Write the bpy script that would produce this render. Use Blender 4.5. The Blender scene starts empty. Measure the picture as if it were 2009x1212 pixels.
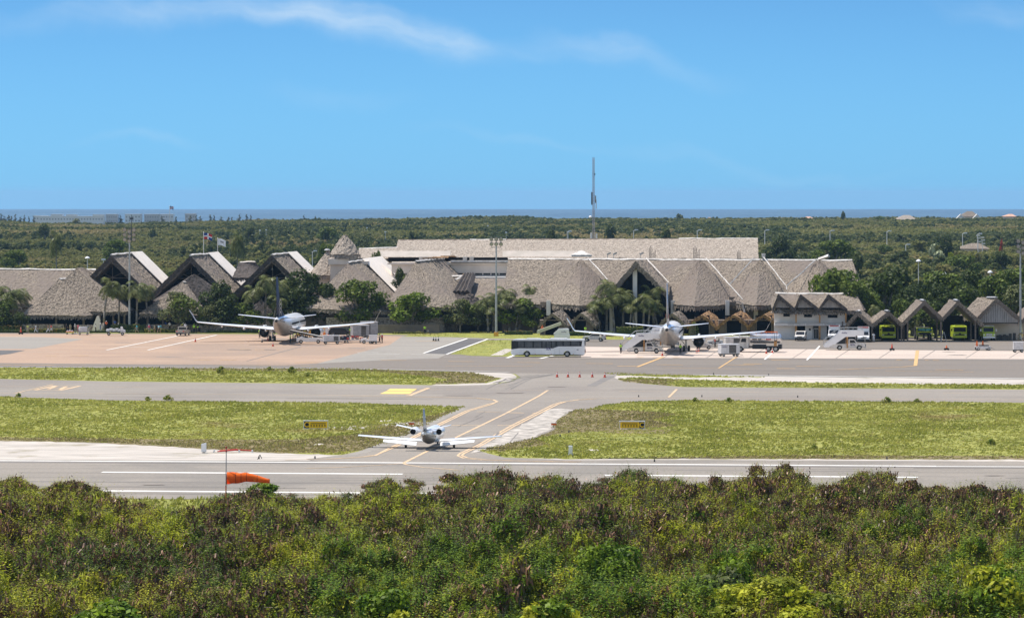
import bpy, bmesh, math, random
import numpy as np
from mathutils import Vector, Matrix
R = math.radians
rnd = random.Random(7)
sc = bpy.context.scene
col = sc.collection
F, H, YE, CX = 8290.0, 27.7, 381.0, 1004.5        # focal length in photo pixels, camera height, eye level row, centre column
def G(px, py, z=0.0):                              # photo point lying on the plane z -> metres
    d = F*(H-z)/(py-YE); return Vector(((px-CX)*d/F, d, z))
def W(px, py, d):                                  # photo point at the distance d -> metres
    return Vector(((px-CX)*d/F, d, H-(py-YE)*d/F))
# ------------------------------------------------------------ camera
cam = bpy.data.cameras.new('camera'); co = bpy.data.objects.new('camera', cam); col.objects.link(co)
co.location = (0, 0, H); co.rotation_euler = (R(90), 0, 0)
cam.sensor_width = 36; cam.lens = 36*F/2009; cam.shift_y = -(606-YE)/2009
cam.clip_start = 1; cam.clip_end = 60000
sc.camera = co
# ------------------------------------------------------------ sun and sky
SUN = Vector((-0.36, 0.17, 1.0)).normalized()
sl = bpy.data.lights.new('sun', 'SUN'); sl.energy = 4.6; sl.angle = R(0.53); sl.color = (1, .94, .85)
so = bpy.data.objects.new('sun', sl); col.objects.link(so); so.rotation_euler = SUN.to_track_quat('Z', 'Y').to_euler()
wd = bpy.data.worlds.new('World'); sc.world = wd; wd.use_nodes = True
wt = wd.node_tree; wt.nodes.clear()
class NT:
    def __init__(s, t): s.t = t
    def n(s, ty, ins=None, **kw):
        n = s.t.nodes.new(ty)
        for k, v in kw.items(): setattr(n, k, v)
        for k, v in (ins or {}).items():
            if isinstance(v, bpy.types.NodeSocket): s.t.links.new(v, n.inputs[k])
            else: n.inputs[k].default_value = v
        return n
    def math(s, op, a, b=0.0, c=0.0, clamp=False):
        n = s.n('ShaderNodeMath', {0: a, 1: b, 2: c}, operation=op); n.use_clamp = clamp; return n.outputs[0]
    def vmath(s, op, a, b=(0, 0, 0)):
        return s.n('ShaderNodeVectorMath', {0: a, 1: b}, operation=op)
    def mix(s, f, a, b, mode='MIX'):
        n = s.n('ShaderNodeMix', data_type='RGBA', blend_type=mode)
        for i, v in ((0, f), (6, a), (7, b)):
            if isinstance(v, bpy.types.NodeSocket): s.t.links.new(v, n.inputs[i])
            else: n.inputs[i].default_value = v if i == 0 else (tuple(v)+(1,))[:4]
        return n.outputs[2]
    def ramp(s, f, lo, hi):
        n = s.n('ShaderNodeMapRange', {0: f, 1: lo, 2: hi, 3: 0.0, 4: 1.0}, interpolation_type='SMOOTHSTEP'); return n.outputs[0]
    def noise(s, v, sc_, det=3, rough=.55, dist=0):
        return s.n('ShaderNodeTexNoise', {'Vector': v, 'Scale': sc_, 'Detail': det, 'Roughness': rough, 'Distortion': dist}).outputs[0]
w = NT(wt)
sky = w.n('ShaderNodeTexSky', sky_type='NISHITA', sun_disc=False, sun_elevation=math.asin(SUN.z),
          sun_rotation=math.atan2(SUN.x, SUN.y), air_density=1.0, dust_density=0.3, ozone_density=2.5, altitude=40)
hs = w.n('ShaderNodeHueSaturation', {'Hue': .5, 'Saturation': 1.0, 'Value': 1.0, 'Color': sky.outputs[0]})
tc = w.n('ShaderNodeTexCoord').outputs['Generated']
sp = w.n('ShaderNodeSeparateXYZ', {0: tc})
yy = w.math('MAXIMUM', sp.outputs[1], .05)
uu = w.math('DIVIDE', sp.outputs[0], yy); vv = w.math('DIVIDE', sp.outputs[2], yy)
uv = w.n('ShaderNodeCombineXYZ', {0: w.math('MULTIPLY', uu, F/1000), 1: w.math('MULTIPLY', vv, F/1000), 2: 0.0}).outputs[0]
nz = w.n('ShaderNodeTexNoise', {'Vector': uv, 'Scale': 5.0, 'Detail': 5.0}).outputs['Color']
uvd = w.vmath('ADD', uv, w.vmath('SCALE', w.vmath('SUBTRACT', nz, (.5, .5, .5)).outputs[0]).outputs[0])
uvd.inputs[1].links[0].from_node.inputs['Scale'].default_value = .13
uvd = uvd.outputs[0]
cl = None                                           # thin cirrus: (x, y, half length, half width, tilt, strength), in thousandths of the view
for px, py, rx, ry, rot, a in [(560, 25, 190, 34, -3, .55), (300, 12, 190, 30, 4, .40), (760, 60, 190, 42, -14, .62), (900, 92, 70, 22, 0, .55),
        (1060, 95, 130, 24, -4, .3), (1190, 92, 110, 26, -12, .45), (1290, 135, 150, 26, -12, .2), (660, 195, 140, 20, -4, .16),
        (270, 272, 110, 12, 1, .24), (1010, 268, 170, 10, -6, .16), (1380, 315, 260, 16, -9, .13), (1960, 10, 110, 30, -10, .3), (1600, 345, 200, 12, 0, .1), (80, 40, 200, 30, 0, .15)]:
    v = w.vmath('SUBTRACT', uvd, ((px-CX)/1000, (YE-py)/1000, 0)).outputs[0]
    v = w.n('ShaderNodeVectorRotate', {'Vector': v, 'Angle': R(-rot)}, rotation_type='Z_AXIS').outputs[0]
    v = w.vmath('MULTIPLY', v, (1000/rx, 1000/ry, 0)).outputs[0]
    ln = w.vmath('LENGTH', v).outputs['Value']
    b = w.n('ShaderNodeMapRange', {0: ln, 1: 0.0, 2: 1.5, 3: a*(1.0 if py < 70 and px < 900 else .7), 4: 0.0}, interpolation_type='SMOOTHSTEP').outputs[0]
    cl = b if cl is None else w.math('ADD', cl, w.math('MULTIPLY', b, w.math('SUBTRACT', 1.0, cl)))
fib = w.vmath('MULTIPLY', w.n('ShaderNodeVectorRotate', {'Vector': uvd, 'Angle': R(12)}, rotation_type='Z_AXIS').outputs[0], (2.2, 9, 1)).outputs[0]
fn = w.noise(fib, 1.6, 6, .62)
cl = w.math('MULTIPLY', cl, w.ramp(fn, .05, .9), clamp=True)
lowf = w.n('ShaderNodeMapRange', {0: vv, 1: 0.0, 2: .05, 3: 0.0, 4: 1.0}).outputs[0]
tint = w.mix(1.0, hs.outputs[0], w.mix(w.ramp(vv, .06, .5), w.mix(lowf, (0.25, 0.68, 1.44), (0.188, 0.450, 0.92)), (1.5, 1.34, 1.16)), 'MULTIPLY')  # sky above the view tinted extra bright to add ambient light on shaded sides
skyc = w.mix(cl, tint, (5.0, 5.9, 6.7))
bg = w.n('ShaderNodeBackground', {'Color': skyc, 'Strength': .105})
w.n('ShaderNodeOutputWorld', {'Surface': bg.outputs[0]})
sc.view_settings.view_transform = 'Standard'; sc.view_settings.look = 'None'; sc.view_settings.gamma = 1
sc.view_settings.exposure = 0.48
sc.render.engine = 'CYCLES'
sc.cycles.max_bounces = 5; sc.cycles.diffuse_bounces = 2; sc.cycles.glossy_bounces = 3; sc.cycles.transparent_max_bounces = 6; sc.cycles.volume_bounces = 0
# ------------------------------------------------------------ materials
MATS = {}
def mat(name, c1, c2=None, scale=3.0, rough=.7, bump=0.0, metal=0.0, stretch=(1, 1, 1), det=4, lo=.35, hi=.65, obj=False, spec=.3, c3=None, scale3=.02, island=0.0, trans=0.0, coat=0.0, bscale=None, c3lo=.45, c3hi=.6, grain=0.0):
    if name in MATS: return MATS[name]
    m = bpy.data.materials.new(name); m.use_nodes = True; t = m.node_tree; t.nodes.clear(); k = NT(t)
    pos = k.n('ShaderNodeTexCoord').outputs['Object'] if obj else k.n('ShaderNodeNewGeometry').outputs['Position']
    v = k.vmath('MULTIPLY', pos, stretch).outputs[0]
    c2 = c2 or tuple(x*.86 for x in c1)
    f = k.ramp(k.noise(v, scale, det), lo, hi)
    c = k.mix(f, c1, c2)
    if c3: c = k.mix(k.ramp(k.noise(k.vmath('MULTIPLY', pos, (1, .6, 1)).outputs[0], scale3, 5, .6), c3lo, c3hi), c, c3)
    if grain:
        gg = k.noise(k.vmath('MULTIPLY', pos, (1, .45, 1)).outputs[0], 2.6, 4, .7); g = k.math('ADD', 1-grain, k.math('MULTIPLY', gg, 2*grain)); c = k.mix(1.0, c, k.n('ShaderNodeCombineXYZ', {0: g, 1: g, 2: g}).outputs[0], 'MULTIPLY')
    if island:
        ri = k.n('ShaderNodeNewGeometry').outputs['Random Per Island']
        g = k.math('ADD', 1-island, k.math('MULTIPLY', ri, 2*island))
        c = k.mix(1.0, c, k.n('ShaderNodeCombineXYZ', {0: g, 1: g, 2: g}).outputs[0], 'MULTIPLY')
    p = k.n('ShaderNodeBsdfPrincipled', {'Base Color': c, 'Roughness': rough, 'Metallic': metal, 'Specular IOR Level': spec, 'Coat Weight': coat})
    if bump:
        b = k.n('ShaderNodeBump', {'Height': k.noise(v, bscale or scale*2, 4), 'Strength': min(1, bump), 'Distance': .3*max(1, bump)}); t.links.new(b.outputs[0], p.inputs['Normal'])
    out = p.outputs[0]
    if trans:
        tr = k.n('ShaderNodeBsdfTranslucent', {'Color': c}); out = k.n('ShaderNodeMixShader', {0: trans, 1: out, 2: tr.outputs[0]}).outputs[0]
    k.n('ShaderNodeOutputMaterial', {'Surface': out}); MATS[name] = m; return m
M = dict(
 grass=mat('grass_ground', (.19, .20, .038), (.265, .26, .055), .35, .9, c3=(0.155, 0.110, 0.041), scale3=.045, bump=.6, bscale=2, stretch=(1, .5, 1), c3lo=.58, c3hi=.75),
 soil=mat('woodland_soil', (.07, .075, .022), (.10, .09, .035), .2, .95),
 blade=mat('grass_blade', (0.225, 0.24, 0.038), (0.35, 0.34, 0.072), .12, .7, c3=(0.30, 0.22, 0.09), scale3=.045, island=.12, trans=.55, c3lo=.58, c3hi=.75),
 sand=mat('coral_sand', (.50, .45, .40), (.34, .305, .27), .5, .95, stretch=(.25, 1.4, 1), bump=.5, c3=(0.285, 0.251, 0.189), scale3=.12, c3lo=.55, c3hi=.68),
 gravel=mat('grey_gravel', (.50, .45, .40), (.22, .20, .175), .7, .95, stretch=(.9, 1.0, 1), bump=.5),
 runway=mat('runway_asphalt', (0.257, 0.224, 0.189), (0.221, 0.194, 0.164), .25, .9, stretch=(.04, 1.0, 1), c3=(0.198, 0.176, 0.151), scale3=.05, lo=.3, hi=.7, grain=.3),
 taxi=mat('taxiway_asphalt', (0.258, 0.225, 0.191), (0.221, 0.194, 0.165), .3, .9, stretch=(.06, 1.0, 1), c3=(0.205, 0.178, 0.154), scale3=.03, lo=.3, hi=.7, grain=.3),
 lane=mat('apron_asphalt', (0.188, 0.160, 0.133), (0.164, 0.140, 0.118), .25, .9, stretch=(.05, 1.2, 1), grain=.3),
 dark=mat('dark_asphalt', (0.120, 0.112, 0.109), (0.098, 0.091, 0.088), .4, .9, stretch=(.1, 1, 1)),
 pink=mat('pink_concrete', (0.368, 0.255, 0.178), (0.320, 0.217, 0.154), .12, .85, stretch=(.4, 1.3, 1), c3=(0.288, 0.205, 0.150), scale3=.03, grain=.3),
 conc=mat('grey_concrete', (0.272, 0.246, 0.210), (0.240, 0.215, 0.188), .15, .85, stretch=(.3, 1, 1), grain=.3),
 white_conc=mat('pale_concrete', (0.493, 0.404, 0.340), (0.431, 0.353, 0.299), .12, .85, stretch=(.4, 1.4, 1), grain=.3),
 kerb=mat('kerb_concrete', (.55, .49, .43), (.45, .4, .36), .6, .85),
 white_mark=mat('white_paint', (.74, .72, .68), (.55, .53, .5), 1.1, .8, stretch=(.5, 1, 1), lo=.5, hi=.75),
 worn_mark=mat('worn_white_paint', (.48, .45, .41), (.31, .285, .26), 1.2, .8, stretch=(.4, 1, 1)),
 yellow_mark=mat('yellow_paint', (.62, .43, .25), (.42, .32, .22), .9, .8),
 bright_mark=mat('bright_yellow_paint', (.62, .37, .13), (.42, .28, .15), .9, .8),
 black_mark=mat('dark_line', (.16, .145, .13), (.2, .18, .165), .5, .9, stretch=(.05, 1, 1)),
 thatch=mat('palm_thatch', (.30, .248, .198), (.095, .077, .06), 3.2, .95, bump=.8, lo=.36, hi=.66, det=5, bscale=3, c3=(.19, .155, .13), scale3=.10, grain=.22),
 pale_thatch=mat('pale_thatch', (.47, .40, .335), (.20, .165, .135), 3.2, .95, bump=1.2, lo=.32, hi=.66, det=5, bscale=3, grain=.3),
 old_thatch=mat('dark_thatch', (.12, .10, .09), (.06, .05, .045), 1.8, .95, bump=1.0, det=6),
 gold_thatch=mat('golden_thatch', (.43, .255, .125), (.17, .10, .055), 2.2, .95, bump=1.0, lo=.35, hi=.62, det=6, bscale=3.5),
 flash=mat('white_flashing', (.66, .62, .59), (.42, .39, .36), 1.2, .7),
 sheet=mat('pale_sheet_roof', (0.810, 0.728, 0.645), (0.750, 0.675, 0.600), .3, .7, stretch=(1, 1, 1)),
 cream=mat('cream_render', (0.720, 0.624, 0.540), (0.624, 0.540, 0.468), .4, .85),
 white_wall=mat('white_render', (.76, .71, .67), (.68, .63, .60), .5, .85),
 brown_wall=mat('brown_plaster', (.21, .165, .13), (.15, .12, .10), .5, .9),
 stone=mat('rubble_stone', (.40, .34, .29), (.17, .14, .12), 2.5, .9, bump=.8, lo=.4, hi=.6),
 shade_black=mat('painted_interior_shade', (.004, .004, .005), (.008, .007, .007), .8, .95, spec=.05),  # near-black colour stands in for deep shade inside openings
 wood=mat('round_wood_post', (.20, .16, .13), (.13, .10, .08), 3, .85),
 orange_wood=mat('varnished_wood', (.50, .26, .09), (.36, .18, .06), 3, .6),
 siding=mat('weathered_siding', (.42, .39, .38), (.30, .28, .27), 6, .8, stretch=(1, 1, .1)),
 glass=mat('dark_glass', (.012, .014, .02), (.02, .022, .028), 2, .15, spec=.35),
 metal=mat('galvanised_steel', (.42, .43, .44), (.33, .34, .35), 3, .45, metal=.6),
 dark_metal=mat('dark_steel', (.06, .055, .05), (.1, .09, .08), 4, .6, metal=.3),
 white=mat('white_vehicle_paint', (.78, .77, .78), (.72, .71, .72), 1.5, .35, coat=.3, obj=True),
 offwhite=mat('dirty_white_paint', (.66, .63, .60), (.5, .47, .44), 1.6, .5, obj=True),
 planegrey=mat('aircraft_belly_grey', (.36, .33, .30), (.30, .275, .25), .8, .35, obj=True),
 planewhite=mat('aircraft_white', (.80, .80, .80), (.74, .74, .75), .5, .28, coat=.4, obj=True),
 navy=mat('navy_tail_paint', (.018, .02, .045), (.025, .028, .06), 1, .6, obj=True),
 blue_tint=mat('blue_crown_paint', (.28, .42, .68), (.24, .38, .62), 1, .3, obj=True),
 jetgrey=mat('jet_belly_grey', (.20, .18, .16), (.16, .145, .13), 1, .4, obj=True),  # darker grey on the lower rear fuselage
 tower=mat('weathered_red_lattice', (.34, .24, .25), (.42, .38, .40), .35, .6),
 dimcream=mat('dim_cream_sheet', (.42, .37, .33), (.36, .32, .28), .4, .8),
 tailgrey=mat('pale_tail_paint', (.45, .41, .38), (.38, .35, .33), 1, .35, obj=True),
 tyre=mat('tyre_rubber', (.018, .018, .018), (.03, .03, .03), 4, .85),
 rim=mat('wheel_rim', (.5, .5, .5), (.3, .3, .3), 5, .4, metal=.5),
 black=mat('black_paint', (.015, .015, .018), (.03, .03, .03), 3, .5),
 grey=mat('grey_paint', (.34, .34, .35), (.27, .27, .28), 2, .5, obj=True),
 lavender=mat('pale_grey_enamel', (.60, .59, .60), (.5, .49, .5), 2, .45, obj=True),
 lime=mat('lime_fire_truck_paint', (.56, .68, .035), (.5, .6, .035), 1.5, .35, coat=.4, obj=True),
 beige=mat('beige_car_paint', (.42, .37, .31), (.36, .32, .27), 2, .4, obj=True),
 orange=mat('orange_plastic', (.75, .16, .03), (.6, .13, .03), 2, .5),
 sock=mat('orange_windsock_cloth', (1.0, .24, .035), (.95, .2, .03), 1.5, .8, trans=.45, spec=.1),
 red=mat('red_paint', (.55, .05, .035), (.4, .04, .03), 3, .5),
 coneRed=mat('red_cone_plastic', (.62, .09, .04), (.5, .07, .03), 3, .5),
 yellow=mat('yellow_machine_paint', (.75, .40, .05), (.6, .3, .04), 2, .5),
 signyel=mat('yellow_sign_face', (.95, .58, .01), (.9, .54, .01), 2, .5),
 signblk=mat('black_sign_face', (.012, .012, .012), (.02, .02, .02), 2, .5),
 steel_tank=mat('polished_tank', (.62, .62, .64), (.5, .5, .52), .8, .22, metal=.75, obj=True),
 skin=mat('skin', (.32, .17, .10), (.26, .14, .08), 4, .6),
 skin2=mat('light_skin', (.55, .34, .24), (.5, .3, .2), 4, .6),
 hair=mat('dark_hair', (.015, .012, .01), (.03, .02, .02), 8, .6),
 purple=mat('dark_blue_lettering', (.06, .04, .16), (.08, .05, .2), 3, .5),
 bark=mat('grey_bark', (.22, .19, .16), (.13, .11, .09), 3, .9, bump=.5),
 twig=mat('pale_twig', (.36, .31, .24), (.19, .155, .11), 2, .9),
 palm_bark=mat('palm_trunk', (.27, .24, .21), (.17, .15, .13), 5, .9, stretch=(.4, .4, 3)),
 hedge=mat('clipped_hedge_leaf', (.05, .075, .02), (.09, .12, .03), 1.2, .7, island=.45, trans=.2),
 hedge_y=mat('yellow_hedge_leaf', (.20, .21, .03), (.28, .24, .05), 1.2, .7, island=.4, trans=.25),
 hedge_o=mat('orange_hedge_leaf', (.30, .13, .03), (.14, .12, .03), 1.4, .7, island=.4, trans=.25),
)
def leafm(name, c1, c2, sc_=.3, isl=.5, tr=.25, c3=None, s3=.02, rough=.5, lo=.45, hi=.6): return mat(name, c1, c2, sc_, rough, island=isl, trans=tr, c3=c3, scale3=s3, spec=.12, c3lo=lo, c3hi=hi)
M['leaf_forest'] = leafm('woodland_leaf', (.135, .145, .036), (.215, .21, .058), .06, .3, .45, c3=(.29, .235, .095), s3=.006, lo=.5, hi=.65)
M['leaf_forest2'] = leafm('woodland_leaf_dull', (.145, .15, .045), (.225, .21, .068), .08, .3, .45, c3=(.29, .235, .105), s3=.006, lo=.5, hi=.65)
M['leaf_forest3'] = leafm('woodland_leaf_dark', (.065, .085, .022), (.10, .115, .03), .06, .25, .4)
M['leaf_dark'] = leafm('dark_tree_leaf', (.038, .055, .014), (.065, .088, .020), .3, .45, .3)
M['leaf_mid'] = leafm('green_tree_leaf', (.075, .11, .016), (.125, .16, .026), .4, .5, .35)
M['leaf_bright'] = leafm('bright_tree_leaf', (.115, .175, .018), (.17, .22, .03), .4, .45, .38)
M['leaf_grey'] = leafm('greyish_tree_leaf', (.10, .115, .04), (.16, .17, .07), .4, .55, .3)
M['palm_leaf'] = leafm('palm_frond_leaf', (.09, .11, .03), (.19, .20, .075), .6, .6, .35, rough=.35)
M['leaf_s'] = leafm('scrub_leaf', (.17, .20, .013), (.33, .315, .022), .35, .55, .3, c3=(.085, .125, .010), s3=.06)
M['leaf_y'] = leafm('yellow_green_scrub_leaf', (.28, .32, .016), (.40, .40, .025), .5, .4, .35)
M['leaf_g'] = leafm('deep_green_scrub_leaf', (.08, .145, .008), (.165, .23, .014), .5, .5, .3)
M['scrub_soil'] = mat('scrub_leaf_litter', (.05, .045, .02), (.085, .07, .035), .8, .95)
M['pod'] = mat('dry_brown_seed_pod', (.28, .14, .075), (.09, .045, .025), 1.5, .5, island=.6, spec=.35)
M['casuarina'] = leafm('coastal_pine_leaf', (.09, .10, .06), (.14, .14, .085), .2, .35, .25)
# ------------------------------------------------------------ mesh helpers
class MB:
    def __init__(s): s.v = []; s.f = []; s.m = []
    def add(s, vs, fs, mi=0, sm=False):
        b = len(s.v); s.v += [tuple(p) for p in vs]; s.f += [tuple(i+b for i in f) for f in fs]; s.m += [mi]*len(fs); return s
    def box(s, c, d, rz=0, mi=0, taper=1.0, ry=0):
        x, y, z = d[0]/2, d[1]/2, d[2]/2; m = Matrix.Rotation(rz, 3, 'Z') @ Matrix.Rotation(ry, 3, 'Y')
        vs = [m @ Vector((a*x*(taper if e > 0 else 1), b*y*(taper if e > 0 else 1), e*z))+Vector(c) for e in (-1, 1) for a, b in ((-1, -1), (1, -1), (1, 1), (-1, 1))]
        return s.add(vs, [(3, 2, 1, 0), (4, 5, 6, 7), (0, 1, 5, 4), (1, 2, 6, 5), (2, 3, 7, 6), (3, 0, 4, 7)], mi)
    def b2(s, lo, hi, mi=0): return s.box([(a+b)/2 for a, b in zip(lo, hi)], [abs(b-a) for a, b in zip(lo, hi)], 0, mi)
    def cyl(s, p0, p1, r0, r1=None, n=10, mi=0, cap=True):
        r1 = r0 if r1 is None else r1; p0, p1 = Vector(p0), Vector(p1); q = (p1-p0).to_track_quat('Z', 'Y')
        vs = [p + q @ Vector((math.cos(2*math.pi*i/n)*r, math.sin(2*math.pi*i/n)*r, 0)) for p, r in ((p0, r0), (p1, r1)) for i in range(n)]
        fs = [(i, (i+1) % n, n+(i+1) % n, n+i) for i in range(n)]
        if cap: fs += [tuple(range(n))[::-1], tuple(range(n, 2*n))]
        return s.add(vs, fs, mi)
    def tube(s, pts, rs, n=6, mi=0):
        if not isinstance(rs, (list, tuple)): rs = [rs]*len(pts)
        for a, b, r0, r1 in zip(pts, pts[1:], rs, rs[1:]): s.cyl(a, b, r0, r1, n, mi)
        return s
    def prism(s, prof, y0, y1, mi=0, axis='y'):             # profile (x, z) pushed along y  (axis 'x': profile (y, z) along x; 'z': (x, y) along z)
        f = {'y': lambda a, b, t: (a, t, b), 'x': lambda a, b, t: (t, a, b), 'z': lambda a, b, t: (a, b, t)}[axis]
        n = len(prof); vs = [f(a, b, y0) for a, b in prof]+[f(a, b, y1) for a, b in prof]
        return s.add(vs, [tuple(range(n)), tuple(range(2*n-1, n-1, -1))]+[(i, i+n, (i+1) % n+n, (i+1) % n) for i in range(n)], mi)
    def loft(s, rings, mi=0, cap=True):
        n = len(rings[0]); vs = [p for r in rings for p in r]
        fs = [(k*n+i, k*n+(i+1) % n, (k+1)*n+(i+1) % n, (k+1)*n+i) for k in range(len(rings)-1) for i in range(n)]
        if cap: fs += [tuple(range(n))[::-1], tuple(range((len(rings)-1)*n, len(rings)*n))]
        return s.add(vs, fs, mi)
    def mesh(s, name, mats, smooth=False, bevel=0, fix=True):
        me = bpy.data.meshes.new(name); me.from_pydata(s.v, [], s.f)
        mats = mats if isinstance(mats, (list, tuple)) else [mats]
        for m in mats: me.materials.append(M[m] if isinstance(m, str) else m)
        me.polygons.foreach_set('material_index', s.m)
        if fix or bevel:
            bm = bmesh.new(); bm.from_mesh(me); bmesh.ops.recalc_face_normals(bm, faces=bm.faces)
            if bevel:
                bmesh.ops.remove_doubles(bm, verts=bm.verts, dist=.001)
                bmesh.ops.bevel(bm, geom=[e for e in bm.edges if e.is_manifold and e.calc_face_angle(0) > .5], offset=bevel, segments=2, affect='EDGES', clamp_overlap=True)
            bm.to_mesh(me); bm.free()
        if smooth: me.shade_smooth()
        me.update(); return me
    def build(s, name, mats, parent=None, smooth=False, bevel=0, fix=True, loc=None, rz=None):
        return link(name, s.mesh(name, mats, smooth, bevel, fix), parent, loc, rz)
def link(name, me, parent=None, loc=None, rz=None):
    o = bpy.data.objects.new(name, me); col.objects.link(o)
    if parent: o.parent = parent
    if loc is not None: o.location = loc
    if rz is not None: o.rotation_euler = (0, 0, rz)
    return o
def tag(o, label=None, cat=None, group=None, kind=None):
    for k, v in (('label', label), ('category', cat), ('group', group), ('kind', kind)):
        if v: o[k] = v
    return o
def thing(name, label, cat, loc=(0, 0, 0), rz=0, group=None, scale=1):
    o = bpy.data.objects.new(name, None); col.objects.link(o); o.location = loc; o.rotation_euler = (0, 0, rz); o.scale = (scale,)*3
    o.empty_display_size = .5
    return tag(o, label, cat, group)
KIDS = {}
def kids(o):
    return [c for c in bpy.data.objects if c.parent is o]
def tree_of(o): return (o, [tree_of(c) for c in kids(o)])
def dup(tr, loc=None, rz=None, label=None, group=None, parent=None, scale=None):
    o, ch = tr; c = o.copy(); col.objects.link(c); c.parent = parent
    if loc is not None: c.location = loc
    if rz is not None: c.rotation_euler = (0, 0, rz)
    if scale is not None: c.scale = scale if isinstance(scale, tuple) else (scale,)*3
    if label: c['label'] = label
    if group: c['group'] = group
    for k in ch: dup(k, parent=c)
    return c
def fastmesh(name, verts, nper, mats, midx=None):            # many separate polygons of nper corners each
    nv = len(verts); nf = nv//nper; me = bpy.data.meshes.new(name)
    me.vertices.add(nv); me.vertices.foreach_set('co', np.asarray(verts, dtype=np.float32).ravel())
    me.loops.add(nv); me.loops.foreach_set('vertex_index', np.arange(nv, dtype=np.int32))
    me.polygons.add(nf); me.polygons.foreach_set('loop_start', np.arange(0, nv, nper, dtype=np.int32))
    for m in mats: me.materials.append(M[m])
    if midx is not None: me.polygons.foreach_set('material_index', np.asarray(midx, dtype=np.int32))
    me.update(calc_edges=True); return me
def text(s, size, m, parent, loc, rot, name='lettering', ext=.01, bold=0.0):
    cu = bpy.data.curves.new(name, 'FONT'); cu.body = s; cu.size = size; cu.extrude = ext; cu.offset = bold; cu.align_x = 'CENTER'; cu.align_y = 'CENTER'
    t = bpy.data.objects.new('t', cu); col.objects.link(t); bpy.context.view_layer.update()
    me = bpy.data.meshes.new_from_object(t.evaluated_get(bpy.context.evaluated_depsgraph_get())); bpy.data.objects.remove(t)
    me.name = name; me.materials.clear(); me.materials.append(M[m])
    o = link(name, me, parent, loc); o.rotation_euler = rot; return o
# ------------------------------------------------------------ the ground, the runway, the taxiways, the apron
def rough(poly, amp, step=14, seed=1):                        # irregular edge, in photo pixels, before laying it on the ground
    r = random.Random(seed); out = []
    for (x0, y0), (x1, y1) in zip(poly, poly[1:]+poly[:1]):
        n = max(1, int(math.hypot(x1-x0, (y1-y0)*3)/step))
        for i in range(n):
            t = i/n; out.append((x0+(x1-x0)*t+r.uniform(-1, 1)*amp*2, y0+(y1-y0)*t+r.uniform(-1, 1)*amp))
    return out
def sheet(name, poly, z, m, amp=0, seed=1, parent=None, kind='structure'):
    if amp: poly = rough(poly, amp, seed=seed)
    pts = [G(x, y, z) for x, y in poly]; me = bpy.data.meshes.new(name); me.from_pydata(pts, [], [tuple(range(len(pts)))])
    if me.polygons[0].normal.z < 0: me.flip_normals()
    me.materials.append(M[m]); o = link(name, me, parent)
    if kind and not parent: o['kind'] = kind
    return o
SZ = [0]
def strip(mb, pts, wid, z, dash=None):                        # painted line of a real width following photo points
    SZ[0] = (SZ[0]+1) % 9; z += SZ[0]*.0012
    P = [G(x, y, z) for x, y in pts]
    if dash:
        on, off = dash; L = 0; Q = []
        for a, b in zip(P, P[1:]):
            n = max(1, int((b-a).length/.5))
            Q += [a.lerp(b, i/n) for i in range(n)]
        Q.append(P[-1]); seg = []; acc = 0
        for a, b in zip(Q, Q[1:]):
            if acc % (on+off) < on: seg.append((a, b))
            acc += (b-a).length
        for a, b in seg: quad(mb, a, b, wid)
    else:
        # mitred ribbon
        L = []; Rr = []
        for i, p in enumerate(P):
            d = (P[min(i+1, len(P)-1)]-P[max(i-1, 0)]); d.z = 0; d.normalize(); n = Vector((-d.y, d.x, 0))*wid/2
            L.append(p+n); Rr.append(p-n)
        k = len(P); mb.add(L+Rr, [(i, i+1, k+i+1, k+i) for i in range(k-1)])
def quad(mb, a, b, wid):
    d = (b-a).normalized(); n = Vector((-d.y, d.x, 0))*wid/2
    mb.add([a+n, b+n, b-n, a-n], [(0, 1, 2, 3)])
def gquad(mb, x0, y0, x1, y1, z):                             # photo rectangle on the ground
    mb.add([G(x0, y1, z), G(x1, y1, z), G(x1, y0, z), G(x0, y0, z)], [(0, 1, 2, 3)])
mb = MB(); X0 = 2600
mb.add([(-X0, -250, 0), (X0, -250, 0), (X0, 3620, 0), (-X0, 3620, 0), (-X0, 3720, -16), (X0, 3720, -16)], [(0, 1, 2, 3), (3, 2, 5, 4)])
tag(mb.build('ground', 'soil'), kind='structure')
NL = [(-300, 770), (0, 778), (223, 786), (447, 788), (670, 789), (737, 792), (910, 798), (903, 802), (857, 823), (813, 847), (770, 867), (713, 883), (670, 892), (533, 888), (350, 877), (300, 872), (167, 867), (0, 863), (-300, 858)]
NR = [(1157, 803), (1183, 795), (1237, 788), (1340, 785), (2009, 790), (2350, 793), (2350, 904), (2009, 901), (1340, 899), (1137, 900), (990, 897), (937, 884), (963, 877), (1047, 860), (1087, 843), (1093, 823), (1127, 804)]
FL = [(-300, 719), (0, 721), (670, 723), (920, 731), (985, 742), (953, 751), (850, 754), (670, 752), (223, 747), (0, 743), (-300, 741)]
FR = [(1210, 743), (1250, 740), (1340, 744), (1480, 748), (1700, 752), (2009, 755), (2350, 758), (2350, 766), (2009, 763), (1700, 761), (1340, 759), (1320, 757), (1230, 750)]
FT = [(1177, 732), (1210, 732), (1400, 737), (1500, 740), (1340, 740), (1215, 736)]
LP = [(884, 694), (955, 667), (1006, 667), (1140, 668), (1140, 697), (1001, 699.5), (940, 698)]
NS = [(-300, 974), (240, 978.5), (2009, 985), (2350, 987), (2700, 1060), (-650, 1060)]
sheet('scrub_floor', [(-330, 1000), (2340, 1008), (3400, 1600), (3400, 3000), (-1400, 3000), (-1400, 1600)], .012, 'scrub_soil')
sheet('airfield_grass', [(-700, 1100), (-520, 700), (-400, 648), (2400, 648), (2500, 700), (2750, 1100)], .004, 'grass')
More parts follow.
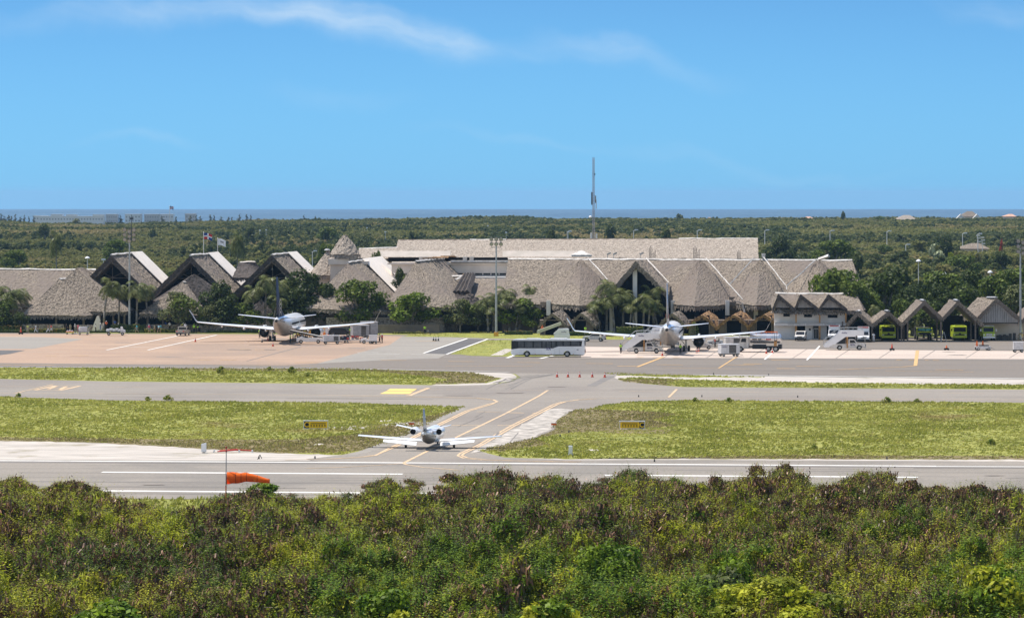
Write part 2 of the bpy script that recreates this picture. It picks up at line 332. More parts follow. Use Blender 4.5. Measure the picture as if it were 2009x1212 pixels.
sheet('sand_shoulder', [(-300, 850), (0, 855), (300, 862), (420, 868), (560, 880), (700, 885), (720, 910), (-300, 910)], .010, 'sand', 1)
sheet('sand_shoulder', [(880, 731), (930, 728), (1000, 731), (1016, 739), (1000, 747), (950, 756), (860, 757), (830, 752), (990, 742)], .010, 'sand', .6)
sheet('sand_shoulder', [(1177, 731), (1340, 736), (2009, 743), (2350, 746), (2350, 764), (2009, 760), (1340, 752), (1210, 750)], .010, 'sand', .6)
sheet('sand_shoulder', [(930, 880), (1137, 893), (2009, 894), (2350, 896), (2350, 912), (930, 910)], .010, 'sand', .6)
sheet('sand_shoulder', [(720, 789), (900, 795), (900, 803), (730, 799)], .010, 'sand', 1)
for P_, s_ in ((NL, 3), (NR, 4), (FL, 5), (FR, 6), (FT, 9)): sheet('grass_field', P_, .018, 'grass', .9, s_)
sheet('runway', [(-300, 900.5), (600, 903), (700, 900), (1137, 902), (1340, 901.5), (2009, 905), (2400, 907), (2400, 987), (2009, 985), (240, 978), (-300, 975)], .030, 'runway')
sheet('taxiway', [(-300, 741), (0, 743), (223, 748), (670, 753), (900, 756), (960, 754), (1000, 750), (1100, 746), (1210, 745), (1260, 752), (1340, 759), (2009, 764), (2400, 767), (2400, 792), (2009, 789.5), (1340, 785), (1237, 788), (1183, 795), (1157, 803), (1050, 806), (900, 799), (737, 791.5), (447, 787), (223, 785), (0, 778), (-300, 770)], .034, 'taxi')
sheet('taxiway', [(880, 796), (1160, 801), (1127, 804), (1093, 823), (1087, 843), (1047, 860), (963, 877), (937, 884), (990, 897), (1140, 903), (1140, 906), (640, 908), (600, 900), (670, 892), (713, 883), (770, 867), (813, 847), (857, 823), (903, 802)], .038, 'taxi')
sheet('taxiway', [(940, 722), (1250, 722), (1200, 738), (1225, 750), (1100, 756), (975, 756), (1008, 747), (1022, 740), (1010, 733), (960, 728)], .038, 'taxi')
sheet('gravel_strip', [(1080, 801), (1127, 803), (1093, 823), (1080, 843), (1042, 860), (960, 878), (925, 888), (930, 880), (1000, 845), (1050, 818)], .044, 'gravel', 2.0)
sheet('gravel_strip', [(870, 814), (905, 800), (915, 803), (880, 818), (800, 858), (745, 880), (700, 892), (680, 893), (740, 872), (800, 845)], .044, 'conc', .6)
M['dry'] = mat('dry_grass_ground', (.20, .155, .075), (.15, .125, .05), .4, .95, stretch=(1, .5, 1)); M['dry_blade'] = mat('dry_grass_blade', (.29, .235, .10), (.22, .19, .07), .3, .8, island=.2, trans=.45)
sheet('bare_earth', [(1090, 822), (1170, 815), (1215, 838), (1330, 844), (1310, 850), (1220, 850), (1120, 843)], .024, 'dry', 1.2)
DRY = [[(-300, 852), (0, 857), (250, 861), (450, 862), (600, 862), (700, 852), (760, 838), (850, 815), (903, 800), (857, 823), (813, 847), (770, 867), (713, 883), (640, 889), (533, 888), (350, 877), (167, 867), (-300, 860)], [(1095, 806), (1160, 803), (1250, 806), (1330, 812), (1280, 824), (1330, 836), (1250, 841), (1100, 850), (1047, 861), (1080, 872), (980, 886), (950, 882), (1047, 858), (1087, 841)], [(700, 725), (920, 731), (980, 741), (950, 751), (850, 753), (880, 744), (800, 735)], [(1210, 744), (1340, 745), (1300, 750), (1330, 757), (1230, 750)], [(1137, 899), (1600, 893), (2009, 894), (2350, 896), (2350, 903), (2009, 901), (1340, 899)], [(300, 722), (700, 724), (760, 728), (400, 727)]]
for i_, P_ in enumerate(DRY): sheet('dry_grass_patch', P_, .020, 'dry', .9, 20+i_)
sheet('bare_earth', [(640, 838), (760, 830), (850, 826), (840, 834), (745, 838), (700, 843)], .024, 'gravel', 1)
for x_, y_, w_ in ((625, 871, 22), (1162, 882, 26), (757, 825, 24), (1382, 744, 30)):
    sheet('concrete_slab', [(x_-w_/2, y_+1.5), (x_+w_/2, y_+1.2), (x_+w_/2-2, y_-1.2), (x_-w_/2+2, y_-1)], .05, 'kerb')
sheet('apron', [(-400, 700), (-380, 651), (2400, 664), (2400, 745), (2009, 743), (1340, 735.5), (1000, 731), (670, 723), (0, 720.5), (-300, 719)], .048, 'lane')
sheet('apron_stand', [(-400, 711), (-380, 654), (0, 654.5), (330, 655.5), (430, 656), (760, 658), (790, 659), (765, 676), (622, 713), (560, 716.5), (0, 712)], .056, 'pink')
sheet('apron_stand', [(622, 713), (765, 676), (790, 659), (1010, 661), (1010, 666), (955, 665.5), (876, 695), (860, 703), (760, 706)], .060, 'conc')
sheet('apron_stand', [(-60, 660), (80, 661), (164, 665), (66, 684), (-60, 685)], .062, 'conc')
sheet('apron_stand', [(-60, 686.5), (50, 687), (20, 694), (-60, 703)], .064, 'dark')
sheet('apron_stand', [(1140, 679.5), (1440, 683.5), (2400, 692), (2400, 707), (2009, 704.5), (1440, 702), (1140, 702)], .060, 'white_conc')
sheet('service_road', [(831, 692.6), (915, 664), (955, 665), (876, 694.4)], .066, 'dark')
sheet('service_road', [(1010, 669), (1150, 668.5), (1440, 671), (1700, 672.5), (2400, 676), (2400, 690.5), (1440, 682.2), (1010, 678)], .066, 'lane')
sheet('lawn', LP, .070, 'grass', .5)
sheet('paving_patch', [(962, 697), (985, 697), (1008, 685), (990, 684)], .078, 'sand', .5)
LAWN2 = [(790, 660), (840, 650), (960, 650), (1260, 653), (1340, 656), (1340, 667.2), (1150, 665.5), (1010, 664.5), (955, 663.5), (880, 661)]
sheet('lawn', LAWN2, .070, 'grass')
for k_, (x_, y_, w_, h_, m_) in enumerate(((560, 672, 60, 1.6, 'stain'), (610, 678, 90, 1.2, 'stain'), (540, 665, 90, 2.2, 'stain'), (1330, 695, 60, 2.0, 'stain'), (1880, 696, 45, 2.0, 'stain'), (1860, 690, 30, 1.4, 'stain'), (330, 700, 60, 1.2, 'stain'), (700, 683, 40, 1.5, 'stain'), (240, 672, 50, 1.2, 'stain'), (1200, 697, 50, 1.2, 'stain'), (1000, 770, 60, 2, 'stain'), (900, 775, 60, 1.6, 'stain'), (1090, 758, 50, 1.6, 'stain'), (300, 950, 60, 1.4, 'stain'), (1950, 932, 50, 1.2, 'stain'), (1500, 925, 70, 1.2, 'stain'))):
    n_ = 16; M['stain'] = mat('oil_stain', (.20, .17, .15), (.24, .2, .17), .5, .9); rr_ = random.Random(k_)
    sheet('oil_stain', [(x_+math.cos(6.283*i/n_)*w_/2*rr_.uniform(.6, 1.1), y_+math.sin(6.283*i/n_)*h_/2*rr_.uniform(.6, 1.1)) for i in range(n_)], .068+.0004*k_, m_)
# expansion joints, painted marks
def marks(name, m, fn, z):
    b = MB(); fn(b); o = b.build(name, m, fix=False); o['kind'] = 'structure'; return o
def f_rw(b):
    z = .040
    strip(b, [(-300, 901.8), (0, 903), (670, 906.5), (1340, 910.5), (2009, 915), (2400, 917)], 1.0, z)
    strip(b, [(-300, 958), (240, 962.3), (670, 965.8), (1340, 971), (2009, 976), (2400, 979)], 1.3, z)
    strip(b, [(200, 925.5), (790, 929.3)], 1.25, z); strip(b, [(1185, 931.5), (1801, 935.5)], 1.25, z); strip(b, [(2200, 938), (2400, 939)], 1.6, z)
marks('runway_marking', 'white_mark', f_rw, .04)
def f_ty(b):
    z = .050
    LC = [(-300, 766), (0, 770.5), (300, 772), (670, 775), (850, 778), (935, 780), (968, 783.5), (976, 787), (965, 792.5), (920, 806), (860, 835), (798, 866), (767, 880), (737, 892), (700, 896.3), (640, 899.5), (560, 901.5)]
    strip(b, LC, .3, z); strip(b, [(x-7 if 790 < y < 890 else x, y+1.0 if y < 790 or y > 885 else y) for x, y in LC if x > 560], .28, z)
    RC = [(2400, 786), (2009, 784), (1600, 782), (1340, 780.5), (1170, 781), (1136, 783.3), (1110, 787.3), (1093, 793.3), (1010, 835), (947, 871.7), (910, 889), (906, 893.5), (918, 897.5), (953, 901), (1040, 903.5), (1140, 905)]
    strip(b, RC, .3, z); strip(b, [(x-8 if y > 786 else x, y+.9 if y < 790 or y > 895 else y) for x, y in RC if x < 1300], .28, z)
    strip(b, [(1075, 765), (1057, 776.7), (990, 811.7), (900, 855), (837, 885), (795, 906), (792, 908.5), (798, 911), (830, 916), (900, 921.5)], .35, z)
    strip(b, [(792, 908), (740, 912), (670, 916), (600, 918)], .3, z)
    strip(b, [(883, 834), (1010, 834)], .7, z, (4, 1.2)); strip(b, [(995, 809), (1053, 810)], .8, z, (2, 1)); strip(b, [(935, 807), (990, 808)], .5, z, (3, 3))
    strip(b, [(1328, 763), (1312, 779)], .35, z)
    strip(b, [(0, 757.5), (670, 762), (1340, 768), (2009, 772)], .25, z, (6, 9))
    strip(b, [(30, 771), (103, 754)], .5, z, (1.5, 1)); strip(b, [(803, 776), (842, 760.5)], .5, z); strip(b, [(799, 776), (838, 760.5)], .5, z, (1.5, 1))
marks('taxiway_marking', 'yellow_mark', f_ty, .05)
def f_ya(b):
    z = .074
    strip(b, [(0, 715.5), (620, 717.5)], .4, z, (9, 40))
    for x0, x1, y in ((90, 110, 697.5), (140, 175, 697.5), (381, 414, 706), (432, 463, 706), (578, 625, 711), (470, 490, 685), (500, 548, 685.5), (815, 855, 669)):
        strip(b, [(x0, y), (x1, y)], .8, z)
    strip(b, [(1250, 719.5), (1293, 703), (1302, 699.5)], .55, z); strip(b, [(1410, 722), (1440, 703), (1446, 700)], .3, z)
    strip(b, [(1800, 687), (1796, 717)], .6, z); strip(b, [(1796, 717), (1770, 719.5), (1700, 722.5), (1640, 725)], .5, z)
    for x0, x1, y in ((1250, 1262, 700.5), (1281, 1303, 700.8), (1321, 1332, 701), (1211, 1247, 718), (1459, 1495, 713.5), (1513, 1548, 705.5), (1524, 1560, 722.5), (1759, 1769, 705.8), (1785, 1790, 706), (1815, 1821, 706.2), (1830, 1842, 706.4)):
        strip(b, [(x0, y), (x1, y+.2)], 1.1, z)
    strip(b, [(0, 716), (1100, 718), (2009, 731)], .35, z, (14, 22))
    for x0, x1, y in ((747, 797, 706), (880, 930, 708.5), (1015, 1060, 710.5), (1150, 1203, 712.5), (1288, 1340, 715), (1425, 1480, 715.5), (1562, 1610, 718), (1835, 1890, 725)):
        strip(b, [(x0, y), (x1, y+.6)], .7, z)
marks('apron_marking', 'bright_mark', f_ya, .074)
def f_bx(b):
    z = .05
    b.add([G(745, 772.3, z), G(803, 772.6, z), G(811, 767.4, z), G(757, 767.2, z)], [(0, 1, 2, 3)]); b.add([G(758, 766.4, z), G(812, 766.7, z), G(818, 762.3, z), G(766, 762, z)], [(0, 1, 2, 3)])
M['box_mark'] = mat('box_yellow_paint', (.72, .50, .14), (.6, .43, .16), .9, .8)
marks('taxiway_marking', 'box_mark', f_bx, .05)
def f_bl(b):
    z = .05
    for a, c in (((68, 765), (117, 765.6)), ((117, 765.6), (157, 756.8)), ((157, 756.8), (106, 756.5)), ((106, 756.5), (68, 765)), ((90, 760.8), (137, 761.2)), ((95, 763), (110, 757)), ((117, 764), (130, 758))): strip(b, [a, c], .6, z)
marks('taxiway_marking', 'yellow_mark', f_bl, .05)
def f_wh(b):
    z = .082
    for a, c, ww in (((209, 686.5), (354, 657.5), .38), ((290, 686.5), (425, 657), .38), ((240, 680.5), (320, 680.7), .3), ((831, 692.6), (917, 663.8), .4), ((876, 694.6), (957, 664.8), .4), ((1500, 705), (1533, 677), .3), ((1583, 706), (1608, 678.5), .3), ((1060, 703), (1085, 697.5), .6), ((995, 702), (1010, 696), .6)):
        strip(b, [a, c], ww, z)
    strip(b, [(0, 720), (300, 720.6), (670, 722.6), (1000, 729.5)], .5, z); strip(b, [(1360, 735), (2009, 742), (2300, 744)], 1.1, z)
    strip(b, [(700, 691), (742, 691.2)], .4, z); strip(b, [(700, 693), (880, 696)], .35, z, (8, 2))
marks('apron_marking', 'white_mark', f_wh, .082)
def f_wn(b):
    z = .08
    for y0, y1 in ((700.2, 706.5), ):
        strip(b, [(870, y0), (2009, y1)], .5, z, (18, 3))
    strip(b, [(0, 689.5), (560, 693)], .3, z, (12, 6)); strip(b, [(150, 661), (430, 666)], .4, z, (12, 10)); strip(b, [(690, 699), (860, 701)], .6, z, (16, 1)); strip(b, [(1140, 675.5), (1440, 678)], .3, z, (4, 10))
    strip(b, [(0, 768), (670, 772.5)], .3, .05, (20, 6)); strip(b, [(1200, 762), (2009, 768.5)], .2, .05, (6, 8)); strip(b, [(1200, 728), (2009, 738)], .25, z, (12, 14))
marks('apron_marking', 'worn_mark', f_wn, .08)
def f_dk(b):
    strip(b, [(484, 708), (590, 680)], .35, .07); strip(b, [(1140, 690.5), (1500, 693), (2009, 699)], .12, .07)
    for x in range(1300, 2300, 85): strip(b, [(x, 702.5), (x+28, 684.5)], .15, .07)
    strip(b, [(-300, 904.5), (670, 908.7), (2009, 917.3)], 1.8, .036); strip(b, [(-300, 941), (900, 949)], .7, .036); strip(b, [(-300, 951), (600, 957)], .5, .036); strip(b, [(-300, 963), (2009, 981)], .25, .036)
    strip(b, [(0, 713.2), (560, 717.8), (900, 719), (1340, 733), (2009, 741)], .5, .052); strip(b, [(1160, 757), (1200, 737)], 1.4, .044)
    strip(b, [(1140, 702.8), (2009, 705.5)], .5, .062)
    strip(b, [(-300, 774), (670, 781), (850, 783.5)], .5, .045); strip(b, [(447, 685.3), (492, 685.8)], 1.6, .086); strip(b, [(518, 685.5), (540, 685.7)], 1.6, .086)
    r = random.Random(5)
    for i in range(26):                                       # tyre and seam streaks on the taxiways
        x = r.uniform(-100, 2000); y = r.uniform(912, 960); strip(b, [(x, y), (x+r.uniform(120, 500), y+r.uniform(.5, 3))], r.uniform(.12, .35), .0355)
    for i in range(22):
        x = r.uniform(-50, 2050); y = r.uniform(714, 730); strip(b, [(x, y), (x+r.uniform(60, 400), y+r.uniform(.3, 1.6))], r.uniform(.1, .3), .06)
    for i in range(16):
        x = r.uniform(-50, 2050); y = r.uniform(757, 782); strip(b, [(x, y), (x+r.uniform(60, 300), y+r.uniform(-.4, .8))], r.uniform(.1, .3), .045)
    for i in range(9):
        x = r.uniform(820, 1000); y = r.uniform(815, 890); strip(b, [(x, y), (x+r.uniform(15, 60), y-r.uniform(6, 22))], r.uniform(.1, .25), .052)
    for i in range(14):
        x = r.uniform(30, 740); y = r.uniform(664, 706); strip(b, [(x, y), (x+r.uniform(20, 160), y+r.uniform(-2, 1.5))], r.uniform(.1, .3), .0665)
    for i in range(10):
        x = r.uniform(950, 1060); strip(b, [(x, r.uniform(748, 765)), (x+40, 742), (x+90, r.uniform(733, 737))], .2, .045)
marks('tyre_marks', 'black_mark', f_dk, .07)
# ------------------------------------------------------------ sea and air
def sea_mesh():
    vs = []; fs = []; ds = [3660*(26500/3660)**(i/60) for i in range(61)]; an = [R(-24+i) for i in range(49)]
    for d in ds:
        for a in an: vs.append((d*math.tan(a), d, -12.5-d*d/(2*6.371e6)))
    n = len(an)
    for i in range(60):
        for j in range(n-1): fs.append((i*n+j, i*n+j+1, (i+1)*n+j+1, (i+1)*n+j))
    me = bpy.data.meshes.new('sea'); me.from_pydata(vs, [], fs); me.shade_smooth()
    m = bpy.data.materials.new('sea_water'); m.use_nodes = True; t = m.node_tree; t.nodes.clear(); k = NT(t)
    pos = k.n('ShaderNodeNewGeometry').outputs['Position']
    v = k.vmath('MULTIPLY', pos, (1, .28, 1)).outputs[0]
    n1 = k.ramp(k.noise(k.vmath('MULTIPLY', pos, (1, .12, 1)).outputs[0], .006, 4), .35, .65)
    c = k.mix(n1, (.040, .085, .135), (.055, .11, .165))
    wc = k.ramp(k.noise(v, .045, 3, .6), .705, .73)
    c = k.mix(wc, c, (.7, .7, .7))
    p = k.n('ShaderNodeBsdfPrincipled', {'Base Color': c, 'Roughness': .6, 'Specular IOR Level': .25})
    k.n('ShaderNodeOutputMaterial', {'Surface': p.outputs[0]}); me.materials.append(m)
    return me
tag(link('sea', sea_mesh()), kind='structure')
def haze(density):
    b = MB(); b.b2((-9000, -260, -70), (9000, 27500, 46)); m = bpy.data.materials.new('haze_air'); m.use_nodes = True; t = m.node_tree; t.nodes.clear(); k = NT(t)
    p = k.n('ShaderNodeVolumePrincipled', {'Color': (.40, .68, 1.0, 1), 'Density': density, 'Anisotropy': .2})
    k.n('ShaderNodeOutputMaterial', {'Volume': p.outputs[0]}); me = b.mesh('haze', m); o = link('haze', me); o['kind'] = 'stuff'; o.display_type = 'WIRE'
haze(HAZE if 'HAZE' in globals() else .00003)
# ------------------------------------------------------------ thatch
def hsh(p, k):
    q = math.sin(p[0]*12.9898+p[1]*78.233*(1+k)+p[2]*37.719+k*4.1)*43758.5453; return q-math.floor(q)
def patch(mb, p00, p10, p11, p01, cell=.5, jit=.12, thick=.45, fringe=.45, mi=0):
    p00, p10, p11, p01 = map(Vector, (p00, p10, p11, p01))
    n = max(2, int(max((p10-p00).length, (p11-p01).length)/cell)); m = max(2, int(max((p01-p00).length, (p11-p10).length)/cell))
    nr = (p10-p00).cross(p01-p00); 
    if nr.length < 1e-6: nr = (p11-p00).cross(p01-p00)
    nr.normalize(); 
    if nr.z < 0: nr = -nr
    g = []
    for j in range(m+1):
        v = j/m; a = p00.lerp(p01, v); b = p10.lerp(p11, v)
        for i in range(n+1):
            p = a.lerp(b, i/n); q = tuple(round(c*8)/8 for c in p)
            p = p + Vector(((hsh(q, 0)-.5)*jit*.8, (hsh(q, 1)-.5)*jit*.8, (hsh(q, 2)-.5)*jit*1.6)); g.append(p)
    N = n+1; base = len(mb.v)
    mb.add(g, [(j*N+i, j*N+i+1, (j+1)*N+i+1, (j+1)*N+i) for j in range(m) for i in range(n)], mi)
    dn = nr*-thick
    rim = [i for i in range(N)]+[j*N+n for j in range(1, m+1)]+[m*N+i for i in range(n-1, -1, -1)]+[j*N for j in range(m-1, 0, -1)]
    rv = [g[i]+dn+Vector(((hsh(g[i], 3)-.5)*.2, 0, (hsh(g[i], 4)-.5)*.3)) for i in rim]; K = len(rim); b2 = len(mb.v)
    mb.add(rv, [tuple(range(K-1, -1, -1))], mi)
    mb.f += [(base+rim[i], base+rim[(i+1) % K], b2+(i+1) % K, b2+i) for i in range(K)]; mb.m += [mi]*K
    if fringe:                                                 # ragged ends of the palm leaves along the eave
        k = max(3, int((p10-p00).length/.16)); e = (p10-p00)/k; out = (p00-p01).normalized()
        for i in range(k):
            a = p00+e*i-nr*.1; L = fringe*(.5+hsh(a, 5)); w_ = e*(.8+hsh(a, 6)*1.4); d = (out*.45+Vector((0, 0, -1)))*L; s_ = nr*-.25*hsh(a, 7)
            mb.add([a+s_, a+w_+s_, a+w_*.8+d+s_, a+w_*.2+d+s_], [(0, 1, 2, 3)], mi)
def roofbar(mb, a, b, w_=.55, h_=.3, mi=0):                    # flashing or ridge cap laid over a ridge or valley
    a, b = Vector(a), Vector(b); d = (b-a); n = max(2, int(d.length/2.2)); u = d.normalized(); s_ = u.cross(Vector((0, 0, 1))); s_ = s_.normalized() if s_.length > .01 else Vector((1, 0, 0)); up = s_.cross(u).normalized(); up = up if up.z > 0 else -up
    L = []
    for i in range(n+1):
        p = a+d*i/n+up*(hsh((i*1.3, a.x, b.z), 1)-.5)*.16; w2 = w_*(.85+.4*hsh((i*2.1, a.x, 1), 2))
        L.append([p-s_*w2-up*.05, p+up*h_, p+s_*w2-up*.05, p-up*.25])
    mb.loft(L, mi)
def lerp(a, b, t): return Vector(a).lerp(Vector(b), t)
BLD = dict()
def bld(name, label, cat='building', loc=(0, 0, 0), group=None): return thing(name, label, cat, loc, 0, group)
def wpart(name, parent, fn, m, **k):
    b = MB(); fn(b); return b.build(name, m, parent, **k)
def L_(parent, p):                                             # world -> parent's local (parents here are never rotated)
    return Vector(p)-parent.location
# All building parents sit on the ground at their own base; helper converts a list of points
def rel(parent, *pts): return [Vector(p)-parent.location for p in pts]
def thing_at(name, label, px, d, group=None, cat='building', py=None):
    x = (px-CX)*d/F; return thing(name, label, cat, (x, d, 0), 0, group)
def rf(parent, name, mname, patches, **kw):
    b = MB()
    for q in patches: patch(b, *rel(parent, *q), **kw)
    return b.build(name, mname, parent, fix=False)
def bar(parent, name, m, segs, w_=.5, h_=.28):
    for a, c in segs: b = MB(); roofbar(b, *rel(parent, a, c), w_=w_*.55, h_=h_*.6); b.build(name, m, parent)
def solid(parent, name, m, x0, x1, y0, y1, z0, z1, bevel=0):    # box in world metres
    b = MB(); p = parent.location; b.b2((x0-p.x, y0-p.y, z0-p.z), (x1-p.x, y1-p.y, z1-p.z)); return b.build(name, m, parent, bevel=bevel)
def pole(parent, name, m, x, y, z0, z1, r=.15, n=8):
    b = MB(); p = parent.location; b.cyl((x-p.x, y-p.y, z0), (x-p.x, y-p.y, z1), r, r*.92, n); return b.build(name, m, parent)
def PX(px, d): return (px-CX)*d/F
def PZ(py, d): return H-(py-YE)*d/F
def face_panel(parent, name, m, pts, thick=.15):                # flat wall panel of real thickness from world points facing the apron
    p = parent.location; b = MB(); n = len(pts); v = [Vector(q)-p for q in pts]
    b.add(v+[q+Vector((0, thick, 0)) for q in v], [tuple(range(n)), tuple(range(2*n-1, n-1, -1))]+[(i, i+n, (i+1) % n+n, (i+1) % n) for i in range(n)]); return b.build(name, m, parent)
# --- A: long roof at the far left
t = thing_at('thatched_hall', 'long grey thatched hall roof with pale ridge behind the leftmost palms', 60, 885)
r0, r1 = W(-140, 527, 885), W(188, 530, 885); e0, e1 = W(-150, 604, 868), W(200, 604, 868)
back = lambda p, dy, dz: Vector((p[0], p[1]+dy, p[2]-dz))
rf(t, 'roof', 'thatch', [(e0, e1, r1, r0), (back(r1, 16, 7), back(r0, 16, 7), r0, r1)])
bar(t, 'ridge_cap', 'flash', [(r0+Vector((0, 0, .1)), r1+Vector((0, 0, .1)))], .5, .3)
solid(t, 'wall', 'brown_wall', PX(-140, 885), PX(195, 885), 872, 900, 0, 5)
# --- B2, the taller hip behind the front pavilion
t = thing_at('thatched_pavilion', 'tall hipped thatch roof with bare peak rising behind the low front pavilion at far left', 155, 868)
A = W(150, 526, 865); A2 = W(166, 524.5, 872); c0, c1 = W(62, 612, 856), W(249, 611, 856); c2, c3 = W(268, 606, 878), W(70, 606, 878)
rf(t, 'roof', 'thatch', [(c0, c1, A, A), (c1, c2, A2, A), (c3, c0, A, A2), (c2, c3, A2, A2)])
solid(t, 'inner_wall', 'shade_black', PX(75, 868), PX(243, 868), 864, 876, 0, 3.6)
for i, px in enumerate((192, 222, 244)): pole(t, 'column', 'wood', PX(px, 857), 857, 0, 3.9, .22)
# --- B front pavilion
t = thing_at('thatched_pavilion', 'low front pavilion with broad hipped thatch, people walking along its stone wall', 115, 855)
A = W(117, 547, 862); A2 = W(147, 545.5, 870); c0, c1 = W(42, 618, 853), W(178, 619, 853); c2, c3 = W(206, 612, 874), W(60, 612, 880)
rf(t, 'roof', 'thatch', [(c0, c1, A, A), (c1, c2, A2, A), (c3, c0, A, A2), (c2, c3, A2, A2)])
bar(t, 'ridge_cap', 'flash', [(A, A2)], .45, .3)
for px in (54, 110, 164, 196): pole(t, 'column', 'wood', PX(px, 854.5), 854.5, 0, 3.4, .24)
solid(t, 'inner_wall', 'shade_black', PX(50, 862), PX(200, 862), 862, 874, 0, 3.3)
# --- gables C, D, E
def gable_hall(apx, apy, label, d0=867, half=8.0, rise=7.9, length=33, sheetf=(.62, 1), shift=3.4, hi=None, xpost=True, group='gabled thatched halls in a zigzag row'):
    a = W(apx, apy, d0); t = thing('gabled_hall', label, 'building', (a.x, d0, 0), 0, group)
    b_ = a+Vector((shift, length, 0)); l0 = a+Vector((-half, 0, -rise)); r_0 = a+Vector((half, 0, -rise)); l1 = b_+Vector((-half, 0, -rise)); r_1 = b_+Vector((half, 0, -rise))
    rf(t, 'roof', 'old_thatch' if False else 'thatch', [(r_0, r_1, b_, a), (l1, l0, a, b_)], thick=.9, fringe=.3, jit=.2)
    # ragged thatched verge on the gable front
    b = MB()
    for s0, s1 in ((l0, a), (a, r_0)):
        q = s1-s0; n = 26
        for i in range(n):
            p = s0+q*i/n; h_ = .9+.6*hsh(p, 1)
            b.add(rel(t, p+Vector((0, -.35-.2*hsh(p, 2), .12)), p+q/n*1.25+Vector((0, -.35, .12)), p+q/n*1.1+Vector((0, -.2, -h_)), p+Vector((0, -.25, -h_*.9))), [(0, 1, 2, 3)])
    b.build('verge', 'old_thatch', t, fix=False)
    up = Vector((.0, 0, .42))
    s0, s1 = sheetf; pa, pb = a.lerp(b_, s0)+up, a.lerp(b_, s1)+up; qa, qb = r_0.lerp(r_1, s0)+up, r_0.lerp(r_1, s1)+up
    b = MB(); n = 14
    for i in range(n):                                         # long roofing sheets side by side, each with its own seam
        u0, u1 = i/n, (i+.94)/n; c = [pa.lerp(pb, u0), pa.lerp(pb, u1), qa.lerp(qb, u1), qa.lerp(qb, u0)]
        lift = Vector((.1, 0, .1)); b.add(rel(t, *c)+rel(t, *[q+lift for q in c]), [(3, 2, 1, 0), (4, 5, 6, 7), (0, 1, 5, 4), (1, 2, 6, 5), (2, 3, 7, 6), (3, 0, 4, 7)])
    b.build('sheet_roofing', 'sheet', t)
    bar(t, 'ridge_cap', 'flash', [(a+Vector((0, .5, .3)), b_+Vector((0, 0, .3)))], .5, .3)
    face_panel(t, 'gable_recess', 'shade_black', [a+Vector((0, 7, -1.2)), l0+Vector((1, 7, 0)), Vector((l0.x+1, d0+7, 0)), Vector((r_0.x-1, d0+7, 0)), r_0+Vector((-1, 7, 0))], .3)
    b = MB(); c = a+Vector((0, 3, 0))
    b.tube(rel(t, c+Vector((0, 0, -.6)), c+Vector((0, 0, -7))), .09); b.tube(rel(t, c+Vector((-4.5, 0, -4.6)), c+Vector((4.5, 0, -4.6))), .09); b.tube(rel(t, c+Vector((0, 0, -4.5)), c+Vector((-3, 0, -3))), .08); b.tube(rel(t, c+Vector((0, 0, -4.5)), c+Vector((3, 0, -3))), .08)
    b.build('truss', 'wood', t)
    solid(t, 'rear_wall', 'brown_wall', l1.x+1, r_1.x-1, d0+length-1, d0+length-.5, 0, a.z-rise)
    return t, a
gable_hall(218, 502, 'leftmost gabled thatched hall with open dark gable and pale sheet strip')
gable_hall(373, 503, 'middle gabled thatched hall with open dark gable, flags flying beyond its ridge')
t, a = gable_hall(533, 502, 'gabled thatched hall behind the dark-tailed airliner with a lamp hung in its gable')
b = MB(); b.cyl(a-t.location+Vector((0, 2, -2.9)), a-t.location+Vector((0, 2, -2.45)), .22, .05); b.cyl(a-t.location+Vector((0, 2, -2.45)), a-t.location+Vector((0, 2, -.9)), .03); b.build('lamp_shade', 'flash', t)
# inner thatched cones seen inside gables
for px, py, nm, rr in ((381, 537, 'dark inner thatch cone inside the middle gabled hall', 8.5), (512, 588, 'low thatch slope under the gabled hall beside dark trees', 7)):
    c = W(px, py, 861 if px < 400 else 856); t = thing('thatched_kiosk', nm, 'kiosk', (c.x, c.y, 0)); b = MB(); n = 10
    for i in range(n):
        a0, a1 = 2*math.pi*i/n, 2*math.pi*(i+1)/n; q0 = c+Vector((math.cos(a0)*rr, math.sin(a0)*3, -5.5)); q1 = c+Vector((math.cos(a1)*rr, math.sin(a1)*3, -5.5)); patch(b, *rel(t, q0, q1, c, c), cell=.8, fringe=.3)
    b.build('roof', 'old_thatch', t, fix=False)
# small front hip at 340,575
t = thing_at('thatched_pavilion', 'small hipped thatch shelter in front of the middle gabled hall, partly behind a tree', 345, 852)
A = W(358, 553, 858); A2 = W(378, 552, 866); c0, c1 = W(273, 616, 850), W(400, 618, 849); c2, c3 = W(425, 610, 874), W(290, 608, 874)
rf(t, 'roof', 'thatch', [(c0, c1, A, A), (c1, c2, A2, A), (c3, c0, A, A2), (c2, c3, A2, A2)])
bar(t, 'ridge_cap', 'flash', [(A, A2)], .4, .25)
for px in (290, 320, 352, 388): pole(t, 'column', 'wood', PX(px, 851.5), 851.5, 0, 3.4, .26)
solid(t, 'inner_wall', 'shade_black', PX(262, 860), PX(440, 860), 861, 870, 0, 4)
t = thing_at('thatched_kiosk', 'small dark thatched roof between two gabled halls', 487, 880, cat='kiosk')
A = W(470, 514, 880); A2 = W(500, 513, 890); c0, c1, c2 = W(455, 545, 874), W(505, 545, 874), W(525, 540, 896)
rf(t, 'roof', 'old_thatch', [(c0, c1, A, A), (c1, c2, A2, A)]); bar(t, 'ridge_cap', 'sheet', [(A, A2)], .4, .2)
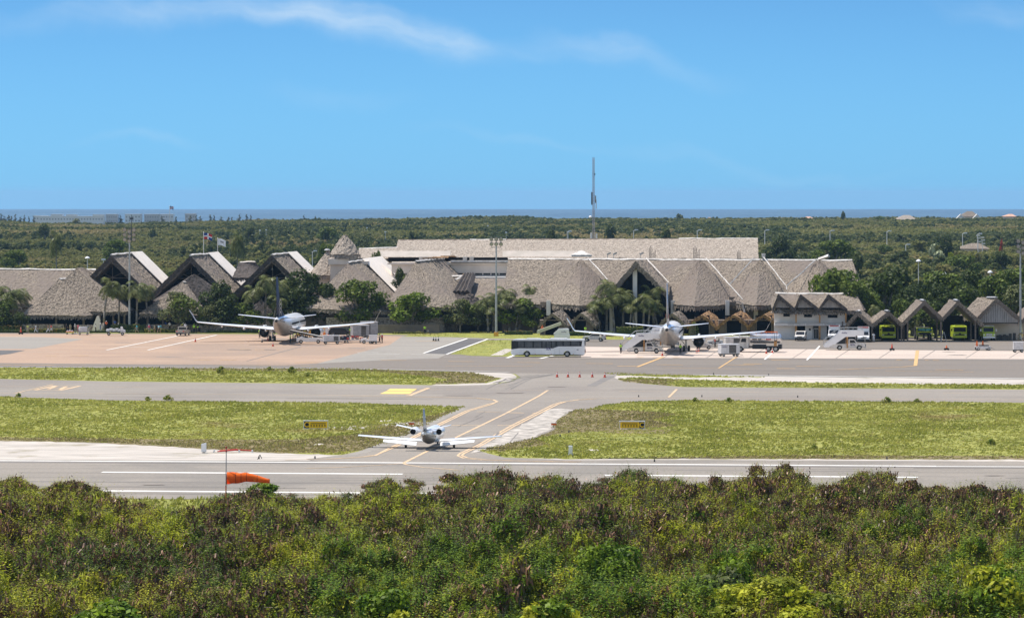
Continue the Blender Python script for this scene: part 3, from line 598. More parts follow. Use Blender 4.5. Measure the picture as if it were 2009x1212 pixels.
# low walls between halls
# --- F and G5: hips with the ridge running back
def hip_hall(ap, ap2, c0, c1, c2, c3, d, label, sheetf=None, broken=False, cols=()):
    A = W(*ap); A2 = W(*ap2); t = thing('hipped_hall', label, 'building', (A.x, d, 0)); c0, c1, c2, c3 = W(*c0), W(*c1), W(*c2), W(*c3)
    mid = lerp(c0, c1, .5)+Vector((0, -2.5, 0))
    rf(t, 'roof', 'thatch', [(c0, mid, A, A), (mid, c1, A, A), (c1, c2, A2, A), (c3, c0, A, A2)], thick=.6)
    if sheetf:
        s0, s1 = sheetf; up = Vector((0, 0, .42)); b = MB(); n = 12
        for i in range(n):
            u0 = s0+(s1-s0)*i/n; u1 = s0+(s1-s0)*(i+.94)/n; q = [A.lerp(A2, u0)+up, A.lerp(A2, u1)+up, c1.lerp(c2, u1)+up, c1.lerp(c2, u0)+up]; l = Vector((.1, 0, .1))
            b.add(rel(t, *q)+rel(t, *[x+l for x in q]), [(3, 2, 1, 0), (4, 5, 6, 7), (0, 1, 5, 4), (1, 2, 6, 5), (2, 3, 7, 6), (3, 0, 4, 7)])
        b.build('sheet_roofing', 'sheet', t)
    bar(t, 'ridge_cap', 'orange_wood' if broken == 2 else 'flash', [(A+Vector((0, 0, .2)), A2+Vector((0, 0, .2)))], .45, .25)
    for px in cols: pole(t, 'column', 'wood', PX(px, d+2), d+2, 0, c0.z+.3, .3)
    solid(t, 'inner_wall', 'shade_black', c0.x+2, c1.x-2, d+6, d+7, 2.9, c0.z+.6)
    solid(t, 'base_wall', 'stone', c0.x+1, c1.x-.5, d+5, d+5.5, 0, 3)
    return t, A, A2, c1
hip_hall((683, 516, 862), (748, 507, 905), (598, 604, 846), (772, 612, 846), (840, 592, 905), (640, 592, 905), 846, 'hipped thatched hall with pale sheet strip beside the round thatched tower', (.42, 1.0))
t, A, A2, c1 = hip_hall((815, 514, 862), (884, 507, 900), (757, 598, 846), (903, 604, 846), (972, 590, 900), (790, 590, 905), 846, 'hipped thatched hall with torn ridge capping left of the white windowed wall', cols=(862, 895))
for i in range(7):
    b = MB(); p = A.lerp(A2, .42+i*.085)+Vector((hsh((i, 1, 2), 1)*.8-.4, 0, .45)); b.box(p-t.location, (1.1, 3.2, .12), rz=hsh((i, 2, 1), 2)*1.5, ry=hsh((i, 3, 3), 3)*.6-.2); b.build('loose_ridge_piece', 'gold_thatch', t)
# --- the round tower with cone roof and the cream block under it
t = thing_at('round_tower', 'round cream tower with conical thatch cap between the halls', 677, 880); c = W(677, 499, 880)
b = MB(); n = 16; ap = W(677, 461, 880)
for i in range(n):
    a0, a1 = 2*math.pi*i/n, 2*math.pi*(i+1)/n
    q0, q1 = (c+Vector((math.cos(x)*3.35, math.sin(x)*3.35, 0)) for x in (a0, a1)); m0, m1 = (lerp(ap, c, .5)+Vector((math.cos(x)*1.9, math.sin(x)*1.9, 0)) for x in (a0, a1))
    tp0, tp1 = (ap+Vector((math.cos(x)*.35, math.sin(x)*.35, 0)) for x in (a0, a1))
    patch(b, *rel(t, q0, q1, m1, m0), cell=.45, jit=.2); patch(b, *rel(t, m0, m1, tp1, tp0), cell=.45, jit=.2, fringe=0)
b.add(rel(t, *[ap+Vector((math.cos(2*math.pi*i/n)*.35, math.sin(2*math.pi*i/n)*.35, .05)) for i in range(n)]), [tuple(range(n))]); b.build('roof', 'pale_thatch', t, fix=False)
b = MB(); p = c-t.location; b.cyl((p.x, p.y, 10), (p.x, p.y, p.z+.6), 2.15, 2.15, 24); b.build('drum', 'cream', t)
b = MB(); b.b2((p.x-2.05, p.y-2.0, p.z-1.5), (p.x-1.25, p.y-1.2, p.z-.3)); b.build('window', 'shade_black', t)
t = thing_at('cream_block', 'plain cream rendered block with flat parapet under the round tower', 670, 878)
solid(t, 'wall', 'cream', PX(648, 878), PX(720, 878), 878, 890, 0, PZ(516, 878)); solid(t, 'parapet', 'cream', PX(643.5, 877), PX(684, 877), 877.4, 890.5, PZ(519, 878), PZ(507.5, 878)); solid(t, 'parapet', 'cream', PX(684, 877), PX(722, 877), 877.4, 890.5, PZ(519, 878), PZ(512.5, 878))
t = thing_at('thatched_cone', 'conical thatch roof with dark cap left of the round tower', 640, 888)
A = W(642, 491, 890); b = MB(); n = 12
for i in range(n):
    a0, a1 = 2*math.pi*i/n, 2*math.pi*(i+1)/n; q0, q1 = (A+Vector((math.cos(x)*3.9, math.sin(x)*3.9, -5.1)) for x in (a0, a1)); patch(b, *rel(t, q0, q1, A+Vector((.3, 0, 0)), A), cell=.5)
b.build('roof', 'pale_thatch', t, fix=False); b = MB(); b.cyl(A-t.location+Vector((0, 0, 0)), A-t.location+Vector((0, 0, .35)), .7, .3); b.build('cap', 'grey', t)
solid(t, 'wall', 'cream', A.x-2.5, A.x+2.5, 887.5, 892, 0, A.z-4.6)
# --- J: the long back hall and the cream wall with clerestory
t = thing_at('long_hall', 'long straight thatched hall along the skyline behind the mast', 1130, 915)
a0, a1 = W(781, 471, 930), W(1487, 467.5, 930); e0, e1 = W(772, 506, 912), W(1488, 507, 912)
rf(t, 'roof', 'pale_thatch', [(e0, e1, a1, a0), (back(a1, 16, 4), back(a0, 16, 4), a0, a1)], cell=.7)
b0, b1 = W(704, 487.5, 922), W(780, 486, 922); f0, f1 = W(700, 507, 911), W(776, 507, 911)
rf(t, 'roof', 'pale_thatch', [(f0, f1, b1, b0), (back(b1, 12, 3), back(b0, 12, 3), b0, b1)], cell=.7)
bar(t, 'ridge_cap', 'wood', [(a0, a0.lerp(a1, .2)), (a0.lerp(a1, .3), a0.lerp(a1, .78))], .35, .2); bar(t, 'ridge_cap', 'flash', [(a0.lerp(a1, .2), a0.lerp(a1, .3)), (a0.lerp(a1, .78), a1), (b0, b1)], .38, .22)
solid(t, 'wall', 'cream', PX(700, 916), PX(1486, 916), 916, 945, 0, 13.4)

for q0, q1 in ((745, 884), (986, 1136)):
    b = MB(); za, zb = PZ(503.5, 906), PZ(492.5, 909); b.prism([(906-t.location.y, za), (909-t.location.y, zb), (911-t.location.y, zb), (911-t.location.y, za)], PX(q0, 908)-t.location.x, PX(q1, 908)-t.location.x, axis='x'); b.build('roof_box', 'dimcream', t)
b = MB(); p = W(1141, 490.5, 900)-t.location; q = 2.15; b.add([p+Vector((-q, -q, -1)), p+Vector((q, -q, -1)), p+Vector((q, q, -1)), p+Vector((-q, q, -1)), p, p+Vector((-q, -q, -1.4)), p+Vector((q, -q, -1.4)), p+Vector((q, q, -1.4)), p+Vector((-q, q, -1.4))], [(0, 1, 4), (1, 2, 4), (2, 3, 4), (3, 0, 4), (0, 5, 6, 1), (1, 6, 7, 2), (2, 7, 8, 3), (3, 8, 5, 0)]); b.build('skylight', 'flash', t)
for px, n in ((1276, 3), (1285, 2), (1363, 3), (1371, 2), (1449, 3)):
    b = MB()
    for k in range(n): x = PX(px+k*2.6-2, 900)-t.location.x; b.cyl((x, 900-t.location.y, 12), (x, 900-t.location.y, PZ(486-4*(k % 2)+(8 if n == 2 or px > 1440 else 0), 900)), .07, .06, 5)
    b.build('rebar_post', 'dark_metal', t)
for px in (1192, 1204, 1256): b = MB(); p = W(px, 503, 898)-t.location; b.cyl(p-Vector((0, 0, 1)), p+Vector((0, 0, .5)), .08); b.box(p+Vector((.3, 0, .6)), (.9, .3, .35), ry=-.4); b.build('roof_vent', 'flash', t)
t = thing_at('cream_block', 'flat-roofed cream block with window strips right of the torn thatched hall', 900, 890)
x0, x1 = PX(752, 892), PX(1000, 892)
solid(t, 'clerestory', 'shade_black', x0+1, x1-.5, 892.6, 893, PZ(512.5, 892), PZ(505, 892)); solid(t, 'parapet', 'flash', PX(884, 890), x1, 890, 893, PZ(514.5, 890), PZ(511.2, 890))
solid(t, 'wall', 'cream', PX(768, 890), x1, 891, 896, PZ(536, 890), PZ(514.5, 890)); solid(t, 'ledge', 'cream', PX(760, 890), x1-.3, 890.5, 891, PZ(519, 890), PZ(516, 890)); solid(t, 'base_wall', 'cream', PX(768, 890), x1, 891, 896, 0, PZ(540, 890))
for px in (826, 835, 912, 925): solid(t, 'pier', 'cream', PX(px-4, 890), PX(px+4, 890), 890.2, 892.5, PZ(514, 890), PZ(503.5, 890))
for k in range(5): solid(t, 'window', 'glass', PX(916+k*16, 890), PX(930.6+k*16, 890), 891.3, 891.6, PZ(540, 890), PZ(535.5, 890))
for k in range(6): solid(t, 'mullion', 'cream', PX(914.2+k*16, 890), PX(915.8+k*16, 890), 891.05, 891.7, PZ(540.2, 890), PZ(535, 890))
solid(t, 'canopy', 'flash', PX(926, 884), PX(992, 884), 884, 891, PZ(547.5, 884), PZ(544, 884))
# --- L: connecting roof with the torn folded thatch
t = thing_at('connecting_roof', 'lower thatched connecting roof with dark folded torn thatch and white flashing', 920, 870)
p0, p1, p2, p3 = W(868, 602, 852), W(1005, 606, 852), W(1000, 546, 882), W(862, 546, 882)
rf(t, 'roof', 'thatch', [(p0, p1, p2, p3)]); bar(t, 'flashing', 'flash', [(W(852, 543.5, 881), W(926, 539.5, 881)), (W(857, 548, 877), W(885, 576, 861)), (W(893, 549, 878), W(906, 541, 880))], .55, .3)
bar(t, 'flashing', 'orange_wood', [(W(908, 540, 880.5), W(927, 539, 880.5))], .4, .35)
for k in range(4):
    a = W(913+k*5, 541.5, 878.5-k*.4); c_ = W(892+k*8, 576, 860.5-k*.5); b = MB(); L = []
    for i in range(9):
        u = i/8; p = a.lerp(c_, u)-t.location; wv = .75*(.8+.3*hsh((i, k, 3), 1)); L.append([p+Vector((-wv, -.3, .1)), p+Vector((0, -.9, .75+.2*hsh((i, k, 1), 3))), p+Vector((wv, -.3, .1)), p+Vector((0, .4, -.4))])
    b.loft(L); b.build('torn_thatch', 'old_thatch', t, fix=False)
rf(t, 'fallen_thatch', 'old_thatch', [(W(905, 598, 850), W(958, 600, 850), W(922, 576, 856), W(889, 578, 859))], thick=1.0, jit=.5)
solid(t, 'wall', 'brown_wall', PX(868, 868), PX(1005, 868), 866, 868, 0, 5)
b = MB()
# --- K: the big right-hand terminal
t = thing_at('terminal_hall', 'wide thatched terminal with zigzag hips and white valley flashing right of the floodlight mast', 1320, 850)
ra, rb = W(997, 508, 862), W(1672, 511, 862); ea, eb = W(985, 597, 842), W(1700, 597, 842)
rf(t, 'roof', 'thatch', [(ea, eb, rb, ra), (back(rb, 18, 8), back(ra, 18, 8), ra, rb)], cell=.6)
rf(t, 'roof', 'thatch', [(eb, W(1705, 590, 868), rb, rb)], cell=.6)
bar(t, 'ridge_cap', 'flash', [(ra, rb)], .55, .35)
def cone_hip(apx, apy, base, dj=0):
    A = W(apx, apy, 853); pts = [W(x, y, d) for x, y, d in base]; b = MB()
    for p, q in zip(pts, pts[1:]): patch(b, *rel(t, p, q, A, A), cell=.5, thick=.9, fringe=.6)
    b.build('hip', 'thatch', t, fix=False); return A, pts
S = [cone_hip(1140, 508, [(1053, 588, 848), (1090, 597, 838), (1136, 599, 835), (1182, 598, 838), (1222, 588, 848)]),
     cone_hip(1373, 509, [(1306, 588, 848), (1324, 597, 838), (1362, 600, 834.5), (1412, 599, 838), (1458, 590, 848)]),
     cone_hip(1492, 508, [(1432, 580, 848), (1446, 596, 839), (1484, 599, 835.5), (1528, 598, 839), (1552, 580, 848)]),
     cone_hip(1606, 510, [(1540, 575, 850), (1560, 597, 840), (1606, 600, 836), (1650, 598, 839), (1692, 580, 850)])]
up = Vector((0, -.6, .55))
bar(t, 'valley_flashing', 'flash', [(W(*p)+up, W(*q)+up) for p, q in [((1154, 511, 855), (1192, 553, 846)), ((1385, 511, 855), (1431, 564, 842)), ((1431, 564, 842), (1457, 592, 838)), ((1478, 512, 855), (1431, 563, 843)),
    ((1498, 510, 855), (1542, 565, 842)), ((1602, 513, 855), (1543, 565, 842)), ((1543, 565, 842), (1543, 573, 841))]], .2, .16)
b = MB(); q = W(1606, 509, 855)-t.location; roofbar(b, q, q+Vector((2, -1, .7)), .5, .4); b.build('ridge_finial', 'flash', t); b = MB(); q = W(1498, 506, 862)-t.location; b.cyl(q, q+Vector((0, 0, .9)), .35, .4); b.build('roof_vent', 'flash', t)
# open gable with the white column
a = W(1247, 513, 838); bk = W(1268, 511, 858); l0 = W(1206, 560, 838); r_0 = W(1312, 577, 838)
r_b = W(1316, 560, 850); l_b = W(1195, 555, 858)
rf(t, 'gable_roof', 'thatch', [(r_0, r_b, bk, a), (l_b, l0, a, bk)], thick=.9, jit=.2); bar(t, 'valley_flashing', 'flash', [(bk+up, W(1312, 560, 846)+up)], .25, .18)
face_panel(t, 'gable_recess', 'shade_black', [a+Vector((0, 3, -1)), l0+Vector((.5, 3, -.5)), Vector((l0.x+.5, 841, 0)), Vector((r_0.x-.5, 841, 0)), r_0+Vector((-.5, 3, -.5))], .4)
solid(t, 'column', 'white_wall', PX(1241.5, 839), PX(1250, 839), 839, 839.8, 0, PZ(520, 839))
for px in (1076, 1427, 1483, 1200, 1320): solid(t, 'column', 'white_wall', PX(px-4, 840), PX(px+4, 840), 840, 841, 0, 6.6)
solid(t, 'shade_wall', 'shade_black', PX(1040, 846), PX(1440, 846), 846, 847, 0, 7); solid(t, 'end_wall', 'brown_wall', PX(1430, 844), PX(1560, 844), 844, 845, 0, 7.2); solid(t, 'end_wall', 'brown_wall', PX(985, 846), PX(1075, 846), 845.6, 846.6, 0, 7)  # near-black wall colour stands for the shade inside the thatched front
solid(t, 'inner_beam', 'brown_wall', PX(1060, 841), PX(1520, 841), 841.2, 841.7, 5.5, 6.3)
for px in (1475, 1500): b = MB(); p = W(px, 598, 843.9)-t.location; b.cyl(p, p+Vector((0, -.2, 0)), .55, .55, 16); b.build('round_window', 'shade_black', t)
b = MB(); roofbar(b, *rel(t, W(1456, 594, 834), W(1462, 612, 834)), .12, .1); b.build('downpipe', 'flash', t); b = MB(); roofbar(b, *rel(t, W(1543, 573, 836), W(1543, 577, 835)), .12, .1); b.build('downpipe', 'flash', t)
# --- low stone walls in front of the left halls
def longwall(px0, px1, d, z1, label, m='stone', z0=0, th=.5, cat='wall', name='stone_wall', cap=None):
    t = thing(name, label, cat, (PX((px0+px1)/2, d), d, 0)); solid(t, 'wall', m, PX(px0, d), PX(px1, d), d, d+th, z0, z1)
    if cap: solid(t, 'coping', cap, PX(px0, d)-.05, PX(px1, d)+.05, d-.05, d+th+.05, z1+.003, z1+.1)
    return t
longwall(43, 125, 849, 1.45, 'low rubble stone wall in front of the leftmost pavilion', cap='stone')
longwall(146, 187, 849.5, 1.4, 'low rubble stone wall between the pavilion gap and the cut slab')
longwall(284, 392, 850, 1.5, 'low rubble stone wall behind the yellow hedge and the pickup')
longwall(392, 545, 846, 1.35, 'low rubble stone wall under the left wing of the dark-tailed airliner', cap='kerb')
longwall(640, 872, 846, 2.9, 'long stone-faced terrace wall behind the round tree', th=.6, cap='kerb')
longwall(700, 862, 842, 1.7, 'pale plastered lower wall behind the seated workers', m='brown_wall')
t = thing('stone_buttress', 'leaning pale stone slab rising beside the leftmost pavilion steps', 'wall', (PX(190, 849), 848.5, 0)); p = t.location
b = MB(); b.add(rel(t, *[Vector(W(x, y, 848.5)) for x, y in ((180, 650), (203, 650), (197, 631), (194, 620), (190, 620), (184, 635))])+rel(t, *[Vector(W(x, y, 848.5))+Vector((0, .7, 0)) for x, y in ((180, 650), (203, 650), (197, 631), (194, 620), (190, 620), (184, 635))]), [(0, 1, 2, 3, 4, 5), (11, 10, 9, 8, 7, 6)]+[(i, i+6, (i+1) % 6+6, (i+1) % 6) for i in range(6)]); b.build('slab', 'sheet', t)
t = thing('brown_wall', 'long shaded brown plaster wall under the trees behind the dark-tailed airliner', 'wall', (PX(640, 850), 850, 0)); solid(t, 'wall', 'brown_wall', PX(600, 850), PX(760, 850), 850, 850.4, 0, 3.6)
# --- M: the thatched gate huts
def hut(apx, apy, rpx, rpy, lx, ly, fx, fy, bx, by, label, m='gold_thatch', d=829, posts=None):
    t = thing('thatched_hut', label, 'hut', (PX(apx, d), d, 0), 0, 'thatched gate huts in a row')
    lx -= 3; fx += 3; ly += 3; fy += 3; bx += 4; by += 3
    a = W(apx, apy, d); r = W(rpx, rpy, d+6); l0 = W(lx, ly, d); f0 = W(fx, fy, d); b0 = W(bx, by, d+7); l1 = l0+Vector((1.6, 7, .3))
    def curve(p, q, u, up=.28): x = p.lerp(q, u); x.z += up*math.sin(math.pi*u); return x
    b = MB(); N = 4
    for k in range(N):
        u0, u1 = k/N, (k+1)/N
        patch(b, *rel(t, curve(f0, a, u0), curve(b0, r, u0), curve(b0, r, u1), curve(f0, a, u1)), cell=.3, jit=.14, thick=.35, fringe=.4 if k == 0 else 0)
        patch(b, *rel(t, curve(l1, r, u0), curve(l0, a, u0), curve(l0, a, u1), curve(l1, r, u1)), cell=.3, jit=.14, thick=.35, fringe=.4 if k == 0 else 0)
    for s0 in (l0, f0):
        for i in range(20):
            p = curve(s0, a, i/20); q = curve(s0, a, (i+1.3)/20 if i < 19 else 1); h_ = .45+.35*hsh(p, 1)
            b.add(rel(t, p+Vector((0, -.3, .05)), q+Vector((0, -.3, .05)), q+Vector((0, -.18, -h_)), p+Vector((0, -.2, -h_))), [(0, 1, 2, 3)])
    b.build('roof', m, t, fix=False)
    cx = a.x; wd_ = (f0.x-l0.x)*.24; zt = PZ(628, d)
    for s in (-1, 1): pole(t, 'post', 'wood', cx+s*wd_, d+.3, 0, zt+.6, .13)
    b = MB(); b.cyl((cx-wd_-.1-t.location.x, .25, zt), (cx+wd_+.1-t.location.x, .25, zt), .1); b.build('lintel', 'wood', t)
    solid(t, 'side_wall', 'brown_wall', cx+wd_+.15, f0.x-.35, d+.6, d+5, 0, zt); solid(t, 'side_wall', 'brown_wall', l0.x+.45, cx-wd_-.15, d+.6, d+5, 0, zt); solid(t, 'doorway', 'shade_black', cx-wd_-.1, cx+wd_+.1, d+1.2, d+1.5, 0, zt+.9)
    b = MB(); b.prism([(cx-wd_*.7-t.location.x, zt+.1), (cx+wd_*.7-t.location.x, zt+.1), (cx-t.location.x, a.z-.35)], .5, .8); b.build('gable_infill', 'shade_black', t)
    return t
hut(1083, 615, 1102, 607, 1058, 637, 1110, 638, 1122, 632, 'leftmost thatched gate hut right behind the white bus', 'thatch')
hut(1139, 614, 1156, 608, 1121, 635, 1165, 636, 1176, 631, 'thatched gate hut left of the feathery palms', 'thatch')
hut(1319, 615, 1333, 609, 1297, 632, 1343, 637, 1354, 634, 'thatched gate hut right behind the pale-tailed airliner fin', 'thatch')
hut(1378, 618, 1391, 610, 1351, 636, 1403, 640, 1414, 631, 'golden thatched gate hut above the pale-tailed airliner right wing')
hut(1440, 618, 1455, 609, 1409, 638, 1468, 640, 1480, 632, 'golden thatched gate hut behind the fuel tanker cab')
hut(1499, 617, 1516, 609, 1468, 639, 1526, 640, 1535, 631, 'golden thatched gate hut against the two-storey white building')
# --- N: two-storey building with three gables
d = 806
t = thing_at('two_storey_building', 'white two-storey building with three small gables and timber posts', 1605, d); X = lambda px, dd=d: PX(px, dd); Z = lambda py, dd=d: PZ(py, dd)
ra, rb = W(1524, 576.5, d+9), W(1680, 576.5, d+9); ea, eb = W(1516, 604, d-1), W(1694, 610, d-1)
rf(t, 'roof', 'thatch', [(W(1524, 606, d-1), eb, rb, ra), (eb, W(1702, 604, d+16), rb, rb), (back(rb, 9, 3), back(ra, 9, 3), ra, rb)]); bar(t, 'ridge_cap', 'flash', [(ra+Vector((-.3, 0, .1)), rb)], .5, .35)
for gx, gl, gr in ((1527, 1515, 1560), (1570, 1558, 1607), (1625, 1606, 1662)):
    a = W(gx, 577.5, d-3); l0 = W(gl, 606, d-3); r_0 = W(gr, 606, d-3); bk = a+Vector((0, 10, 0))
    rf(t, 'gable_roof', 'thatch', [(r_0, r_0+Vector((0, 6, 1)), bk, a), (l0+Vector((0, 6, 1)), l0, a, bk)], cell=.4, thick=.4)
    b = MB()
    for s0, s1 in ((l0, a), (a, r_0)):
        q = s1-s0
        for i in range(14): p = s0+q*i/14; h_ = .5+.4*hsh(p, 1); b.add(rel(t, p+Vector((0, -.2, .1)), p+q/14*1.2+Vector((0, -.2, .1)), p+q/14+Vector((0, -.1, -h_)), p+Vector((0, -.1, -h_))), [(0, 1, 2, 3)])
    b.build('verge', 'old_thatch', t, fix=False)
    face_panel(t, 'gable_boarding', 'siding', [a+Vector((.2, 1.2, -.9)), Vector((l0.x+.7, d-1.8, Z(603))), Vector((r_0.x-.7, d-1.8, Z(603)))], .15)
solid(t, 'upper_recess', 'shade_black', X(1522), X(1660), d+.6, d+.9, Z(617), Z(603)); solid(t, 'upper_wall', 'white_wall', X(1519), X(1660), d, d+.3, Z(633), Z(613.5))
solid(t, 'fascia', 'white_wall', X(1519), X(1660), d-1.2, d+.3, Z(638.5), Z(633.2)); solid(t, 'fascia_strip', 'grey', X(1519), X(1660), d-1.25, d-1.2, Z(633.4), Z(632.8))
solid(t, 'lower_wall', 'white_wall', X(1519), X(1562), d, d+.3, 0, Z(638.5)); solid(t, 'lower_wall', 'white_wall', X(1580), X(1594), d, d+.3, 0, Z(638.5)); solid(t, 'lower_wall', 'white_wall', X(1608), X(1622), d, d+.3, 0, Z(638.5))
solid(t, 'recess', 'shade_black', X(1562), X(1660), d+5, d+5.3, 0, Z(638.5)); solid(t, 'side_wall', 'brown_wall', X(1660), X(1661.5), d, d+14, 0, Z(606)); solid(t, 'door_recess', 'white_wall', X(1594), X(1608), d+.8, d+1, 0, Z(638.5))
f = solid(t, 'door', 'white', X(1596), X(1606), d+.5, d+.75, 0, Z(644.5))
for q in (1597.2, 1601.6): b = MB(); b.b2((X(q)-t.location.x, .38, .2), (X(q+3.4)-t.location.x, .48, Z(646)), 0); b.build('pane', 'glass', f)
solid(t, 'door_light', 'glass', X(1596), X(1606), d+.6, d+.72, Z(643.5), Z(639)); solid(t, 'notice', 'black', X(1587), X(1590.5), d-.05, d-.003, Z(648), Z(644))
for q0, q1, y1 in ((1537, 1549.5, 620.8), (1577.5, 1593, 622), (1624, 1643, 623.3)): solid(t, 'window', 'shade_black', X(q0), X(q1), d-.06, d-.003, Z(y1), Z(y1-6))
for q in (1561.5, 1608, 1659): solid(t, 'timber_post', 'orange_wood', X(q-1.3, d-1), X(q+1.3, d-1), d-1.5, d-1.25, Z(632.5), Z(614)); solid(t, 'timber_post', 'orange_wood', X(q-1.9, d-1), X(q+1.9, d-1), d-1.2, d-.8, 0, Z(638.7))
text('DEPARTAMENTO  SALVAMENTO  Y  EXTINCION', .42, 'grey', t, (X(1592)-t.location.x, -1.26, Z(635.8)), (R(90), 0, 0), ext=.005)
for cx_, cy_ in ((1528, 607), (1561, 608.5), (1607, 610)):
    b = MB(); c_ = W(cx_, cy_, d-1.6)
    for i in range(130):
        a = rnd.uniform(0, 2*math.pi); rr = rnd.uniform(.2, 1.45); p = c_+Vector((math.cos(a)*rr, math.sin(a)*rr*.8, .15-rr*.45+rnd.uniform(-.15, .15))); q = Vector((math.cos(a)*.35, math.sin(a)*.3, -.25)); s_ = Vector((-math.sin(a), math.cos(a), 0))*.12
        b.add(rel(t, p-s_, p+s_, p+q+s_, p+q-s_), [(0, 1, 2, 3)])
    b.build('thatch_canopy', 'pale_thatch', t, fix=False)
# --- O: fire station bays
def bay(ax, ay, lx, ly, rx, ry, label, d=792, depth=9, posts=(), wall=False, ridge=None, shift=-.6, thick=.5):
    t = thing('thatched_bay', label, 'shed', (PX(ax, d), d, 0), 0, 'thatched fire station bays')
    a = W(ax, ay, d); l0 = W(lx, ly, d); r_0 = W(rx, ry, d); bk = a+Vector((shift, depth, 0)); l1 = l0+Vector((shift, depth, 0)); r1 = r_0+Vector((shift, depth, 0))
    rf(t, 'roof', 'thatch', [(r_0, r1, bk, a), (l1, l0, a, bk)], cell=.4, thick=thick, jit=.14)
    b = MB()
    for s0, s1 in ((l0, a), (a, r_0)):
        q = s1-s0; n = 22
        for i in range(n): p = s0+q*i/n; h_ = .6+.35*hsh(p, 1); b.add(rel(t, p+Vector((0, -.15, .1)), p+q/n*1.25+Vector((0, -.15, .1)), p+q/n*1.1+Vector((0, -.05, -h_)), p+Vector((0, -.1, -h_))), [(0, 1, 2, 3)])
    b.build('verge', 'thatch', t, fix=False)
    b = MB(); roofbar(b, *rel(t, a+Vector((0, -.1, .15)), a.lerp(bk, .5)+Vector((0, 0, .15))), .3, .12); b.build('ridge_cap', 'grey' if ridge is None else ridge, t)
    for px in posts: pole(t, 'post', 'wood', PX(px, d), d+.3, 0, PZ(ly-3, d), .16); pole(t, 'post', 'wood', PX(px, d), d+depth-1, 0, PZ(ly-3, d), .16)
    return t, a, l0, r_0
bay(1682, 611, 1659, 637, 1712, 636, 'leftmost thatched bay sheltering the white ambulance beside the two-storey building', depth=12, posts=(1662, 1711), shift=1.9, ridge='flash')
bay(1743.6, 611, 1712, 635, 1771, 635.5, 'small thatched bay over the lime truck left of the orange-topped cart', posts=(1769,))
bay(1813.5, 590, 1770, 633, 1848, 622, 'tall open thatched bay with trees showing through above the armoured lime truck', posts=(1781, 1846.5))
bay(1879.6, 590, 1849, 623, 1930, 636, 'tall dark thatched bay left of the boarded gable shed', posts=(1914,))
t, a, l0, r_0 = bay(1955, 585, 1918, 622, 2000, 622, 'thatched shed with grey boarded gable at the right end', depth=10, shift=-2.4, d=797)
face_panel(t, 'gable_boarding', 'siding', [a+Vector((0, .6, -.5)), Vector((l0.x+.3, 797.6, PZ(627, 797))), Vector((l0.x+.3, 797.6, PZ(632.5, 797))), Vector((r_0.x-.2, 797.6, PZ(632.5, 797))), Vector((r_0.x-.2, 797.6, PZ(627, 797)))], .2)
for i in range(17): x = l0.x+.9+i*.42; solid(t, 'board_seam', 'dark_metal', x, x+.05, 797.54, 797.6, PZ(632, 797), min(PZ(590, 797), a.z-1.1-abs(x-a.x)*.93))
solid(t, 'wall', 'cream', PX(1925, 803), PX(2003, 803), 803, 803.3, 0, 3.9); solid(t, 'beam', 'dark_metal', l0.x+.3, r_0.x-.2, 797.7, 798, PZ(635, 797), PZ(632.6, 797))
for i, (px, hh) in enumerate(((1958, .9), (1962, 1.0), (1966, .8), (1971, 1.1), (1976, .9), (1982, 1.3), (1990, 1.4))):
    b = MB(); b.box((0, 0, hh/2), (.5, .5, hh)); b.box((0, .2, hh*.8), (.42, .1, .5)); tag(b.build('stacked_crate', 'dark_metal', loc=(PX(px, 801.5), 801.5, 0)), 'dark crate standing in the row along the wall of the boarded gable shed', 'crate', 'dark crates along the shed wall')
t = bay(2030, 600, 2003, 630, 2070, 630, 'thatched shed cut off by the right edge of the picture', d=800)[0]
solid(t, 'wall', 'cream', PX(2006, 806), PX(2065, 806), 806, 806.3, 0, 3)
# back walls coloured near black as shade, so the bays read as deep
t = thing('station_wall', 'dark back wall of the fire station bays', 'wall', (PX(1740, 805), 805, 0)); solid(t, 'wall', 'shade_black', PX(1664, 805), PX(1780, 805), 805, 805.3, 0, 3.4); 
t = thing('station_wall', 'dark back wall of the bay left of the boarded gable shed', 'wall', (PX(1890, 805), 805, 0)); solid(t, 'wall', 'shade_black', PX(1850, 805), PX(1922, 805), 805, 805.3, 0, 4.6)
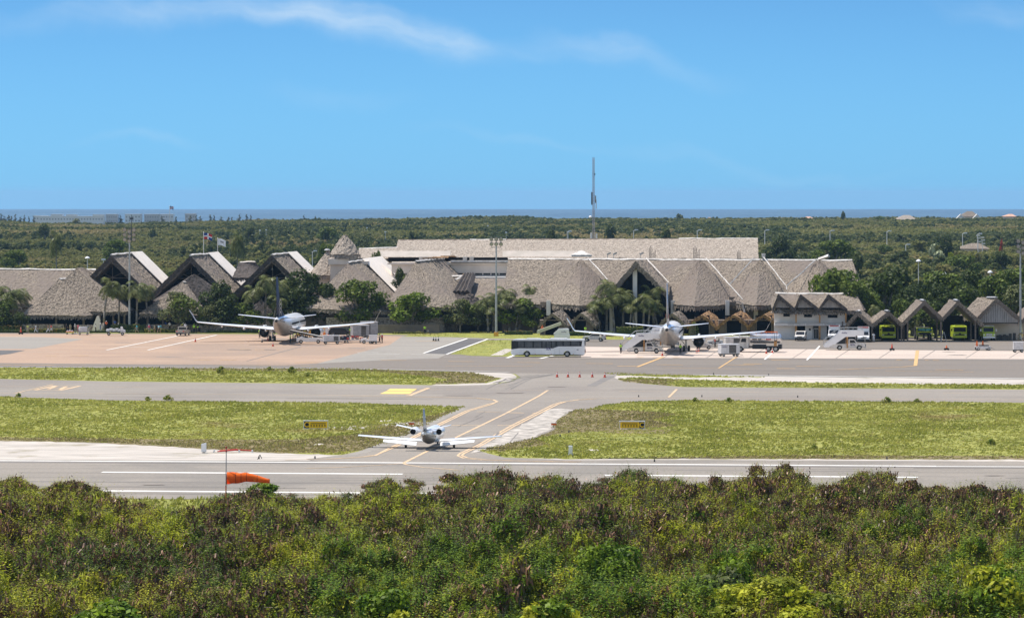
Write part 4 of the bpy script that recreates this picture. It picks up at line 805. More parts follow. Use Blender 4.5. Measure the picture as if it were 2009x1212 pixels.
# --- far buildings near the coast and in the woods
def far_block(px0, px1, py0, py1, d, label, m='white_wall', nwin=6, deep=14, floors=1):
    t = thing('hotel_block', label, 'building', (PX((px0+px1)/2, d), d, 0)); x0, x1 = PX(px0, d), PX(px1, d); z0, z1 = 0, PZ(py0, d)
    solid(t, 'wall', m, x0, x1, d, d+deep, z0, z1); solid(t, 'parapet', m, x0-.3, x1+.3, d-.3, d+deep+.3, z1+.003, z1+.5)
    w_ = (x1-x0)/nwin
    for fl in range(floors):
        for i in range(nwin): zz = z1-1.2-fl*3.0; solid(t, 'window', 'grey', x0+(i+.3)*w_, x0+(i+.7)*w_, d-.12, d-.003, zz-1.1, zz-.1)
    return t
FB = [(66, 92, 424.5, 433, 3380, 'low pale hotel block at the left end of the coast row', 5), (78, 203, 425.5, 436, 3330, 'long low white hotel wing nearest the woods on the coast', 22),
 (100, 122, 421.5, 430, 3420, 'small white upper block stepping above the long white hotel wing', 4), (130, 150, 422, 430, 3420, 'second white upper block above the long hotel wing', 4),
 (182, 205, 422, 432, 3410, 'pale block with dark openings at the right end of the long white wing', 4), (208, 230, 421.5, 434, 3380, 'brown-grey unfinished block left of the thin far mast', 5),
 (245, 276, 421.2, 436, 3370, 'pale square hotel block right behind the tall left floodlight mast', 5), (283, 312, 421.5, 434, 3400, 'greyish hotel block with a dark roof edge under the far flag', 6),
 (314, 340, 421.2, 430, 3420, 'white low roof block just under the far flag', 5), (363, 383, 420.5, 434, 3350, 'grey block standing alone beside the coastal pines', 3)]
for i, (a, b_, c, e, d, l, n) in enumerate(FB): far_block(a, b_, c, e, d, l, 'lavender' if 'brown' in l or 'grey' in l else 'white', n, floors=1 if e-c < 11 else 2)
def far_roof(px, py, wpx, hpx, d, m, label, gables=()):
    t = thing('far_house', label, 'house', (PX(px, d), d, 0)); s_ = d/F; A = W(px-wpx*.12, py, d+5); B_ = W(px+wpx*.15, py, d+5); e = [W(px-wpx/2, py+hpx*.8, d), W(px+wpx/2, py+hpx*.8, d)]
    f_ = [e[1]+Vector((0, 14, 0)), e[0]+Vector((0, 14, 0))]; b = MB()
    b.add(rel(t, e[0], e[1], f_[0], f_[1], A, B_), [(0, 1, 5, 4), (1, 2, 5), (2, 3, 4, 5), (3, 0, 4)]); b.build('roof', m, t, fix=False)
    solid(t, 'wall', 'cream', e[0].x+.8, e[1].x-.8, d+1, d+13, 0, e[0].z-.02); return t
far_roof(1778, 422, 44, 11, 3000, M['pale_thatch'], 'far house with broad pale pinkish roof left of the twin white gables'); far_roof(1585, 425, 30, 7, 3100, mat('terracotta_roof', (.55, .33, .24), (.45, .27, .2), .4, .8), 'far house with low terracotta roof right of the tree-topped skyline')
far_roof(1506, 429, 18, 7, 2950, 'terracotta' if 0 else MATS['terracotta_roof'], 'small far terracotta roof left of centre in the right woods'); far_roof(1392, 426.5, 14, 6, 3150, MATS['terracotta_roof'], 'tiny far terracotta roof near the middle of the coast')
far_roof(1982, 420, 26, 6, 3100, MATS['terracotta_roof'], 'far orange tiled roof at the right edge of the coast')
t = far_roof(1902, 414.5, 38, 13, 3000, M['thatch'], 'big far house with grey hipped roof and white gable walls')
for gx in (1885, 1917):
    a = W(gx, 420, 2993); face_panel(t, 'gable_wall', 'white_wall', [a, W(gx-9, 429, 2993), W(gx+9, 429, 2993)], 4)
far_roof(1912, 477, 62, 14, 1500, M['thatch'], 'grey thatched house in the woods under the light cluster')
# ------------------------------------------------------------ vegetation
def leafsoup(pts, nrm, size, aspect, seed, droop=0.0, updn=.35):
    r = np.random.RandomState(seed); n = len(pts)
    nr = nrm*.8+r.normal(0, .55, (n, 3))+np.array([0, 0, updn]); nr /= np.linalg.norm(nr, axis=1)[:, None]+1e-9
    a = r.normal(0, 1, (n, 3)); a -= (a*nr).sum(1)[:, None]*nr; a[:, 2] -= droop; a /= np.linalg.norm(a, axis=1)[:, None]+1e-9
    b = np.cross(nr, a); b /= np.linalg.norm(b, axis=1)[:, None]+1e-9
    s = (size*r.uniform(.6, 1.35, n))[:, None]; L = a*s; Wd = b*s*aspect
    q = np.stack([pts-L*.5, pts+Wd*.5+L*.05, pts+L*.55+nr*s*.08, pts-Wd*.5+L*.02], 1)
    return q.reshape(-1, 3)
def lobes_for(seed, Rr, h0, h1, n, rs=(.32, .5), flat=.75):
    r = random.Random(seed); out = []
    for i in range(n):
        a = r.uniform(0, 2*math.pi); u = r.random()**.5; z = r.random(); zz = h0+(h1-h0)*(.12+.76*z); k = math.sqrt(max(.08, 1-((z-.38)/.66)**2))
        out.append((math.cos(a)*Rr*.68*u*k, math.sin(a)*Rr*.68*u*k, zz, Rr*r.uniform(*rs)*flat*(1.1-.3*z)))
    out.append((0, 0, h1-Rr*.36, Rr*.38)); return out
def lobepts(lobes, n, seed, squash=.8, inner=.8):
    r = np.random.RandomState(seed); L = np.array(lobes); wgt = L[:, 3]**2; idx = r.choice(len(L), n, p=wgt/wgt.sum())
    d = r.normal(0, 1, (n, 3)); d[:, 2] += .25; d /= np.linalg.norm(d, axis=1)[:, None]
    rad = L[idx, 3]*r.uniform(inner, 1.08, n)*(1+.18*np.sin(d[:, 0]*7+idx)*np.cos(d[:, 1]*6+idx*2))
    p = L[idx, :3]+d*rad[:, None]*np.array([1, 1, squash]); return p, d
def woody(seed, lobes, h0, r0, mname='bark', stems=1, spread=.3, twigs=0, tw=.02, n=5):
    r = random.Random(seed); b = MB()
    for s in range(stems):
        bx, by = (r.uniform(-spread, spread), r.uniform(-spread, spread)) if stems > 1 else (0, 0)
        k0 = r0*(1 if stems == 1 else r.uniform(.5, 1)); top = Vector((bx*1.6, by*1.6, h0))
        b.tube([(bx, by, -.1), (bx*1.3+r.uniform(-.1, .1), by*1.3, h0*.5), top], [k0*1.25, k0, k0*.8], n)
        for (x, y, z, q) in (lobes if stems == 1 else r.sample(lobes, min(3, len(lobes)))):
            m_ = top.lerp(Vector((x, y, z)), .5)+Vector((r.uniform(-.2, .2), r.uniform(-.2, .2), -.1)); b.tube([top, m_, (x, y, z)], [k0*.6, k0*.4, k0*.15], 4)
    for i in range(twigs):
        x, y, z, q = r.choice(lobes); p = Vector((x, y, z)); e = p+Vector((r.gauss(0, 1), r.gauss(0, 1), r.uniform(-.6, 1.4))).normalized()*q*r.uniform(.6, 1.35); st = Vector((x*.4, y*.4, z-q*1.2)); b.tube([st, p.lerp(e, .4), e], [tw*1.5, tw, tw*.4], 3)
    return b.mesh('limbs', mname, fix=False)
def tree_parts(seed, Rr, H_, n, size, lm, trunk=.25, h0=None, nl=11, squash=.8, aspect=.7, inner=.75, barkm='bark', rs=(.32, .5), mix=None):
    h0 = H_*.3 if h0 is None else h0; lb = lobes_for(seed, Rr, h0, H_, nl, rs); p, d = lobepts(lb, n, seed, squash, inner)
    v = leafsoup(p, d, size, aspect, seed+1); mi = None; mats = [lm]
    if mix: mats = [lm, mix[0]]; mi = (np.random.RandomState(seed).rand(n) < mix[1]).astype(int)
    return fastmesh('crown', v, 4, mats, mi), woody(seed, lb, h0, trunk, barkm)
def tree(name, label, cat, loc, parts, rz=0, scale=1, group=None):
    t = thing(name, label, cat, loc, rz, group); t.scale = scale if isinstance(scale, tuple) else (scale,)*3
    c = link('crown', parts[0], t); k = link('trunk', parts[1], t); return t, c, k
# --- broad trees by the terminal: (centre px, top px row, crown half width px, depth, variant, label)
BV = [tree_parts(11, 4.2, 7.6, 3400, .42, 'leaf_mid', .28, 1.9, 15), tree_parts(12, 4.2, 7.6, 3400, .42, 'leaf_dark', .3, 1.6, 14), tree_parts(13, 4.2, 7.6, 3200, .42, 'leaf_bright', .26, 2.1, 13, mix=('leaf_mid', .45)),
      tree_parts(14, 4.2, 7.6, 2600, .42, 'leaf_grey', .2, 1.7, 14, mix=('leaf_mid', .4)), tree_parts(15, 4.2, 7.6, 3000, .42, 'leaf_dark', .3, .8, 16, mix=('leaf_mid', .25))]
BT = [(350, 574, 44, 846, 3, 'greyish green tree beside the pickup left of the dark-tailed airliner'), (432, 551, 42, 848, 1, 'dark round tree above the left wingtip of the dark-tailed airliner'), (478, 596, 40, 846, 0, 'green tree behind the left wing of the dark-tailed airliner'),
      (590, 528, 58, 852, 1, 'big dark spreading tree behind the navy airliner fin'), (640, 556, 38, 851, 4, 'dark tree between the navy fin and the bright round tree'), (545, 575, 36, 850, 4, 'dark tree just left of the navy fin'), (560, 608, 30, 846, 3, 'low greyish tree right behind the dark-tailed airliner stabiliser'),
      (708, 552, 50, 846, 0, 'full green tree above the right wing of the dark-tailed airliner'), (808, 577, 46, 844, 2, 'bright green round tree on a visible forked trunk'), (903, 588, 36, 844, 3, 'small greyish tree left of the middle floodlight mast'), (938, 600, 28, 846, 3, 'thin greyish tree touching the middle floodlight mast'),
      (1020, 588, 44, 844, 2, 'leafy tree above the front of the white bus'), (1046, 606, 26, 842, 0, 'small leafy tree left of the first gate hut'), (8, 590, 34, 852, 4, 'dark tree mass cut by the left edge'), (38, 612, 22, 850, 1, 'low dark tree at the corner of the leftmost pavilion'),
      (738, 497, 16, 905, 0, 'small tree top poking up beside the pale sheet strip'), (785, 526, 20, 880, 4, 'small dark tree between the two hipped halls'), (410, 600, 26, 845, 3, 'greyish tree beside the hipped shelter')]
for i, (px, py, hw, d, v, lab) in enumerate(BT):
    hh = PZ(py, d)*1.03; w_ = hw*d/F*1.2; tree('broad_tree', lab, 'tree', (PX(px, d), d, 0), BV[v], rnd.uniform(0, 6), (w_/4.0, w_/4.0, hh/7.6), 'broadleaf trees in front of the terminal')
# trees behind the fire station
RT = [(1650, 531, 60, 822, 0, 'green flat-topped tree rising behind the two-storey building roof'), (1612, 545, 30, 824, 2, 'bright tree at the left of the flat-topped tree behind the two-storey building'), (1735, 535, 60, 836, 4, 'wide dark tree behind the small bays'), (1708, 572, 34, 818, 0, 'green tree between the two-storey building and the small bay'),
      (1790, 560, 45, 826, 1, 'dark tree left of the tall open bay'), (1812, 600, 34, 812, 3, 'leafy tree seen through the tall open bay'), (1845, 556, 44, 830, 1, 'dark tree above the valley of the two tall bays'), (1895, 560, 50, 834, 4, 'dark tree behind the tall dark bay'), (1770, 588, 30, 815, 0, 'green tree just behind the small lime truck bay'),
      (1945, 545, 46, 850, 0, 'green tree above the boarded gable shed'), (1990, 560, 44, 845, 3, 'greyish tree behind the right mast'), (2030, 548, 50, 852, 1, 'dark tree at the right edge behind the mast'), (1760, 520, 55, 870, 1, 'dark tall tree deeper in the woods behind the bays'), (1840, 535, 55, 880, 0, 'green tree deeper behind the tall bays'), (1905, 530, 50, 890, 4, 'dark tree deeper behind the boarded shed'),
      (1705, 545, 44, 868, 3, 'greyish tree deeper left behind the small bays'), (1985, 530, 50, 895, 0, 'green tree deeper at the far right'), (1670, 556, 34, 815, 0, 'green crown leaning over the two-storey roof end'), (1835, 590, 28, 814, 4, 'dark tree seen through the right side of the open bay'), (1870, 595, 30, 812, 1, 'dark tree filling the back of the tall dark bay')]
for i, (px, py, hw, d, v, lab) in enumerate(RT):
    hh = PZ(py, d)*1.03; w_ = hw*d/F*1.2; tree('broad_tree', lab, 'tree', (PX(px, d), d, 0), BV[v], rnd.uniform(0, 6), (w_/4.0, w_/4.0, hh/7.6), 'trees behind the fire station')
# --- palms
def palm_parts(seed, H_, nf=22, L=2.7, lean=.6, wind=(.5, 0), royal=False):
    r = random.Random(seed); b = MB(); top = Vector((lean, r.uniform(-.3, .3), H_)); pts = [Vector((lean*(u**2), 0, H_*u)) for u in (0, .2, .45, .7, 1)]; pts[-1] = top
    b.tube(pts, [.24, .17, .15, .14, .13], 8); tr = b.mesh('trunk', 'palm_bark', fix=False, smooth=True); V = []
    for i in range(nf):
        a = 2*math.pi*i/nf+r.uniform(-.25, .25); el = r.uniform(-.25, 1.15); d = Vector((math.cos(a)*math.cos(el), math.sin(a)*math.cos(el), math.sin(el))); d += Vector((wind[0], wind[1], 0))*.6; d.normalize(); LL = L*r.uniform(.8, 1.1); p = top.copy(); K = 9; ps = [p.copy()]
        for k in range(K): d = (d+Vector((0, 0, -.17-.03*k))).normalized(); p = p+d*LL/K; ps.append(p.copy())
        for k in range(1, K+1):
            t = (ps[k]-ps[k-1]).normalized(); s_ = t.cross(Vector((0, 0, 1))); s_ = s_.normalized() if s_.length > .01 else Vector((1, 0, 0)); lw = .75*math.sin(math.pi*(.12+.85*k/(K+1)))
            for sg in (-1, 1):
                for h_ in (0, .5):
                    q = ps[k-1].lerp(ps[k], h_); e = q+s_*sg*lw*r.uniform(.8, 1.1)+t*lw*.5+Vector((0, 0, -lw*r.uniform(.25, .6))); V += [q, q+t*LL/K*.42, e+t*.05, e]
            u_ = Vector((0, 0, .02)); V += [ps[k-1]-s_*.03+u_, ps[k-1]+s_*.03+u_, ps[k]+s_*.02+u_, ps[k]-s_*.02+u_]
    return fastmesh('crown', np.array([tuple(v) for v in V]), 4, ['palm_leaf']), tr
PV = [palm_parts(1, 7, lean=.9), palm_parts(2, 7, lean=-.5, wind=(.3, 0)), palm_parts(3, 7, nf=20, lean=.2, wind=(.1, 0)), palm_parts(4, 7, nf=14, L=3.0, lean=-.8, wind=(.9, .2)), palm_parts(5, 7, nf=15, L=2.4, lean=.3, wind=(-.5, .4))]
PT = [(47, 582, 868, 3, 'wind-blown palm in front of the leftmost long roof', 1.0), (-2, 570, 858, 1, 'palm cut by the left edge of the picture', 1.1), (14, 590, 856, 2, 'low palm beside the dark trees at the left edge', 1), (203, 560, 848, 0, 'curved coconut palm right of the leftmost pavilions', 1.0), (233, 565, 852, 2, 'feathery palm left of the tall mast', .85),
      (268, 562, 849, 2, 'straight royal palm just right of the tall mast', 1.05), (290, 568, 852, 1, 'second royal palm right of the tall mast', .95), (520, 552, 847, 2, 'palm left of the navy airliner fin', 1), (500, 572, 845, 1, 'lower palm at the left of the navy fin', 1), (535, 590, 845, 0, 'yellowish palm close behind the dark-tailed airliner', .9),
      (958, 590, 843, 1, 'leaning palm just left of the middle mast', 1), (990, 572, 846, 2, 'tall palm right of the middle mast', 1.05), (975, 605, 842, 3, 'yellowing low palm at the foot of the middle mast', .95), (1038, 568, 848, 2, 'dark palm tuft against the terminal slope', .8), (1012, 600, 843, 0, 'palm between the middle mast and the leafy tree', .9),
      (1190, 560, 836, 2, 'tall palm left of the white gable column', 1.15), (1205, 585, 833, 1, 'palm standing before the open gable', 1.1), (1176, 600, 833, 3, 'low palm between the two left gate huts', 1), (1236, 600, 832, 4, 'small palm beneath the white gable column', .9), (1262, 585, 833, 2, 'full palm right of the white gable column', 1.15),
      (1222, 575, 836, 2, 'palm crossing the left edge of the white gable column', 1.1), (1246, 597, 834, 1, 'low dense palm in front of the white gable column', 1.05), (1160, 590, 836, 0, 'palm above the second gate hut', 1.0), (1272, 600, 832, 4, 'drooping palm behind the stairs truck', 1.0), (968, 583, 845, 2, 'palm crown right against the middle mast', 1.1), (1000, 590, 844, 3, 'bright palm between the mast and the leafy tree', 1.1), (545, 556, 849, 2, 'palm crown behind the navy fin', 1.1), (30, 575, 856, 1, 'palm at the left edge over the leftmost pavilion corner', 1.2), (1283, 572, 838, 1, 'tall palm next to the pale airliner fin', 1.1), (1290, 605, 834, 3, 'low palm left of the pale airliner fin', .9), (465, 470, 1010, 2, 'distant palm behind the middle gabled hall', .8), (1715, 605, 808, 2, 'small palm behind the small bay', .6), (112, 470, 1100, 1, 'lone palm crown in the woods at left', .8)]
for i, (px, py, d, v, lab, s_) in enumerate(PT):
    hh = PZ(py, d); tree('palm_tree', lab, 'palm', (PX(px, d), d, 0), PV[v], rnd.uniform(-.4, .4) if v != 3 else 0, (s_*1.3, s_*1.3, max(.45, hh/6.9)), 'palms in front of the terminal')
# --- hedges and shrubs
def hedge(name, label, px0, px1, d, h, dep, lm, cat='hedge', lm2=None, rnd_top=False, grp=None):
    x0, x1 = PX(px0, d), PX(px1, d); t_loc = ((x0+x1)/2, d, 0); w_ = x1-x0; r = np.random.RandomState(int(px0*7+d)); n = int(max(60, (w_*h+w_*dep)*26)); P = np.zeros((n, 3)); N = np.zeros((n, 3))
    k = r.rand(n); f = k < h/(h+dep); P[:, 0] = r.uniform(-w_/2, w_/2, n); P[f, 2] = r.uniform(.02, h, f.sum()); P[f, 1] = r.uniform(-.1, .1, f.sum()); N[f, 1] = -1; g = ~f; P[g, 1] = r.uniform(0, dep, g.sum()); P[g, 2] = h+r.uniform(-.12, .1, g.sum()); N[g, 2] = 1
    P[:, 2] += .07*np.sin(P[:, 0]*2.1+d)*(P[:, 2] > h*.6)
    if rnd_top: e = np.sqrt(np.maximum(0.02, 1-(P[:, 0]/(w_/2))**2)); P[:, 2] *= e
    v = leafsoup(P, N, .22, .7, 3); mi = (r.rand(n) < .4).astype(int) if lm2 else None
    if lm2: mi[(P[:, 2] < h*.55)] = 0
    o = link(name, fastmesh(name, v, 4, [lm]+([lm2] if lm2 else []), mi), None, t_loc); tag(o, label, cat, grp)
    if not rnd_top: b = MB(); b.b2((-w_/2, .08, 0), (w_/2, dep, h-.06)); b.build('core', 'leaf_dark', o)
    return o
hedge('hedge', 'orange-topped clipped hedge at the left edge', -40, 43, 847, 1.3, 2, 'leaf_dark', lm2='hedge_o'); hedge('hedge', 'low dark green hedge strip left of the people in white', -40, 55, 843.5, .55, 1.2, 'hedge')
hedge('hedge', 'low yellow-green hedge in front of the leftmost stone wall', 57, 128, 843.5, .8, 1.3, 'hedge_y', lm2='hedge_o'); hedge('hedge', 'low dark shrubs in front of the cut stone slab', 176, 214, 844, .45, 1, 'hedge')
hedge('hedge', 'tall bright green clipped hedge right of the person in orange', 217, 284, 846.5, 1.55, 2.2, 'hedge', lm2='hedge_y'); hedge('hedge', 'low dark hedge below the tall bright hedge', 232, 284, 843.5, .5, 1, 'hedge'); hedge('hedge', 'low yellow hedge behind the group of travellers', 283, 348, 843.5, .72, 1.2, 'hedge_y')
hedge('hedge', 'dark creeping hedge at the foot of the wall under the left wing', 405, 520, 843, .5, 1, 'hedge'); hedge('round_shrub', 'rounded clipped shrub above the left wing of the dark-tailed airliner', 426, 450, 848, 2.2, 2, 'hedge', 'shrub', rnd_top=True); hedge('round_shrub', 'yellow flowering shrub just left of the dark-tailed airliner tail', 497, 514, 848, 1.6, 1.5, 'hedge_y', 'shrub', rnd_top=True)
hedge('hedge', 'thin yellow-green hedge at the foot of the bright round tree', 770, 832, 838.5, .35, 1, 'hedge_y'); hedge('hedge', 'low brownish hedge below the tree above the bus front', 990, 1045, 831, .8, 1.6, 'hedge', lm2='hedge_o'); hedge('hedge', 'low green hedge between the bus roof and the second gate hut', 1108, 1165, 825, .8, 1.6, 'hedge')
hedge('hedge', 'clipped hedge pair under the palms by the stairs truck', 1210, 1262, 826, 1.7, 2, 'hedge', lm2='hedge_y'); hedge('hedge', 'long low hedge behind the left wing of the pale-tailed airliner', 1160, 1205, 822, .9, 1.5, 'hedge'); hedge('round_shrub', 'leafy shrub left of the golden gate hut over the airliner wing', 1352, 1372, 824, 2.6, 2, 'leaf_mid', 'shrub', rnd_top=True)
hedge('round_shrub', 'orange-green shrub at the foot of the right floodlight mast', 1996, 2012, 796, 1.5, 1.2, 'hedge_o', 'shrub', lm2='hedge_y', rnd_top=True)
# --- geometry-nodes scatter for what nobody could count
def scatter(name, P, rot, scl, idx, colls, base=None):
    me = bpy.data.meshes.new(name); me.vertices.add(len(P)); me.vertices.foreach_set('co', np.asarray(P, dtype=np.float32).ravel())
    for nm, ty, dat in (('rot', 'FLOAT', rot), ('scl', 'FLOAT_VECTOR', scl), ('idx', 'INT', idx)):
        a = me.attributes.new(nm, ty, 'POINT'); a.data.foreach_set('vector' if ty == 'FLOAT_VECTOR' else 'value', np.asarray(dat).ravel())
    o = link(name, me); o['kind'] = 'stuff'
    ng = bpy.data.node_groups.new(name+'_scatter', 'GeometryNodeTree'); ng.interface.new_socket('Geometry', in_out='INPUT', socket_type='NodeSocketGeometry'); ng.interface.new_socket('Geometry', in_out='OUTPUT', socket_type='NodeSocketGeometry')
    N = ng.nodes; L = ng.links; gi = N.new('NodeGroupInput'); go = N.new('NodeGroupOutput'); jn = N.new('GeometryNodeJoinGeometry')
    def at(nm, ty): n = N.new('GeometryNodeInputNamedAttribute'); n.data_type = ty; n.inputs['Name'].default_value = nm; return n.outputs['Attribute']
    cx = N.new('ShaderNodeCombineXYZ'); L.new(at('rot', 'FLOAT'), cx.inputs[2]); sv = at('scl', 'FLOAT_VECTOR'); iv = at('idx', 'INT')
    for c in colls:
        ci = N.new('GeometryNodeCollectionInfo'); ci.inputs['Collection'].default_value = c; ci.inputs['Separate Children'].default_value = True; ci.inputs['Reset Children'].default_value = True; ci.transform_space = 'ORIGINAL'
        ip = N.new('GeometryNodeInstanceOnPoints'); ip.inputs['Pick Instance'].default_value = True
        L.new(gi.outputs[0], ip.inputs['Points']); L.new(ci.outputs[0], ip.inputs['Instance']); L.new(iv, ip.inputs['Instance Index']); L.new(cx.outputs[0], ip.inputs['Rotation']); L.new(sv, ip.inputs['Scale']); L.new(ip.outputs[0], jn.inputs[0])
    L.new(jn.outputs[0], go.inputs[0]); md = o.modifiers.new('scatter', 'NODES'); md.node_group = ng; return o
def vnoise(x, y, s, seed=0):
    x = np.asarray(x)/s; y = np.asarray(y)/s; xi = np.floor(x); yi = np.floor(y); fx = x-xi; fy = y-yi; fx = fx*fx*(3-2*fx); fy = fy*fy*(3-2*fy)
    h = lambda a, b: np.modf(np.abs(np.sin(a*127.1+b*311.7+seed*17.3)*43758.5453))[0]
    return (h(xi, yi)*(1-fx)+h(xi+1, yi)*fx)*(1-fy)+(h(xi, yi+1)*(1-fx)+h(xi+1, yi+1)*fx)*fy
# woodland behind the terminal
FV = []; cc = bpy.data.collections.new('woodland_crowns')
for i, (lm, n, sz, rs) in enumerate([('leaf_forest', 460, .7, (.35, .5)), ('leaf_forest2', 420, .7, (.3, .48)), ('leaf_forest', 420, .8, (.32, .52)), ('leaf_forest2', 440, .75, (.35, .5)), ('leaf_forest3', 460, .75, (.35, .5)), ('leaf_forest', 380, .75, (.3, .45))]):
    FV.append(tree_parts(40+i, 3.2, 5.6, n, sz, lm, .18, 1.0, 8, .8, .8, .7, rs=rs))
PRO = [(1530, 462, 42, 1330, 4, 'very dark dense tree right of the long back hall'), (1635, 470, 52, 1300, 0, 'broad olive tree right of the very dark tree behind the terminal'), (487, 448, 20, 1900, 4, 'dark round tree in the woods right of the white flag'), (88, 440, 22, 2050, 4, 'dark spreading tree in the left woods'), (300, 450, 12, 2100, 4, 'small dark tree in the woods above the left mast'),
       (1200, 443, 22, 1800, 4, 'dark tree just right of the lattice tower'), (1305, 452, 22, 1600, 4, 'dark low tree behind the long back hall ridge'), (1080, 452, 20, 1600, 4, 'dark tree behind the back hall left of the lattice tower'), (1850, 460, 40, 1500, 4, 'dark tree in the right woods above the pale bush'), (1890, 500, 45, 1250, 0, 'green tree in the right woods below the thatched house'), (1333, 420, 14, 3300, 4, 'dark tree rising on the skyline right of the tower'), (1728, 424, 28, 2900, 3, 'dome-shaped green tree on the right skyline'),
       (1655, 416, 9, 3000, 4, 'tall tufted tree breaking the skyline at right'), (810, 455, 20, 1700, 4, 'dark tree behind the left end of the long back hall'), (1012, 425, 20, 3200, 1, 'pale hazy tree mound on the skyline left of the tower'), (1735, 480, 26, 1700, 3, 'dark green tree in the woods under the street lamp'), (225, 470, 40, 1500, 5, 'olive tree behind the leftmost gable'), (640, 445, 30, 1900, 1, 'dull green tree in the woods left of the round tower'),
       (1685, 500, 25, 1200, 4, 'narrow dark tree right of the terminal ridge end'), (30, 490, 40, 1350, 5, 'olive scrub tree above the leftmost long roof'), (640, 478, 26, 1200, 0, 'green tree beside the round tower'), (1960, 490, 36, 1300, 4, 'dark tree in the woods left of the right mast'), (1800, 470, 24, 1700, 2, 'olive tree between two street lamps at right'), (150, 428, 14, 3000, 1, 'green mound in front of the white hotel wing')]
for px, py, hw, d, v, lab in PRO:
    hh = PZ(py, d); w_ = hw*d/F; t, c, k = tree('woodland_tree', lab, 'tree', (PX(px, d), d, 0), FV[v] if hw < 26 else (BV[1] if v == 4 else BV[0]), rnd.uniform(0, 6), (w_/3.1, w_/3.1, hh/5.6) if hw < 26 else (w_/4, w_/4, hh/7.6))
SRC = []
for v in range(6):                                             # one plain tree of each kind, then the countless rest
    px, d = 60+330*v, 1150+90*v; t, c, k = tree('woodland_tree', ['olive scrub tree', 'dull grey-green tree', 'rounded olive tree', 'pale dull tree', 'dark leafy tree', 'thin olive tree'][v]+' in the front of the woods %s' % ['at far left', 'above the left halls', 'left of the tower', 'right of the tower', 'right of the terminal', 'near the right mast'][v], 'tree', (PX(px, d), d, 0), FV[v], v)
    c.name = 'crown'; cc.objects.link(c)
names = sorted([(o.name, i) for i, o in enumerate(cc.objects)]); order = [0]*6
for k_, (nm, i) in enumerate(names): order[i] = k_              # collection children are picked in name order
r = np.random.RandomState(3); n = 230000; dd = np.sqrt(r.uniform(905**2, 3600**2, n)); xx = dd*r.uniform(-.150, .150, n)
nz1 = vnoise(xx, dd, 60, 1); nz2 = vnoise(xx, dd, 220, 2); nz3 = vnoise(xx, dd*.5, 25, 3); left = (xx/dd < -.03)
keep = r.rand(n) < np.where(dd < 1500, .75, .95)*(.55+.45*nz3); keep &= ~((dd < 965) & (np.abs(xx+5) < 75)) ; dd, xx, nz1, nz2, nz3 = (a[keep] for a in (dd, xx, nz1, nz2, nz3)); n = len(dd)
s = r.uniform(.42, .75, n)+.5*(nz1 > .7)*r.rand(n)+.3*nz2+.15*(dd > 2200); TCX = [0, 60, 200, 390, 480, 700, 900, 1012, 1100, 1200, 1330, 1700, 1750, 1850, 2009]; TCY = [432, 436, 437, 434, 431, 430, 426, 422, 428, 427, 428, 427, 424, 427, 423]; hcap = (H-(np.interp(CX+xx/dd*F, TCX, TCY)+9*(vnoise(xx, dd*.3, 34, 12)-.25)+r.uniform(-1, 3, n)-YE)*dd/F)/5.6; hz = np.minimum(s*r.uniform(.8, 1.15, n), np.maximum(hcap, .35))
s = s*np.where(xx/dd > -.02, 1.3, 1.0); tt = np.clip((dd-1700)/1200, 0, 1); hz = hz*(1-tt)+np.clip(hcap, .3, 2.2)*r.uniform(.8, 1, n)*tt; s = np.maximum(s, .5+.55*tt)
cl_ = PZ(487, dd)  # keep the scrub in front of the far houses low
near = (np.abs(xx-PX(1912, 1500)) < 9) & (dd > 1380) & (dd < 1500); hz = np.where(near, np.clip(hz, 1.4, 1.55), hz)
P = np.stack([xx, dd, np.zeros(n)], 1); kind = np.where(nz1+.4*r.rand(n) > .88, 4, r.choice([0, 1, 2, 3, 5], n)); idx = np.array(order)[kind]
scatter('woodland', P, r.uniform(0, 6.28, n), np.stack([s, s, hz], 1), idx, [cc])
# coast pines standing against the sea
CV = []
for i in range(3):
    rr = random.Random(60+i); lb = [(rr.uniform(-1.6, 1.6)*(1-k/16), rr.uniform(-1.6, 1.6)*(1-k/16), 3.2+k*.7, rr.uniform(.7, 1.6)*(1.1-.05*k)) for k in range(14)]; p, d_ = lobepts(lb, 420, 60+i, .9, .5); CV.append((fastmesh('crown', leafsoup(p, d_, .9, .5, i), 4, ['casuarina']), woody(60+i, lb, 4, .28)))
cp = [(2, 415), (8, 418), (22, 420), (30, 416), (48, 416), (57, 421), (66, 420), (236, 417), (373, 419), (385, 418), (393, 419), (413, 417), (420, 418), (434, 420), (448, 422), (455, 422), (470, 415), (484, 415.5), (492, 418), (537, 424), (555, 425), (573, 425), (596, 417), (619, 419), (643, 424), (318, 419), (17, 417), (345, 421), (40, 421), (505, 424)]
for i, (px, py) in enumerate(cp):
    py += 1
    d = 3340+rnd.uniform(-60, 60); hh = PZ(py, d); tree('coastal_pine', 'wispy coastal pine '+('left of the hotel blocks' if px < 70 else 'among the hotel blocks' if px < 360 else 'just right of the last hotel block' if px < 400 else 'on the skyline beyond the two gabled halls' if px < 520 else 'on the skyline above the gabled hall behind the airliner' if px < 600 else 'on the skyline above the round tower'), 'tree', (PX(px, d), d, 0), CV[i % 3], i, (rnd.uniform(.8, 1.6),)*2+(hh/14.2,), 'coastal pines against the sea')
